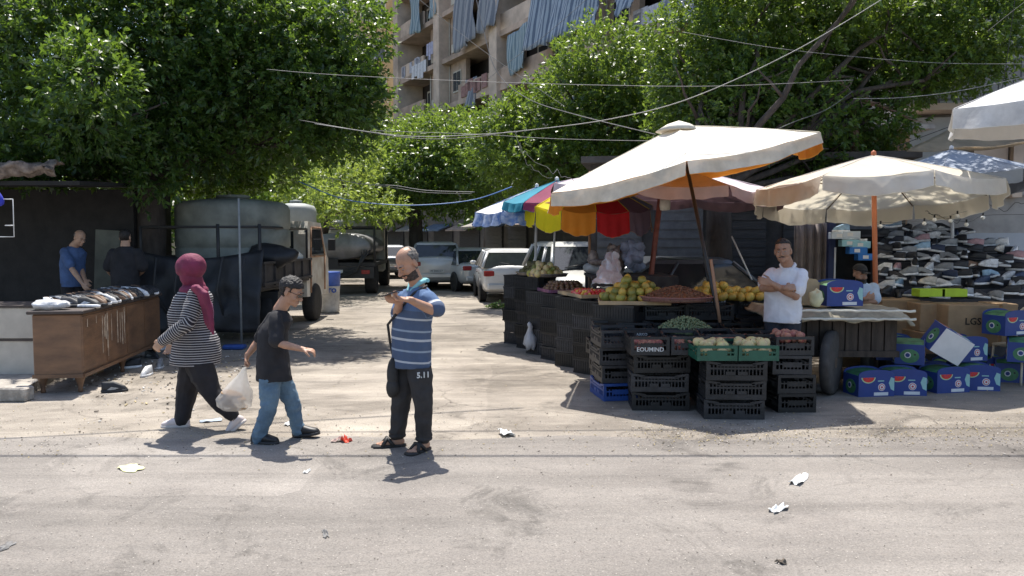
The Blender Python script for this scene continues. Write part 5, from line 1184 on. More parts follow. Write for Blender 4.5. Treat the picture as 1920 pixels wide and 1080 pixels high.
sect(b, [(mid+Vector((0, 0, -.05)), .215, .215), (mid+Vector((0, 0, -.02)), .22, .22), (mid+Vector((.015, 0, .06)), .215, .215), (mid+Vector((.015, 0, .17)), .20, .20), (mid+Vector((-.03, 0, .28)), .19, .185), (mid+Vector((-.035, 0, .40)), .205, .19), (nk+Vector((-.01, 0, -.10)), .19, .15), (nk+Vector((0, 0, -.035)), .13, .10), (nk, .07, .07)], th)
for s_, e_, w_ in ((shN, eN, wN), (shF, eF, wF)): cone(b, [s_, s_.lerp(e_, .5), e_, e_.lerp(w_, .5), w_.lerp(e_, .06)], [.082, .076, .068, .058, .046])
st_w = stripes('black_white_striped_knit', (.025, .022, .03), (.50, .48, .48), attr='band', scale=46, duty=.70, rough=.9)
o = fuse(b, 'striped_top', [st_w], pw, .007, 2, .011, 8, 1)
stripe_attr(o, [(mid+Vector((0, 0, -.1)), nk, 0, 0), (shN, eN, .01, .092), (eN, wN, .3, .080), (shF, eF, 0, .09), (eF, wF, .3, .08)])
b = MB(); blkc = mat('black_trouser_cloth', (.016, .014, .017), .85, .25, 8)
cone(b, [hN+Vector((0, 0, .05)), hN.lerp(kN, .5), kN, kN.lerp(aN, .5), aN+Vector((-.01, 0, .03))], [.13, .115, .088, .075, .058]); cone(b, [hF+Vector((0, 0, .05)), hF.lerp(kF, .5), kF, kF.lerp(aF, .5), aF+Vector((0, 0, .03))], [.13, .12, .095, .078, .065])
cut_top(fuse(b, 'trousers', [blkc], pw, .008, 2, .010, 8, 5), mid.z-.02)
shw = mat('off_white_slip_on', (.62, .54, .52), .7, .12, 10); ssm = mat('pale_rubber_sole', (.55, .5, .47), .7, .1)
shoe_fig('shoe', aF+Vector((0, 0, -.005+ (.099-(aF.z)))), (-1, -.1, 0), pw, shw, ssm, 1, 0, .26)
shoe_fig('shoe', aN+Vector((0, 0, .0)), (-1, -.05, 0), pw, shw, ssm, 1, R(42), .25)
# hijab
mar = mat('maroon_scarf', (.17, .018, .055), .75, .25, 7, .2, 60); b = MB(); R3 = Mh.to_3x3()
b.ell(hp+R3 @ Vector((0, .026, .034)), (.110, .135, .118), R3.normalized(), 24, 16); b.ell(hp+R3 @ Vector((0, .0, -.05)), (.088, .088, .09), R3.normalized(), 20, 14)
cone(b, [hp+Vector((.02, 0, -.06)), nk+Vector((.0, 0, .0)), nk+Vector((0, 0, -.03))], [.082, .085, .10]); 
b.ell(nk+Vector((.0, -.01, -.045)), (.115, .15, .055), None, 20, 12)
o = fuse(b, 'headscarf', [mar], pw, .006, 2, .006, 11, 3)
# open the scarf for the face
me = o.data; bm = bmesh.new(); bm.from_mesh(me); Mi = Mh.inverted()
bmesh.ops.delete(bm, geom=[v for v in bm.verts if (lambda p: p.y < -.045 and abs(p.x) < .058 and -.085 < p.z < .058)(Mi @ v.co)], context='VERTS'); bm.to_mesh(me); bm.free()
o.modifiers.new('t', 'SOLIDIFY').thickness = -.006
b = MB()
for k_ in range(4):
    y_ = 7.03-.012*k_; b.tube([j(362+2*k_, 538, y_-.02), j(376+3*k_, 552, y_-.05), j(384+3*k_, 580, y_-.03), j(388+3*k_, 605, y_-.02), j(391+3*k_, 616+4*k_, y_-.01)], [.03, .032, .026, .020, .008], 8)
fuse(b, 'scarf_tail', [mar], pw, .006, 2, .004, 20, 4)
b = MB()
for k_ in range(7): b.tube([j(386+2*k_, 545+4*k_, 6.96), j(391+1.6*k_, 585, 6.975), j(392+1.2*k_, 614, 6.985)], .0026, 5)
b.build('scarf_fringe', [mat('pink_fringe', (.42, .16, .25), .8, .2)], pw)

# ---- boy
B = Vector((at(515, 448, 6.80).x, 6.80, 0)); j = jp(B); th = R(104)
pb_ = empty('person', B, 0, 'boy in black T-shirt and blue jeans with dark glasses, walking right and looking down', 'person')
hp = j(547, 547, 6.79); nk = j(524, 579, 6.81); shN, shF = j(517, 597, 6.70), j(512, 597, 6.93); eN, wN = j(519, 643, 6.62), j(568, 655, 6.58); eF, wF = j(484, 640, 7.0), j(463, 668, 6.95)
hN, hF = j(505, 702, 6.73), j(524, 700, 6.90); hN, hF = hips(hN, hF, 0.13); kN, aN = j(504, 765, 6.72), j(484, 822, 6.76); kF, aF = j(548, 755, 6.92), j(560, 808, 6.97)
b = MB(); Mh = hmat(hp, R(84), R(26), 0, .98); head(b, Mh, fat=.004); cone(b, [hp+Vector((-.03, 0, -.04)), nk+Vector((0, 0, -.01))], [.054, .058])
sect(b, [(nk+Vector((0, 0, -.02)), .08, .05), (nk+Vector((0, 0, -.1)), .13, .085), ((hN+hF)/2+Vector((0, 0, .2)), .115, .08), ((hN+hF)/2, .12, .09)], th)
arm(b, shN, eN, wN, .86); arm(b, shF, eF, wF, .86); hand(b, wN, (1, -.05, -.12), (0, .2, -1), (0, -1, 0.2), .55, .84); hand(b, wF, (-.12, 0, -1), (1, 0, -.1), (0, -1, 0), 1.25, .84)
leg(b, hN, kN, aN, .8); leg(b, hF, kF, aF, .8)
bd = fuse(b, 'body', [sk1], pb_, .0058); face_parts(Mh, pb_, sk1, hair_b)
peel(bd, 'hair', hair_b, pb_, Mh, lambda p: p.z > -.11 and p.y > -.085 and (p.z > .062-.35*(p.y+.085) or (p.y > .022 and p.z > -.062) or (p.y > -.02 and p.z > .0)) and not (abs(p.x) > .074 and p.z < .03 and p.y < .035), .016, .28, 70)
b = MB()
for s in (-1, 1):
    b.prism([(-.024, -.014), (.024, -.014), (.026, .010), (-.022, .012)], Mh @ Vector((s*.031, -.096, .003)), Mh.to_3x3() @ Vector((1, s*.28, 0)), Mh.to_3x3() @ Vector((0, 0, 1)), Mh.to_3x3() @ Vector((0, -.003, 0)))
    b.tube([Mh @ Vector((s*.055, -.088, .010)), Mh @ Vector((s*.082, -.02, .012)), Mh @ Vector((s*.083, .02, .004))], .0022, 5)
b.tube([Mh @ Vector((-.012, -.100, .008)), Mh @ Vector((.012, -.100, .008))], .002, 5)
b.build('dark_glasses', [mat('dark_lens', (.012, .012, .014), .1, .1)], pb_)
b = MB(); mid = (hN+hF)/2
sect(b, [(mid+Vector((0, 0, -.05)), .165, .150), (mid+Vector((-.01, 0, .10)), .155, .135), (mid+Vector((-.01, 0, .24)), .15, .125), (mid+Vector((-.005, 0, .36)), .155, .125), (nk+Vector((-.005, 0, -.10)), .15, .11), (nk+Vector((0, 0, -.035)), .10, .068), (nk+Vector((0, 0, -.012)), .06, .055)], th)
cone(b, [shN, shN.lerp(eN, .5), shN.lerp(eN, .88)], [.056, .062, .066]); cone(b, [shF, shF.lerp(eF, .5), shF.lerp(eF, .8)], [.056, .060, .062])
o = fuse(b, 'black_tshirt', [mat('black_cotton', (.020, .019, .022), .9, .25, 8)], pb_, .007, 2, .012, 8, 9)
b = MB(); blue_j = mat('faded_blue_denim', (.155, .245, .325), .85, .35, 5, .3, 70, c2=(.075, .13, .195))
cone(b, [hN+Vector((0, 0, .03)), hN.lerp(kN, .5), kN, kN.lerp(aN, .5), aN+Vector((0, 0, .0))], [.092, .086, .068, .062, .056]); cone(b, [hF+Vector((0, 0, .03)), hF.lerp(kF, .5), kF, kF.lerp(aF, .5), aF+Vector((0, 0, .0))], [.092, .085, .068, .060, .055])
cut_top(fuse(b, 'jeans', [blue_j], pb_, .007, 2, .012, 9, 2, (1, 1, 1.6)), mid.z-.02)
bks = mat('black_shoe_leather', (.018, .018, .020), .5, .2)
shoe_fig('shoe', Vector((aN.x+.005, aN.y, .099)), (1, -.12, 0), pb_, bks, bks, 1, 0, .25); shoe_fig('shoe', Vector((aF.x, aF.y, .105)), (1, -.1, 0), pb_, bks, bks, 1, R(-9), .25)
# carrier bag with bread
hb = B+wF+Vector((-.02, 0, -.10))
bc = at(437, 738, 6.95); b = MB(); rings = []
for (z, r) in ((.30, .018), (.26, .024), (.20, .045), (.12, .085), (.04, .125), (-.05, .150), (-.11, .140), (-.145, .09), (-.155, .03)):
    k = (z+.155)/.455; cx = (hb.x-bc.x)*max(0, k)**1.3; cy = (hb.y-bc.y)*max(0, k)**1.3; z_ = z if z > .2 else z
    zz = bc.z+z*((hb.z-bc.z)/.30 if z > 0 else 1)
    rings.append([Vector((bc.x+cx+r*(1+.10*math.sin(7*a+z*30)+.12*fnoise((math.cos(a), math.sin(a), z*6), 2.5))*math.cos(a), bc.y+cy+r*.72*(1+.1*math.sin(5*a))*math.sin(a), zz)) for a in (2*math.pi*i/40 for i in range(40))])
b.loft(rings, cap=True); 
cb = mat('milky_carrier_bag', (.72, .71, .69), .3, .06, 9, .6, 24, trans=.45)
t_ = cb.node_tree; mo = t_.nodes['Material Output']; src = mo.inputs[0].links[0].from_socket; tp_ = t_.nodes.new('ShaderNodeBsdfTransparent'); mx_ = t_.nodes.new('ShaderNodeMixShader'); mx_.inputs[0].default_value = .42; t_.links.new(src, mx_.inputs[1]); t_.links.new(tp_.outputs[0], mx_.inputs[2]); t_.links.new(mx_.outputs[0], mo.inputs[0])
o = b.build('carrier_bag', [cb]); tag(o, 'bulging milky white carrier bag hanging from the boy\'s hand', 'bag')
b = MB()
for k in range(4): b.ell(bc+Vector((.012*(-1)**k, 0, -.10+.032*k)), (.118-.008*k, .088, .026), Matrix.Rotation(.22, 3, 'Y'), 24, 10)
o = b.build('flat_bread', [mat('toasted_flatbread', (.44, .29, .17), .9, .2, 8)]); tag(o, 'stack of round flat bread loaves inside the milky carrier bag', 'bread')

# ---- man with phone
B = Vector((at(768, 448, 6.58).x, 6.58, 0)); j = jp(B); th = R(-52)
pm_ = empty('person', B, 0, 'balding bearded man in blue polo with white stripes, standing and reading his phone', 'person')
hp = j(764, 494, 6.52); nk = j(783, 534, 6.60); shN, shF = j(804, 560, 6.47), j(760, 556, 6.74); eN, wN = j(820, 586, 6.40), j(768, 562, 6.24); eF, wF = j(745, 592, 6.66), j(748, 566, 6.36)
hN, hF = j(790, 680, 6.50), j(754, 680, 6.68); hN, hF = hips(hN, hF, 0.17); kN, aN = j(793, 748, 6.48), j(795, 832, 6.53); kF, aF = j(752, 750, 6.62), j(745, 826, 6.66)
b = MB(); Mh = hmat(hp, R(-46), R(36), 0, 1.06); head(b, Mh, 1, 1.06, .004); cone(b, [hp+Vector((.03, .01, -.05)), nk+Vector((0, 0, -.01))], [.058, .064])
sect(b, [(nk+Vector((0, 0, -.02)), .10, .065), (nk+Vector((0, 0, -.11)), .18, .105), ((hN+hF)/2+Vector((0, 0, .22)), .155, .115), ((hN+hF)/2, .155, .11)], th)
arm(b, shN, eN, wN, 1.05); arm(b, shF, eF, wF, 1.05)
phc = j(736, 551, 6.22)
hand(b, wN, (-1, -.05, .10), (.1, -.2, 1), (0, -1, .3), .55, 1.0); hand(b, wF, (-.5, -.8, .1), (0, .3, 1), (-1, 0, 0.2), .6, .98)
leg(b, hN, kN, aN, 1.0); leg(b, hF, kF, aF, 1.0); foot(b, Vector((aN.x, aN.y, .095)), (-.55, -.85, 0), 1.0); foot(b, Vector((aF.x, aF.y, .095)), (-1, -.25, 0), 1.0)
bd = fuse(b, 'body', [sk1], pm_, .0056); face_parts(Mh, pm_, sk1, beard_g, True)
peel(bd, 'hair', hair_g, pm_, Mh, lambda p: (p.y > .0 and -.065 < p.z < .105-.25*max(0, .06-p.y) and (abs(p.x) > .050 or p.y > .06)) and not (abs(p.x) > .0785 and p.z < .03), .005, .5, 60)
peel(bd, 'beard', beard_g, pm_, Mh, lambda p: p.y > -.13 and abs(p.x) < .08 and (p.z < -.045 and p.y < .0 and p.z > -.125 and (p.z < -.055-.3*abs(p.x)+.03 or p.y > -.07) and not (p.z > -.078 and abs(p.x) < .020 and p.y < -.08 and p.z < -.050)) or (p.y > -.13 and -.058-.3*abs(p.x) < p.z < -.040-.3*abs(p.x) and abs(p.x) < .042 and p.y < -.06), .004, .4, 70)
b = MB(); mid = (hN+hF)/2
sect(b, [(mid+Vector((0, 0, -.03)), .19, .155), (mid+Vector((0, 0, .03)), .19, .152), (mid+Vector((0, 0, .12)), .188, .150), (mid+Vector((0, 0, .25)), .190, .150), (mid+Vector((.01, 0, .38)), .200, .145), (nk+Vector((0, 0, -.14)), .205, .13), (nk+Vector((0, 0, -.085)), .19, .105), (nk+Vector((0, 0, -.045)), .13, .085), (nk+Vector((0, 0, -.015)), .075, .065)], th)
cone(b, [shN, shN.lerp(eN, .5), shN.lerp(eN, .95)+Vector((0, 0, .03))], [.062, .068, .072]); cone(b, [shF, shF.lerp(eF, .5), shF.lerp(eF, .85)], [.060, .066, .068])
bl = (.078, .112, .19); wl = (.50, .52, .56); gl = (.30, .36, .45); lt = (.10, .17, .31)
# along z from hem: stripes of the polo
st = [(0, bl), (.045, wl), (.062, bl), (.135, gl), (.150, bl), (.225, wl), (.243, bl), (.30, gl), (.316, bl), (.395, wl), (.412, bl), (.47, lt), (.66, wl), (.685, bl), (.80, lt)]
mp_ = stripes('blue_striped_polo_cotton', bl, wl, attr='band', scale=1.0, rough=.9, list_=st)
o = fuse(b, 'striped_polo', [mp_], pm_, .007, 2, .012, 8, 4)
zb = mid+Vector((0, 0, -.03)); stripe_attr(o, [(zb, nk+Vector((0, 0, .1)), 0, 0), (shN+Vector((0, 0, .05)), eN, .57, .105)])
b = MB(); f_, l_ = face_dir(th)   # collar
for s in (-1, 1): b.tube([nk+l_*(.055*s)+Vector((0, 0, .035))-f_*.04, nk+l_*(.072*s)+Vector((0, 0, .025))+f_*.02, nk+l_*(.02*s)+f_*.085+Vector((0, 0, -.05))], [.018, .022, .010], 8)
b.tube([nk-f_*.07+l_*.05+Vector((0, 0, .035)), nk-f_*.08+Vector((0, 0, .04)), nk-f_*.07-l_*.05+Vector((0, 0, .035))], .018, 8); fuse(b, 'collar', [mat('turquoise_collar', (.22, .48, .52), .85, .15)], pm_, .005, 1)
b = MB(); dkt = mat('charcoal_jogger_cloth', (.030, .028, .029), .85, .25, 8)
cone(b, [hN+Vector((0, 0, .06)), hN.lerp(kN, .5), kN, kN.lerp(aN, .5), aN+Vector((0, 0, .055))], [.105, .098, .078, .068, .058]); cone(b, [hF+Vector((0, 0, .06)), hF.lerp(kF, .5), kF, kF.lerp(aF, .5), aF+Vector((0, 0, .055))], [.105, .098, .078, .068, .058])
for a_ in (aN, aF):
    for q in (.07, .035): b.tube([a_+Vector((0, 0, q)), a_+Vector((0, 0, q+.018))], .066, 14)
cut_top(fuse(b, 'jogger_trousers', [dkt], pm_, .007, 2, .012, 8, 6), mid.z-.02)
nv = (hN-hF).normalized(); tx = text_obj('printed_number', '5.11', .062, mat('white_print', (.6, .6, .58), .8, .05), j(794, 703, 6.36)+Vector((.0, -.012, 0)), (1, .18, .05), (0, 0, 1), pm_, .012, .001)
sb = mat('black_sandal', (.020, .018, .017), .6, .2)
for a_, d_ in ((Vector((aN.x, aN.y, 0)), Vector((-.55, -.85, 0)).normalized()), (Vector((aF.x, aF.y, 0)), Vector((-1, -.25, 0)).normalized())):
    s_ = Vector((-d_.y, d_.x, 0)); b = MB(); out = lambda e, z: [a_+d_*x*e+s_*y*e+Vector((0, 0, z)) for x, y in [(-.075, 0), (-.06, .03), (0, .042), (.08, .045), (.15, .054), (.20, .040), (.215, 0), (.20, -.040), (.15, -.054), (.08, -.045), (0, -.042), (-.06, -.03)]]
    b.loft([out(1, .0), out(1.03, .012), out(1, .024)]); o = b.build('sandal', [sb], pm_)
    b = MB()
    for (x0, x1) in ((.035, .13), (.13, .05)): b.tube([a_+d_*x0+s_*.047+Vector((0, 0, .02)), a_+d_*(x0*.5+x1*.5)+s_*.02+Vector((0, 0, .078)), a_+d_*(x0*.5+x1*.5)-s_*.02+Vector((0, 0, .078)), a_+d_*x1-s_*.047+Vector((0, 0, .02))], .016, 8)
    b.build('strap', [sb], o)
b = MB(); b.box((0, 0, 0), (.075, .009, .155), bev=.002, rot=(Matrix.Rotation(R(-20), 3, 'Z') @ Matrix.Rotation(R(52), 3, 'Y') @ Matrix.Rotation(R(90), 3, 'Z') @ Matrix.Rotation(R(20), 3, 'X')))
o = b.build('mobile_phone', [mat('black_phone_glass', (.015, .015, .018), .15, .1)], loc=B+phc+Vector((-.0, -.0, .005))); tag(o, 'dark mobile phone held up by the man in the striped polo', 'phone')
# crossbody bag
bg_ = mat('black_nylon_bag', (.022, .021, .022), .7, .3, 10, .3, 30); b = MB(); c_ = at(733, 708, 6.52)
b.ell(c_+Vector((.015, 0, .02)), (.048, .04, .15), None, 20, 14); b.ell(c_+Vector((.015, .0, -.08)), (.055, .045, .09), None, 16, 12)
for i, v_ in enumerate(b.v): b.v[i] = c_+(v_-c_)*(1+.12*fnoise(v_, 9))
o = b.build('shoulder_bag', [bg_]); tag(o, 'limp black shoulder bag hanging at the phone man\'s right hip', 'bag')
f_, l_ = face_dir(th); sN = B+nk; pts = [sN+l_*.10-f_*.03+Vector((0, 0, -.005)), sN+l_*.09+f_*.09+Vector((0, 0, -.06)), sN+f_*.160+Vector((0, 0, -.18)), B+mid+f_*.17-l_*.09+Vector((0, 0, .32)), B+mid-l_*.18+f_*.10+Vector((0, 0, .16)), B+mid-l_*.205+f_*.05+Vector((0, 0, .0)), c_+Vector((.0, 0, .12))]
b = MB(); 
for a, b2 in zip(pts, pts[1:]): b.tube([a, a.lerp(b2, .5), b2], .011, 8)
s_ = b.build('strap', [bg_], o); 

# ---- vendor, arms folded
B = Vector((at(1470, 448, 8.72).x, 8.72, 0)); j = jp(B); th = R(-28)
pv_ = empty('person', B, 0, 'moustached fruit vendor in white polo with folded arms behind the crates', 'person')
hp = j(1468, 471, 8.66); nk = j(1478, 499, 8.74); shN, shF = j(1502, 515, 8.66), j(1447, 514, 8.84); eN, wN = j(1492, 556, 8.52), j(1446, 531, 8.46); eF, wF = j(1430, 540, 8.66), j(1474, 540, 8.42)
hN, hF = j(1483, 595, 8.70), j(1452, 595, 8.80)
kN, aN = Vector((hN.x, -.03, .48)), Vector((hN.x+.03, .02, .09)); kF, aF = Vector((hF.x-.02, -.02, .48)), Vector((hF.x-.04, .06, .09))
b = MB(); Mh = hmat(hp, R(-26), R(4), R(-4), 1.06); head(b, Mh, 1, 1.03, .007); cone(b, [hp+Vector((.02, .01, -.05)), nk+Vector((0, 0, -.01))], [.062, .07])
sect(b, [(nk+Vector((0, 0, -.02)), .11, .07), (nk+Vector((0, 0, -.11)), .19, .11), ((hN+hF)/2+Vector((0, 0, .22)), .17, .13), ((hN+hF)/2, .165, .13)], th)
arm(b, shN, eN, wN, 1.15); arm(b, shF, eF, wF, 1.15); hand(b, wN, (-1, .0, .25), (0, 1, 0), (0, 0, 1), .5, 1.0); hand(b, wF, (1, .25, .1), (0, .5, -.3), (0, -.3, 1), .5, 1.0)
leg(b, hN, kN, aN); leg(b, hF, kF, aF)
bd = fuse(b, 'body', [sk3], pv_, .006); face_parts(Mh, pv_, sk3, hair_b)
peel(bd, 'hair', hair_b, pv_, Mh, lambda p: p.z > -.05 and (p.z > .085-.2*(p.y+.085) and p.y > -.072 or (p.y > .015 and p.z > -.055)) and not (abs(p.x) > .0785 and p.z < .03), .010, .4, 50)
peel(bd, 'moustache', beard_g, pv_, Mh, lambda p: -.058-.25*abs(p.x) < p.z < -.040-.25*abs(p.x) and abs(p.x) < .038 and -.13 < p.y < -.060, .006, .3, 80)
b = MB(); mid = (hN+hF)/2
sect(b, [(mid+Vector((0, 0, -.05)), .20, .17), (mid+Vector((0, 0, .12)), .195, .165), (mid+Vector((0, 0, .25)), .195, .155), (mid+Vector((.01, 0, .36)), .205, .15), (nk+Vector((0, 0, -.13)), .21, .135), (nk+Vector((0, 0, -.08)), .195, .11), (nk+Vector((0, 0, -.04)), .14, .09), (nk+Vector((0, 0, -.01)), .078, .07)], th)
cone(b, [shN, shN.lerp(eN, .45), shN.lerp(eN, .72)], [.070, .076, .080]); cone(b, [shF, shF.lerp(eF, .45), shF.lerp(eF, .72)], [.070, .076, .078])
fuse(b, 'white_polo', [mat('white_polo_cotton', (.66, .66, .70), .9, .07, 8)], pv_, .007, 2, .013, 8, 14)
f_, l_ = face_dir(th); b = MB()
for s in (-1, 1): b.tube([nk+l_*(.055*s)+Vector((0, 0, .03))-f_*.05, nk+l_*(.075*s)+Vector((0, 0, .015))+f_*.03, nk+l_*(.03*s)+f_*.10+Vector((0, 0, -.06))], [.016, .02, .010], 8)
fuse(b, 'collar', [mat('white_polo_cotton', (.66, .66, .70))], pv_, .005, 1)
b = MB(); cone(b, [hN+Vector((0, 0, .06)), hN.lerp(kN, .5), kN, aN+Vector((0, 0, .02))], [.12, .10, .08, .07]); cone(b, [hF+Vector((0, 0, .06)), hF.lerp(kF, .5), kF, aF+Vector((0, 0, .02))], [.12, .10, .08, .07]); cut_top(fuse(b, 'trousers', [mat('navy_trouser_cloth', (.018, .02, .03), .85, .2)], pv_, .008, 2, .005, 8, 15), mid.z-.02)
for a_ in (aN, aF): shoe_fig('shoe', Vector((a_.x, a_.y, .099)), (-.4, -.9, 0), pv_, bks, bks)

# ---- two men in the shade behind the cabinet
B = Vector((at(140, 448, 12.9).x, 12.9, .0)); j = jp(B); th = R(55)
p1_ = empty('person', B, 0, 'bald man in blue T-shirt standing in the shade, looking down to the right', 'person')
hp = j(150, 446, 12.85); nk = j(138, 462, 12.9); shN, shF = j(122, 473, 12.78), j(143, 472, 13.0); eN, wN = j(134, 503, 12.66), j(155, 532, 12.6); eF, wF = j(150, 500, 12.95), j(160, 525, 12.8)
hN, hF = j(128, 535, 12.85), j(146, 535, 12.95); kN, aN = Vector((hN.x+.02, -.05, .5)), Vector((hN.x+.02, 0, .09)); kF, aF = Vector((hF.x+.02, 0, .5)), Vector((hF.x+.02, .06, .09))
b = MB(); Mh = hmat(hp, R(62), R(28), 0, 1.0); head(b, Mh, fat=.006); cone(b, [hp+Vector((-.02, 0, -.05)), nk], [.062, .07])
sect(b, [(nk+Vector((0, 0, -.02)), .11, .07), (nk+Vector((0, 0, -.12)), .18, .11), ((hN+hF)/2+Vector((0, 0, .2)), .17, .13), ((hN+hF)/2, .16, .12)], th)
arm(b, shN, eN, wN, 1.1); arm(b, shF, eF, wF, 1.1); hand(b, wN, wN-eN, (0, 1, 0), (1, 0, 0), .5); hand(b, wF, wF-eF, (0, 1, 0), (1, 0, 0), .5); leg(b, hN, kN, aN); leg(b, hF, kF, aF)
bd = fuse(b, 'body', [sk2], p1_, .009); face_parts(Mh, p1_, sk2, hair_b)
peel(bd, 'hair', hair_g, p1_, Mh, lambda p: p.y > .02 and -.06 < p.z < .06 and abs(p.x) < .078, .005)
b = MB(); mid = (hN+hF)/2
sect(b, [(mid+Vector((0, 0, -.02)), .18, .155), (mid+Vector((0, 0, .15)), .185, .165), (mid+Vector((0, 0, .33)), .195, .15), (nk+Vector((0, 0, -.11)), .20, .13), (nk+Vector((0, 0, -.04)), .14, .09), (nk, .075, .07)], th)
cone(b, [shN, shN.lerp(eN, .8)], [.078, .082]); cone(b, [shF, shF.lerp(eF, .8)], [.078, .082]); fuse(b, 'blue_tshirt', [mat('blue_cotton', (.07, .12, .25), .9, .2, 8)], p1_, .009, 2, .007, 8, 21)
b = MB(); cone(b, [hN+Vector((0, 0, .05)), kN, aN], [.115, .085, .07]); cone(b, [hF+Vector((0, 0, .05)), kF, aF], [.115, .085, .07]); fuse(b, 'trousers', [blkc], p1_, .01, 2, .005)
for a_ in (aN, aF): shoe_fig('shoe', Vector((a_.x, a_.y, .099)), (.8, -.5, 0), p1_, bks, bks)
B = Vector((at(235, 448, 12.7).x, 12.7, 0)); j = jp(B); th = R(182)
p2_ = empty('person', B, 0, 'short haired man in black T-shirt standing with his back turned, in deep shade', 'person')
hp = j(235, 446, 12.7); nk = j(235, 462, 12.7); shN, shF = j(213, 476, 12.7), j(258, 476, 12.7); eN, wN = j(203, 505, 12.72), j(212, 518, 12.98); eF, wF = j(269, 505, 12.72), j(256, 518, 12.98)
hN, hF = j(224, 540, 12.7), j(247, 540, 12.7); kN, aN = Vector((hN.x, .03, .5)), Vector((hN.x-.03, 0, .09)); kF, aF = Vector((hF.x, .03, .5)), Vector((hF.x+.03, 0, .09))
b = MB(); Mh = hmat(hp, R(180), R(16), 0, 1.02); head(b, Mh, fat=.008); cone(b, [hp+Vector((0, 0, -.05)), nk], [.066, .075])
sect(b, [(nk+Vector((0, 0, -.02)), .12, .08), (nk+Vector((0, 0, -.12)), .20, .12), ((hN+hF)/2+Vector((0, 0, .2)), .19, .15), ((hN+hF)/2, .18, .14)], th)
arm(b, shN, eN, wN, 1.2); arm(b, shF, eF, wF, 1.2); hand(b, wN, wN-eN, (0, 0, -1), (1, 0, 0), .5); hand(b, wF, wF-eF, (0, 0, -1), (-1, 0, 0), .5); leg(b, hN, kN, aN); leg(b, hF, kF, aF)
bd = fuse(b, 'body', [sk2], p2_, .009); face_parts(Mh, p2_, sk2, hair_b)
peel(bd, 'hair', hair_b, p2_, Mh, lambda p: p.z > -.06 and p.y > -.06 and (p.z > .06 or p.y > .01) and not (abs(p.x) > .0785 and p.z < .03), .009)
b = MB(); mid = (hN+hF)/2
sect(b, [(mid+Vector((0, 0, -.02)), .215, .18), (mid+Vector((0, 0, .15)), .215, .18), (mid+Vector((0, 0, .33)), .22, .165), (nk+Vector((0, 0, -.11)), .225, .14), (nk+Vector((0, 0, -.04)), .15, .10), (nk, .08, .075)], th)
cone(b, [shN, shN.lerp(eN, .8)], [.09, .095]); cone(b, [shF, shF.lerp(eF, .8)], [.09, .095]); fuse(b, 'black_tshirt', [mat('black_cotton', (.020, .019, .022))], p2_, .009, 2, .007, 8, 22)
b = MB(); cone(b, [hN+Vector((0, 0, .05)), kN, aN], [.125, .09, .07]); cone(b, [hF+Vector((0, 0, .05)), kF, aF], [.125, .09, .07]); fuse(b, 'trousers', [blkc], p2_, .01, 2, .005)
for a_ in (aN, aF): shoe_fig('shoe', Vector((a_.x, a_.y, .099)), (0, 1, 0), p2_, bks, bks)
# ---- seated man behind the cart
B = Vector((at(1613, 448, 10.35).x, 10.35, 0)); j = jp(B); th = R(10)
p3_ = empty('person', B, 0, 'bearded man in dark cap and pale blue T-shirt sitting with crossed arms behind the cart', 'person')
hp = j(1613, 514, 10.3); nk = j(1614, 530, 10.35); shN, shF = j(1637, 541, 10.35), j(1592, 541, 10.35); eN, wN = j(1641, 566, 10.2), j(1606, 566, 10.06); eF, wF = j(1588, 568, 10.2), j(1624, 560, 10.05)
hN, hF = Vector((.10, 0, .48)), Vector((-.10, 0, .48)); kN, aN = Vector((.14, -.38, .47)), Vector((.14, -.36, .09)); kF, aF = Vector((-.14, -.38, .47)), Vector((-.14, -.36, .09))
b = MB(); Mh = hmat(hp, R(10), R(12), 0, 1.0); head(b, Mh, fat=.004); cone(b, [hp+Vector((0, 0, -.05)), nk], [.06, .068])
sect(b, [(nk+Vector((0, 0, -.02)), .10, .07), (nk+Vector((0, 0, -.11)), .18, .11), (Vector((0, 0, .7)), .16, .12), (Vector((0, 0, .48)), .17, .14)], th)
arm(b, shN, eN, wN); arm(b, shF, eF, wF); hand(b, wN, (-1, 0, .3), (0, 1, 0), (0, 0, 1), .6); hand(b, wF, (1, 0, .3), (0, 1, 0), (0, 0, 1), .6); leg(b, hN, kN, aN); leg(b, hF, kF, aF)
bd = fuse(b, 'body', [sk3], p3_, .0075); face_parts(Mh, p3_, sk3, hair_b)
peel(bd, 'beard', hair_b, p3_, Mh, lambda p: p.y > -.13 and abs(p.x) < .08 and (p.z < -.045 and p.y < .0 and p.z > -.125), .008); peel(bd, 'cap', mat('black_cap_cloth', (.02, .02, .022), .85, .2), p3_, Mh, lambda p: p.z > .045, .014, .05)
b = MB(); b.ell(Mh @ Vector((0, -.115, .048)), (.062, .055, .008), Mh.to_3x3().normalized(), 18, 8); b.build('cap_brim', [mat('black_cap_cloth', (0, 0, 0))], p3_)
b = MB(); sect(b, [(Vector((0, 0, .46)), .18, .15), (Vector((0, 0, .7)), .18, .15), (nk+Vector((0, 0, -.12)), .195, .13), (nk+Vector((0, 0, -.04)), .14, .09), (nk, .075, .07)], th)
cone(b, [shN, shN.lerp(eN, .75)], [.076, .08]); cone(b, [shF, shF.lerp(eF, .75)], [.076, .08]); fuse(b, 'pale_blue_tshirt', [mat('pale_blue_cotton', (.42, .52, .66), .9, .12, 8)], p3_, .008, 2, .007, 8, 31)
b = MB(); cone(b, [hN, kN, aN], [.105, .08, .065]); cone(b, [hF, kF, aF], [.105, .08, .065]); fuse(b, 'trousers', [blkc], p3_, .01, 2, .005)
for a_ in (aN, aF): shoe_fig('shoe', Vector((a_.x, a_.y, .099)), (0, -1, 0), p3_, bks, bks)
st_ = empty('stool', B, 0, 'low wooden stool under the seated bearded man', 'stool'); MB().box((0, .02, .37), (.36, .34, .04), bev=.008).build('seat', [wood_d], st_)
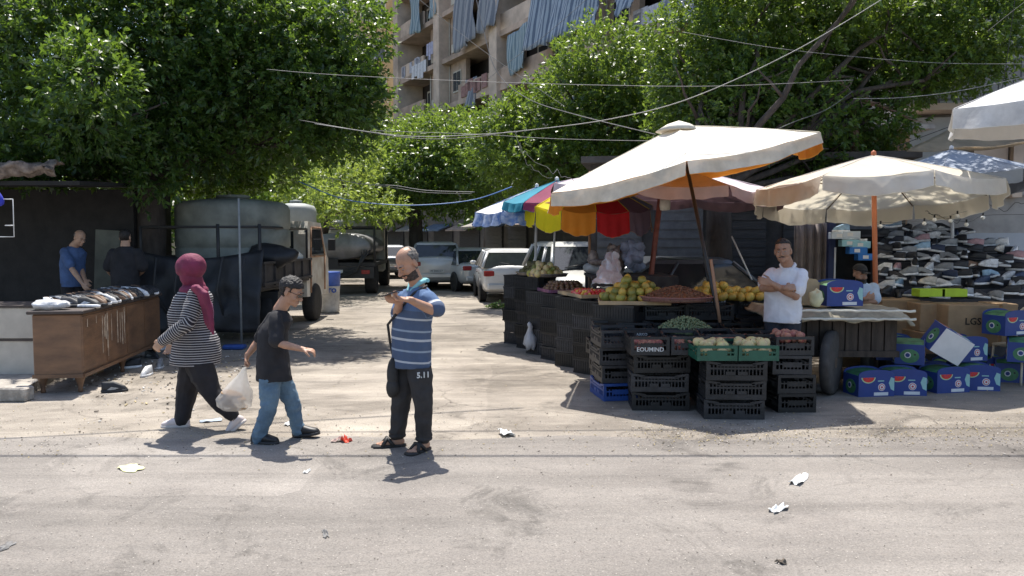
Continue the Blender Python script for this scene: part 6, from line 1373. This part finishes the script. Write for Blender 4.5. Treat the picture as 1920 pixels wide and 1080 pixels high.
for sx in (-1, 1):
    for sy in (-1, 1): MB().tube([(sx*.14, .02+sy*.13, .36), (sx*.17, .02+sy*.16, 0)], .018, 6).build('leg', [wood_d], st_)
# ---------------------------------------------------------------- vehicles
rub = mat('tyre_rubber', (.022, .021, .021), .85, .3, 9); rimm = mat('alloy_rim', (.42, .43, .44), .35, .15, metal=.6); cgl = mat('car_window_glass', (.025, .03, .034), .06, .1, spec=.8)
trim = mat('black_plastic_trim', (.025, .025, .026), .6, .15); redl = mat('red_tail_lens', (.28, .02, .02), .2, .1); hdl = mat('clear_headlight_lens', (.55, .57, .60), .1, .1); plm = mat('plate_white', (.55, .56, .56), .5, .05); chrm = mat('chrome_trim', (.55, .55, .56), .2, .05, metal=.9)
def paint(n, c, m=0): return mat('paint_'+n, c, .28, .08, 1.5, metal=m, coat=.6)
def wheel(parent, x, y, r, w, side, hub=None, name='wheel'):
    b = MB(); b.lathe([(r*.60, -w/2), (r*.93, -w/2), (r, -w*.36), (r, w*.36), (r*.93, w/2), (r*.60, w/2)], (x, y, r), 28, 0, 'Y'); o = b.build(name, [rub], parent)
    b = MB(); b.lathe([(r*.05, w*.30*side), (r*.15, w*.38*side), (r*.55, w*.30*side), (r*.62, w*.46*side), (r*.62, w*.40*side)], (x, y, r), 20, 0, 'Y')
    for k in range(5): a = 2*math.pi*k/5; b.box((x+math.cos(a)*r*.34, y+w*.36*side, r+math.sin(a)*r*.34), (r*.50, .02, r*.12), rot=Matrix.Rotation(-a, 3, 'Y'))
    b.build('rim', [hub or rimm], o); return o
def car(label, loc, rz, pm_, L=4.4, Wd=1.75, H=1.46, style='sedan', plate='G 241736', text=True, rear_col=None):
    """x forward; built from station cross-sections"""
    o = empty('parked_car', loc, rz, label, 'car', 'cars parked along the side street'); b = MB()
    hx = L/2
    if style == 'sedan': st = [(-hx, .42, .86, .80), (-hx+.12, .30, .98, .90), (-hx+.5, .24, 1.0, .97), (-hx+1.0, .22, .98, 1), (0, .20, .95, 1), (hx-1.3, .22, .93, 1), (hx-.6, .24, .85, .97), (hx-.15, .30, .72, .90), (hx, .38, .60, .78)]
    else: st = [(-hx, .42, .95, .84), (-hx+.10, .32, 1.04, .92), (-hx+.5, .24, 1.06, .98), (-hx+1.0, .22, 1.04, 1), (0, .20, 1.0, 1), (hx-1.2, .22, .98, 1), (hx-.55, .24, .93, .97), (hx-.12, .32, .80, .92), (hx, .40, .66, .80)]
    k = H/1.46; rings = []
    for (x, z0, z1, wf) in st:
        w_ = Wd/2*wf; z0 *= 1; z1 *= k; zm = z0+(z1-z0)*.55
        rings.append([Vector((x, y, z)) for y, z in [(-w_*.82, z0), (-w_*.96, z0+.07), (-w_, zm), (-w_*.97, z1-.10), (-w_*.88, z1-.02), (-w_*.55, z1+.015), (0, z1+.025), (w_*.55, z1+.015), (w_*.88, z1-.02), (w_*.97, z1-.10), (w_, zm), (w_*.96, z0+.07), (w_*.82, z0)]])
    b.loft(rings); bd = b.build('body', [pm_], o); bv = bd.modifiers.new('s', 'SUBSURF'); bv.levels = 1; bv.render_levels = 1
    # cabin
    if style == 'sedan': c = (-hx+.55, -hx+1.15, hx-1.95, hx-1.15)
    elif style == 'hatch': c = (-hx+.08, -hx+.50, hx-1.75, hx-1.0)
    else: c = (-hx+.12, -hx+.42, hx-1.6, hx-.95)
    zb = (.93 if style == 'sedan' else 1.0)*k; wb = Wd/2*.93; wt = Wd/2*.72
    def quad(z, e=0): 
        t = (z-zb)/(H-zb); x0 = c[0]+(c[1]-c[0])*t; x1 = c[3]+(c[2]-c[3])*t; w_ = wb+(wt-wb)*t+e
        return [Vector((x0-e, -w_, z)), Vector((x0-e, w_, z)), Vector((x1+e, w_, z)), Vector((x1+e, -w_, z))]
    g = MB(); g.loft([quad(zb-.03), quad(H-.03)], sm=False); g.build('window_glass', [cgl], o)
    rf = MB(); q0, q1, q2 = quad(H-.075, .012), quad(H-.01, .004), quad(H-.01, -.12)
    for v_ in q2: v_.z = H+.03
    rf.loft([q0, q1, q2], sm=False); rf.build('roof', [pm_], o)
    pl = MB(); a, t_ = quad(zb-.02, .006), quad(H-.05, .006)
    for i in range(4): MB().tube([a[i], t_[i]], .04, 6).build('pillar', [pm_], o)
    for fr in (.36, .68) if style != 'hatch' else (.42, .72):
        for s in (0, 1):
            p0 = a[0 if s == 0 else 1].lerp(a[3 if s == 0 else 2], fr); p1 = t_[0 if s == 0 else 1].lerp(t_[3 if s == 0 else 2], fr); MB().tube([p0, p1], .028, 6).build('pillar', [pm_], o)
    r = .315*k
    for x in (-hx+.82, hx-.86):
        for s in (-1, 1):
            ar = MB(); ar.lathe([(r*.9, -.02), (r*1.16, -.02), (r*1.16, .02), (r*.9, .02)], (x, s*(Wd/2-.012), r), 24, 0, 'Y'); ar.build('wheel_arch', [trim], o)
            wheel(o, x, s*(Wd/2-.09), r, .20, s)
    for s in (-1, 1):
        MB().box((-hx+.06, s*Wd*.37, .82*k), (.10, Wd*.17, .15), bev=.02).build('tail_light', [rear_col or redl], o)
        MB().box((hx-.13, s*Wd*.36, .66*k), (.16, Wd*.18, .13), bev=.03).build('headlight', [hdl], o)
        mr = MB(); mr.ell((c[3]-.45, s*(Wd/2+.07), zb+.06), (.07, .10, .065), None, 10, 8); mr.build('wing_mirror', [pm_], o)
        for fr in (.30, .62): MB().box((c[0]+(c[3]-c[0])*fr, s*(Wd/2-.002), .80*k), (.14, .02, .025)).build('door_handle', [trim], o)
    MB().box((-hx+.02, 0, .46*k), (.10, Wd*.80, .16), bev=.03).build('rear_bumper', [pm_], o); MB().box((hx-.03, 0, .40*k), (.10, Wd*.82, .16), bev=.03).build('front_bumper', [pm_], o)
    MB().box((hx-.04, 0, .60*k), (.08, Wd*.42, .10)).build('grille', [trim], o)
    for s, x in ((-1, -hx-.035), (1, hx+.025)):
        z_ = .60*k if s < 0 else .42*k
        p_ = MB().box((x, 0, z_), (.012, .50, .115)).build('number_plate', [plm], o); text_obj('plate_text', plate, .10, trim, (x+s*.008, 0, z_), (0, s, 0), (0, 0, 1), p_, .001)
    b = MB(); xr = c[0]-.01
    wp = MB(); wp.tube([(c[0]+.03, -.1, zb+.03), (c[0]+.12, .35, zb+.12)], .010, 5).tube([(c[3]+.01, -.55, zb+.02), (c[3]-.05, .0, zb+.10)], .010, 5).tube([(c[3]+.01, 0, zb+.02), (c[3]-.05, .5, zb+.10)], .010, 5); wp.build('wiper', [trim], o)
    return o
whp_ = paint('white', (.62, .62, .62)); sil_ = paint('silver', (.52, .53, .54), .2); drk_ = paint('dark_grey', (.12, .13, .145), .4); wv = paint('cream_white', (.60, .59, .55))
def cloc(px, Y): p = at(px, 448, Y); return (p.x, Y, 0)
car('white hatchback with red corner tail lights parked showing its rear beside the fruit stall', cloc(948, 23.6), R(96), whp_, 4.0, 1.72, 1.45, 'hatch', 'G 241736')
car('silver saloon parked in front of the white hatchback, seen from its front left corner', cloc(872, 28.2), R(112), sil_, 4.3, 1.72, 1.42, 'sedan', 'B 118402')
car('pale silver estate car with wide rear window behind the phone man\'s head', cloc(815, 29.2), R(97), sil_, 4.5, 1.82, 1.62, 'suv', 'M 300217')
car('small dark grey car parked deepest in the side street', cloc(722, 37), R(108), drk_, 4.3, 1.72, 1.46, 'sedan', 'S 55120')
# white van behind the stall, facing the camera
vn = car('old cream white jeep with upright windscreen facing the road behind the fruit stall', cloc(1082, 17.8), R(-80), wv, 4.1, 1.78, 1.66, 'suv', 'B 77431')
car('dark saloon almost hidden behind the mango pile and the umbrella poles', cloc(1235, 13.6), R(185), drk_, 4.3, 1.7, 1.42, 'sedan', 'T 90311')

def frame_posts(mb, x0, x1, y0, y1, z0, z1, r, m=0):
    for x in (x0, x1):
        for y in (y0, y1): mb.tube([(x, y, z0), (x, y, z1)], r, 6, m)
    mb.tube([(x0, y0, z1), (x1, y0, z1), (x1, y1, z1), (x0, y1, z1), (x0, y0, z1)], r, 6, m)
# truck 1: local x forward (away from camera), origin rear right corner on the ground
tdir = math.atan2(5, .04)
rr_ = at(486, 448, 13.4)
tk = empty('water_truck', (rr_.x, 13.4, 0), tdir, 'old flatbed truck with dark wooden bed and rusty white cab carrying water tanks', 'truck')
# local frame: x forward, y left (towards -X world)
bedm = mat('dark_truck_boards', (.050, .044, .043), .8, .4, 3, .4, 20); rustw = mat('rusty_white_cab_paint', (.64, .62, .56), .6, .3, 2.6, .15, 30, c2=(.42, .36, .28), detail=8)
b = MB(); b.box((1.5, 1.0, .95), (3.1, 2.05, .10)); b.build('bed_floor', [bedm], tk)
b = MB(); b.box((1.5, -.03, 1.17), (3.1, .04, .36)); b.box((1.5, 2.03, 1.17), (3.1, .04, .36)); b.box((-.03, 1.0, 1.17), (.04, 2.05, .36))
for i in range(6): b.box((.04+.59*i, -.065, 1.15), (.05, .04, .42))
b.box((1.5, -.07, 1.345), (3.1, .05, .04)); b.box((1.5, -.07, .99), (3.1, .05, .04)); b.build('side_board', [bedm], tk)
b = MB(); b.box((2.3, .45, .72), (5.0, .10, .18)); b.box((2.3, 1.55, .72), (5.0, .10, .18)); b.box((1.0, .05, .62), (.7, .3, .4)); b.build('chassis', [trim], tk)
for (x, y, s) in ((.9, .12, -1), (.9, 1.88, 1), (3.75, .10, -1), (3.75, 1.90, 1)): wheel(tk, x, y, .40, .24, s, mat('rusty_wheel_hub', (.12, .085, .06)))
b = MB(); prof = [(3.12, .55), (3.12, 1.85), (3.30, 2.12), (4.35, 2.10), (4.85, 1.40), (5.0, 1.30), (5.02, .50)]
b.prism(prof, (0, .04, 0), (1, 0, 0), (0, 0, 1), (0, 1.92, 0)); cb_ = b.build('cab', [rustw], tk)
b = MB(); b.prism([(3.45, 1.42), (3.50, 1.95), (4.25, 1.95), (4.55, 1.42)], (0, .035, 0), (1, 0, 0), (0, 0, 1), (0, -.012, 0)); b.box((3.11, 1.0, 1.70), (.012, 1.4, .42)); b.build('cab_window', [cgl], tk)
b = MB()
for p, q in (((3.42, 1.38), (3.46, 1.99)), ((3.46, 1.99), (4.28, 1.99)), ((4.28, 1.99), (4.62, 1.38)), ((3.42, 1.38), (4.62, 1.38)), ((3.40, .62), (3.42, 1.38)), ((4.62, 1.38), (4.60, .62))): b.tube([(p[0], .03, p[1]), (q[0], .03, q[1])], .022, 6)
b.build('door', [mat('rust_streaked_trim', (.30, .17, .10), .7, .4, 6)], tk); MB().box((4.6, -.14, 1.62), (.06, .16, .26), bev=.01).build('wing_mirror', [trim], tk)
b = MB(); frame_posts(b, .02, 3.0, .0, 2.0, 1.3, 1.95, .025); b.tube([(.02, 0, 1.0), (.02, 0, 2.0)], .03, 6).tube([(.02, .7, 1.0), (.02, .7, 2.0)], .03, 6); b.build('rack_frame', [trim], tk)
tarp = mat('glossy_black_tarp', (.014, .014, .016), .55, .3, 4, .4, 9); v = []; f = []; N = 40
for jn in range(19):
    for i in range(N+1):
        s, t = i/N, jn/18; y_ = -.1+2.25*s; sag_ = .06*math.sin(s*17)+.05*math.sin(s*31+t*3)
        v.append((-.10-.25*math.sin(t*math.pi*.5)-.5*t*sag_+.08*fnoise((s*3, t*2, 0), 2), y_, 1.58-1.36*t-.15*math.sin(s*math.pi)*(1-t)))
        if i < N and jn < 18: a = jn*(N+1)+i; f.append([a, a+1, a+N+2, a+N+1])
o = mesh_obj('hanging_tarp', v, f, tarp, tk, sm=[True]*len(f)); o.modifiers.new('t', 'SOLIDIFY').thickness = .012
b = MB()
for i in range(5): b.tube([(-.3-.03*i, .15+.35*i, 1.45), (-.34, .25+.35*i, .9), (-.30, .20+.3*i, .45)], .022, 7)
b.build('rubber_hose', [trim], tk)
# top-level tanks and load
tankm = mat('weathered_green_white_tank', (.20, .215, .19), .7, .3, 1.8, .15, 8); tank2 = mat('grey_tank_plastic', (.30, .32, .31), .6, .15, 1.5)
tc = at(437, 448, 14.9); 
def tank(c, r, h, m, label, ribs=3):
    b = MB(); pr = [(.02, 0), (r*.96, 0), (r, .04)]
    for k in range(ribs): z = h*(.16+.22*k); pr += [(r, z), (r*.975, z+.02), (r, z+.04)]
    pr += [(r, h*.86), (r*.97, h*.91), (r*.88, h*.95), (r*.45, h*.985), (r*.28, h*.985), (r*.27, h), (.02, h*1.005)]
    o = empty('water_tank', c, 0, label, 'tank', 'plastic water tanks on the trucks'); B_ = MB().lathe(pr, (0, 0, 0), 36); B_.build('tank_body', [m], o); MB().lathe([(r*.30, h), (r*.30, h+.05), (.02, h+.07)], (0, 0, 0), 18).build('lid', [m], o); return o
tank((tc.x, 14.95, 1.005), 1.02, 1.50, tankm, 'wide faded green water tank standing on the dark flatbed truck')
tank((at(556, 448, 21).x, 21.0, .95), .52, 1.75, tank2, 'narrow grey water tank rising behind the rusty white cab')
ppl = MB().tube([(0, 0, 0), (0, 0, 2.40)], .018, 8).build('metal_pole', [mat('galvanised_pole', (.24, .25, .25), .5, .15)], loc=(at(449, 448, 12.9).x, 12.9, 0)); tag(ppl, 'thin grey metal pole standing in front of the flatbed truck', 'pole')
bx = MB(); bx.ell((0, 0, 0), (.45, .25, .22), None, 20, 12)
for i, v_ in enumerate(bx.v): bx.v[i] = v_*(1+.3*fnoise(v_, 5))
o = bx.build('tarpaulin_bundle', [tarp], loc=at(508, 480, 14.2)); tag(o, 'black tarpaulin bundle lying on the truck bed before the tank', 'bundle')
# white sack on the truck beside the cab
bx = MB(); bx.ell((0, 0, .0), (.22, .2, .16), None, 18, 12)
for i, v_ in enumerate(bx.v): bx.v[i] = v_*(1+.2*fnoise(v_, 8))
o = bx.build('white_sack', [mat('white_sack_cloth', (.55, .54, .50), .9, .1)], loc=at(549, 482, 16.0)+Vector((0, 0, -.02))); tag(o, 'white sack on the truck bed against the cab', 'sack')
# truck 2: tanker seen from behind
t2 = empty('tanker_truck', (at(634, 448, 25).x, 25, 0), R(94), 'dark tanker truck with horizontal grey tank seen from behind, beyond the flatbed', 'truck')
b = MB(); n = 28
rings = [[Vector((x, 1.05*e*math.cos(a), 1.50+.45*e*math.sin(a)*(1.0 if math.sin(a) > 0 else .9))) for a in (2*math.pi*i/n for i in range(n))] for x, e in ((-.02, .90), (.03, .98), (.12, 1), (4.2, 1), (4.3, .9))]
b.loft(rings); b.build('tank_body', [mat('brushed_tank_metal', (.22, .22, .225), .42, .25, 2, metal=.5)], t2)
b = MB(); frame_posts(b, .0, 4.2, -1.12, 1.12, .9, 2.12, .035); b.box((2.1, 0, .95), (4.3, 2.3, .12)); b.box((-.05, 0, .70), (.12, 2.2, .36)); b.box((-.06, .45, 1.0), (.10, .9, .25)); b.build('frame', [trim], t2)
b = MB(); b.box((5.3, 0, 1.5), (1.7, 2.1, 1.9), top=(.9, .94), bev=.08); b.build('cab', [rustw], t2)
for (x, y, s) in ((.7, -.95, -1), (.7, .95, 1), (5.2, -.95, -1), (5.2, .95, 1)): wheel(t2, x, y, .50, .36, s, trim)
for s in (-1, 1): MB().box((-.12, s*.85, .72), (.03, .25, .12)).build('tail_light', [redl], t2)
MB().box((-.12, .1, .72), (.02, .5, .14)).build('number_plate', [plm], t2); b = MB()
for i in range(3): b.tube([(-.15, -1.0+.1*i, 1.4), (-.22, -.6, .85-.05*i), (-.18, .0, .62-.06*i), (-.15, .6, .8)], .03, 7)
b.build('rubber_hose', [trim], t2)
# drum draped in blue and white
p = gr(612, 588); dr = empty('barrel', (p.x, p.y+.28, 0), 0, 'whitish barrel with blue painted rim and letters beside the rusty truck cab', 'barrel')
MB().lathe([(.20, 0), (.25, .03), (.24, .1), (.26, .60), (.27, .64), (.02, .64)], (0, 0, 0), 24).build('drum', [mat('dirty_white_drum', (.45, .43, .39), .7, .25, 4)], dr)
MB().lathe([(.268, .64), (.275, .95), (.28, .97), (.02, .96)], (0, 0, 0), 24).build('blue_upper_band', [mat('royal_blue_paint', (.03, .09, .38), .5, .15)], dr)
text_obj('painted_letters', 'Ofro', .22, mat('blue_letter_paint', (.03, .08, .30), .6, .1), (0.02, -.272, .56), (1, 0, 0), (0, 0, 1), dr, .02, .006)
# ---------------------------------------------------------------- cables
cabm = mat('grey_cable', (.16, .155, .15), .6, .2); cabw = mat('pale_cable', (.22, .215, .21), .6, .2); cabb = mat('blue_hose', (.05, .16, .42), .5, .15); cabk = mat('black_cable', (.03, .03, .03), .6, .1)
def cable(label, pts, r, m, n=10, wob=0, name='overhead_cable', world=False):
    P = [Vector(p) if world else at(*p) for p in pts]; out = []
    for i in range(len(P)-1):
        p0, p1, p2, p3 = P[max(0, i-1)], P[i], P[i+1], P[min(len(P)-1, i+2)]
        for k in range(n):
            t = k/n; out.append(.5*((2*p1)+(p2-p0)*t+(2*p0-5*p1+4*p2-p3)*t*t+(3*p1-p0-3*p2+p3)*t**3)+Vector((0, 0, wob*fnoise((i+t, r*99, 2), 3))))
    out.append(P[-1]); o = MB().tube(out, r*(1 if world else .48), 5).build(name, [m]); return tag(o, label, 'cable', 'cables strung across the street')
cable('thickest pale cable sagging under the block and rising to the right', [(590, 232, 11), (760, 255, 11), (900, 252, 11), (1000, 243, 11), (1150, 222, 11), (1300, 182, 11), (1500, 90, 11), (1700, -30, 11)], .012, cabw)
cable('black cable twisted beside the thickest pale one', [(560, 225, 11.1), (760, 258, 11.1), (880, 258, 11.1), (960, 246, 11.1)], .012, cabk)
cable('long level pale cable crossing in front of the brown block', [(500, 130, 12), (640, 141, 12), (900, 153, 12), (1150, 160, 12), (1360, 161, 12), (1600, 150, 12)], .008, cabw)
cable('bright cable dropping steeply across the curtained balconies', [(885, -40, 12.2), (905, 50, 12.2), (932, 135, 12.2), (990, 185, 12.2), (1080, 215, 12.2), (1230, 252, 12.2)], .012, cabw)
cable('thin cable slanting down from the top left of the brown block', [(770, -15, 14), (850, 52, 14), (920, 105, 14), (1000, 160, 14), (1060, 200, 14)], .008, cabw)
cable('thin cable slanting up across the widest striped curtain', [(915, 148, 20), (950, 120, 20), (1030, 60, 20), (1120, -20, 20)], .012, cabm)
cable('level cable ending behind the largest umbrella', [(700, 245, 11.4), (900, 252, 11.4), (1040, 260, 11.4), (1220, 264, 11.4), (1330, 262, 11.4)], .007, cabw)
cable('loose wavy wire hanging from the thickest cable towards the umbrellas', [(965, 245, 11), (975, 275, 11), (1000, 300, 11.1), (1030, 318, 11.2), (1060, 332, 11.3), (1090, 336, 11.4)], .007, cabw, 8, .10)
cable('second loose wire dropping beside the wavy one', [(975, 268, 11), (985, 300, 11.05), (1010, 325, 11.1), (1035, 333, 11.2)], .006, cabw, 8, .08)
cable('blue hose sagging over the side street', [(560, 340, 15), (640, 372, 15), (720, 383, 15), (800, 384, 15), (890, 374, 15), (960, 350, 15)], .02, cabb)
cable('double pale cable sagging above the blue hose', [(600, 330, 14.6), (680, 345, 14.6), (740, 348, 14.6), (800, 357, 14.6), (890, 360, 14.6)], .013, cabw)
cable('lower strand of the sagging pale cable above the blue hose', [(680, 345, 14.7), (740, 352, 14.7), (800, 361, 14.7), (885, 363, 14.7)], .009, cabm)
cable('cable crossing the dark foliage of the broad ficus tree', [(1280, 60, 12.5), (1440, 88, 12.5), (1600, 106, 12.5), (1760, 118, 12.5), (1920, 120, 12.5)], .008, cabw)
cable('sagging rope from the largest umbrella up to the bare tree fork', [(1440, 250, 12.4), (1490, 228, 12.6), (1550, 205, 13), (1600, 170, 13.8)], .012, cabm)
cable('cable bundle running in front of the corner building railing', [(1600, 185, 12), (1690, 183, 12), (1800, 170, 12), (1940, 140, 12)], .010, cabw)
cable('lower cable slanting up in front of the corner building', [(1680, 275, 12.2), (1760, 245, 12.2), (1840, 215, 12.2), (1940, 165, 12.2)], .012, cabk)
cable('upright drooping cable beside the grey wall at the top right', [(1905, -20, 13), (1895, 60, 13), (1885, 130, 13), (1870, 210, 13)], .010, cabk)
cable('slanting cable at the top right corner', [(1940, -10, 13), (1900, 20, 13), (1850, 60, 13)], .010, cabk)
cable('tangled wires under the cream umbrella at the right', [(1735, 400, 11), (1790, 412, 11), (1830, 385, 11), (1870, 395, 11), (1930, 380, 11)], .008, cabk, 10, .1)
cable('string holding the white bulbs over the shoe rack', [(1640, 418, 10.9), (1733, 414, 10.7), (1795, 400, 10.8), (1850, 385, 10.9), (1930, 350, 11)], .006, cabw)
cable('wire carrying the lower bulbs over the shoe rack', [(1740, 400, 10.9), (1812, 416, 10.8), (1846, 404, 10.9), (1930, 402, 11)], .006, cabk)
# cables overhead, above the frame, that cast the thin shadow lines on the road
sx_, sy_, sz_ = sv.x/sv.z, sv.y/sv.z, 1
def shadow_line(p0, p1, z, r, label, sag=.1):
    a, b_ = gr(*p0), gr(*p1); P = []
    for i in range(9):
        t = i/8; g = a.lerp(b_, t); zz = z-sag*math.sin(t*math.pi); P.append((g.x+sx_*zz, g.y+sy_*zz, zz))
    cable(label, P, r, cabk, 3, 0, world=True)
shadow_line((-300, 856), (2300, 856), 6.8, .021, 'black cable high over the road edge', .05)
shadow_line((-300, 842), (980, 765), 6.4, .017, 'black cable running obliquely over the mouth of the side street')
shadow_line((300, 812), (2300, 800), 6.2, .013, 'thin black cable high over the kerb line')
# ---------------------------------------------------------------- litter
lr = random.Random(77)
def scrap(name, px, py, w, d, m, label, cat='litter', h=.012, seed=0):
    p = gr(px, py); v = []; f = []; n = 14
    for j_ in range(n+1):
        for i in range(n+1):
            s, t = i/n-.5, j_/n-.5; v.append((s*w*(1+.5*fnoise((t*3, seed, 0), 1)), t*d*(1+.5*fnoise((s*3, seed, 5), 1)), .010+h*max(0, fnoise((s*2.5, t*2.5, seed*3.7), 1)+.1)*1.6))
            if i < n and j_ < n: a = j_*(n+1)+i; f.append([a, a+1, a+n+2, a+n+1])
    o = mesh_obj(name, v, f, m, loc=(p.x, p.y, 0)); o.rotation_euler.z = lr.random()*3; o.modifiers.new('t', 'SOLIDIFY').thickness = .003; return tag(o, label, cat, 'scraps lying on the road')
pw_ = mat('white_paper', (.68, .68, .66), .8, .05); py_ = mat('yellowish_paper', (.66, .65, .34), .8, .08); po_ = mat('orange_red_wrapper', (.62, .07, .03), .5, .1)
scrap('paper_scrap', 246, 880, .20, .14, py_, 'yellowish paper scrap at the left of the road', seed=1)
scrap('paper_scrap', 1498, 902, .26, .08, pw_, 'longer white paper scrap at the right of the road', seed=2, h=.03)
scrap('paper_scrap', 1458, 957, .16, .07, pw_, 'rounded white scrap nearest the camera at the right', seed=3, h=.03); 
scrap('wrapper', 648, 829, .09, .07, po_, 'orange red wrapper between the boy and the phone man', seed=5, h=.05); scrap('wrapper', 632, 829, .10, .05, mat('pale_pink_wrapper', (.66, .5, .42), .6, .1), 'pale wrapper beside the orange red one', seed=6, h=.03)
scrap('paper_scrap', 576, 886, .08, .03, pw_, 'tiny white scrap below the walking boy', seed=7); scrap('paper_scrap', 540, 796, .13, .06, pw_, 'flat white scrap behind the boy\'s front leg', seed=8); scrap('paper_scrap', 950, 816, .16, .12, pw_, 'crumpled white scrap right of the phone man', seed=9, h=.05)
scrap('paper_scrap', 395, 790, .2, .1, mat('bluish_paper', (.42, .48, .55), .8, .1), 'bluish scrap between the woman\'s feet', seed=10); scrap('plastic_strip', 610, 1003, .12, .03, cabm, 'dark strip lying low on the road', seed=12); scrap('plastic_strip', 10, 1028, .12, .05, cabm, 'dark twist at the bottom left of the road', seed=13)
scrap('pebble', 1465, 1057, .05, .04, mat('brown_stone', (.16, .13, .10), .9, .2), 'brown pebble at the bottom right of the road', seed=14, h=.02)
def scatter(name, n, fn, sizes, mats_, label, seed, cat='litter'):
    rr = random.Random(seed); b = MB()
    for i in range(n):
        x, y = fn(rr); s = rr.uniform(*sizes); a = rr.random()*6.28; l = s*rr.uniform(.8, 1.5)
        b.box((x, y, .008+s*.15), (l, s*.6, s*.3), rot=Matrix.Rotation(a, 3, 'Z') @ Matrix.Rotation(rr.uniform(-.4, .4), 3, 'Y'), mi=rr.randrange(len(mats_)))
    o = b.build(name, mats_); tag(o, label, cat, kind='stuff'); return o
straw = mat('straw_bits', (.45, .36, .20), .9, .2); dkb = mat('dark_bits', (.09, .075, .06), .9, .2); wb_ = mat('white_bits', (.6, .58, .54), .8, .1); grb = mat('green_bits', (.12, .17, .05), .9, .2); sto = mat('pale_gravel', (.50, .45, .39), .9, .2)
def strip(px0, px1, py0, py1):
    def g(rr): p = gr(rr.uniform(px0, px1), rr.gauss((py0+py1)/2, (py1-py0)/2.6)); return p.x, p.y
    return g
scatter('kerbside_litter', 1500, strip(1180, 2050, 798, 832), (.005, .014), [straw, dkb, sto, straw, sto], 'band of straw, leaves and dirt along the right edge of the road', 1)
scatter('gravel', 1500, strip(-60, 1960, 770, 850), (.005, .014), [sto, dkb, sto, straw], 'loose gravel and crumbs along the joint of road and side street', 2)
scatter('road_gravel', 900, lambda rr: (lambda p: (p.x, p.y))(gr(rr.uniform(-40, 1960), rr.uniform(850, 1075))), (.003, .008), [sto, sto, dkb], 'tiny pale stones bedded in the road surface', 3)
scatter('market_litter', 500, strip(130, 470, 650, 745), (.01, .03), [wb_, straw, dkb, wb_, dkb], 'mixed paper and rubbish under and behind the cabinet', 4)
scatter('street_debris', 500, strip(560, 960, 545, 700), (.005, .014), [dkb, straw, sto, dkb], 'dirt and crumbs scattered in the side street', 5)
lg = random.Random(4); b = MB()
for i in range(260):
    a = lg.random()*6.28; r = .34*math.sqrt(lg.random()); p = Vector((r*math.cos(a), .6*r*math.sin(a), lg.random()*.16*(1-r/.4))); d = Vector((lg.uniform(-1, 1), lg.uniform(-1, 1), lg.uniform(0, 1))).normalized()*.09; s_ = d.cross(Vector((0, 0, 1))).normalized()*.03
    b.add([p, p+d*.5+s_, p+d, p+d*.5-s_], [[0, 1, 2, 3]])
o = b.build('leaf_heap', [mat('cabbage_leaf', (.20, .30, .07), .6, .35, 12, trans=.3)], loc=gr(936, 578)); tag(o, 'heap of discarded green leaves behind the white hatchback', 'leaves', kind='stuff')
p = gr(440, 655); o = MB().box((0, 0, .04), (.34, .2, .07), bev=.02).build('blue_tray', [blu_pl], loc=p); tag(o, 'blue plastic tray on the ground behind the woman', 'tray')
# trunk-coloured board and junk in the shade at left
o = MB().box((0, 0, .95), (.42, .05, 1.9), rot=Matrix.Rotation(.06, 3, 'Y')).build('leaning_board', [mat('greenish_grey_board', (.13, .135, .11), .9, .3, 2)], loc=(at(198, 448, 13.6).x, 13.6, 0)); tag(o, 'greenish grey board leaning in the shade between the two men', 'board')
for i, (px, w_, h_, Y) in enumerate(((290, .5, 1.25, 14.6), (325, .45, 1.45, 14.9), (262, .4, 1.0, 14.2))):
    o = MB().box((0, 0, h_/2), (w_, .4, h_), bev=.02).box((0, -.21, h_*.6), (w_*.8, .02, h_*.3)).build('stacked_crate', [mat('old_grey_wood', (.10, .085, .07), .9, .3, 3)], loc=(at(px, 448, Y).x, Y, 0)); tag(o, '%s dark wooden case in the shade behind the man in black' % ['middle', 'tallest', 'lowest'][i], 'case')
for i, (px, py, s_) in enumerate(((205, 498, 1), (212, 470, .8))): pass
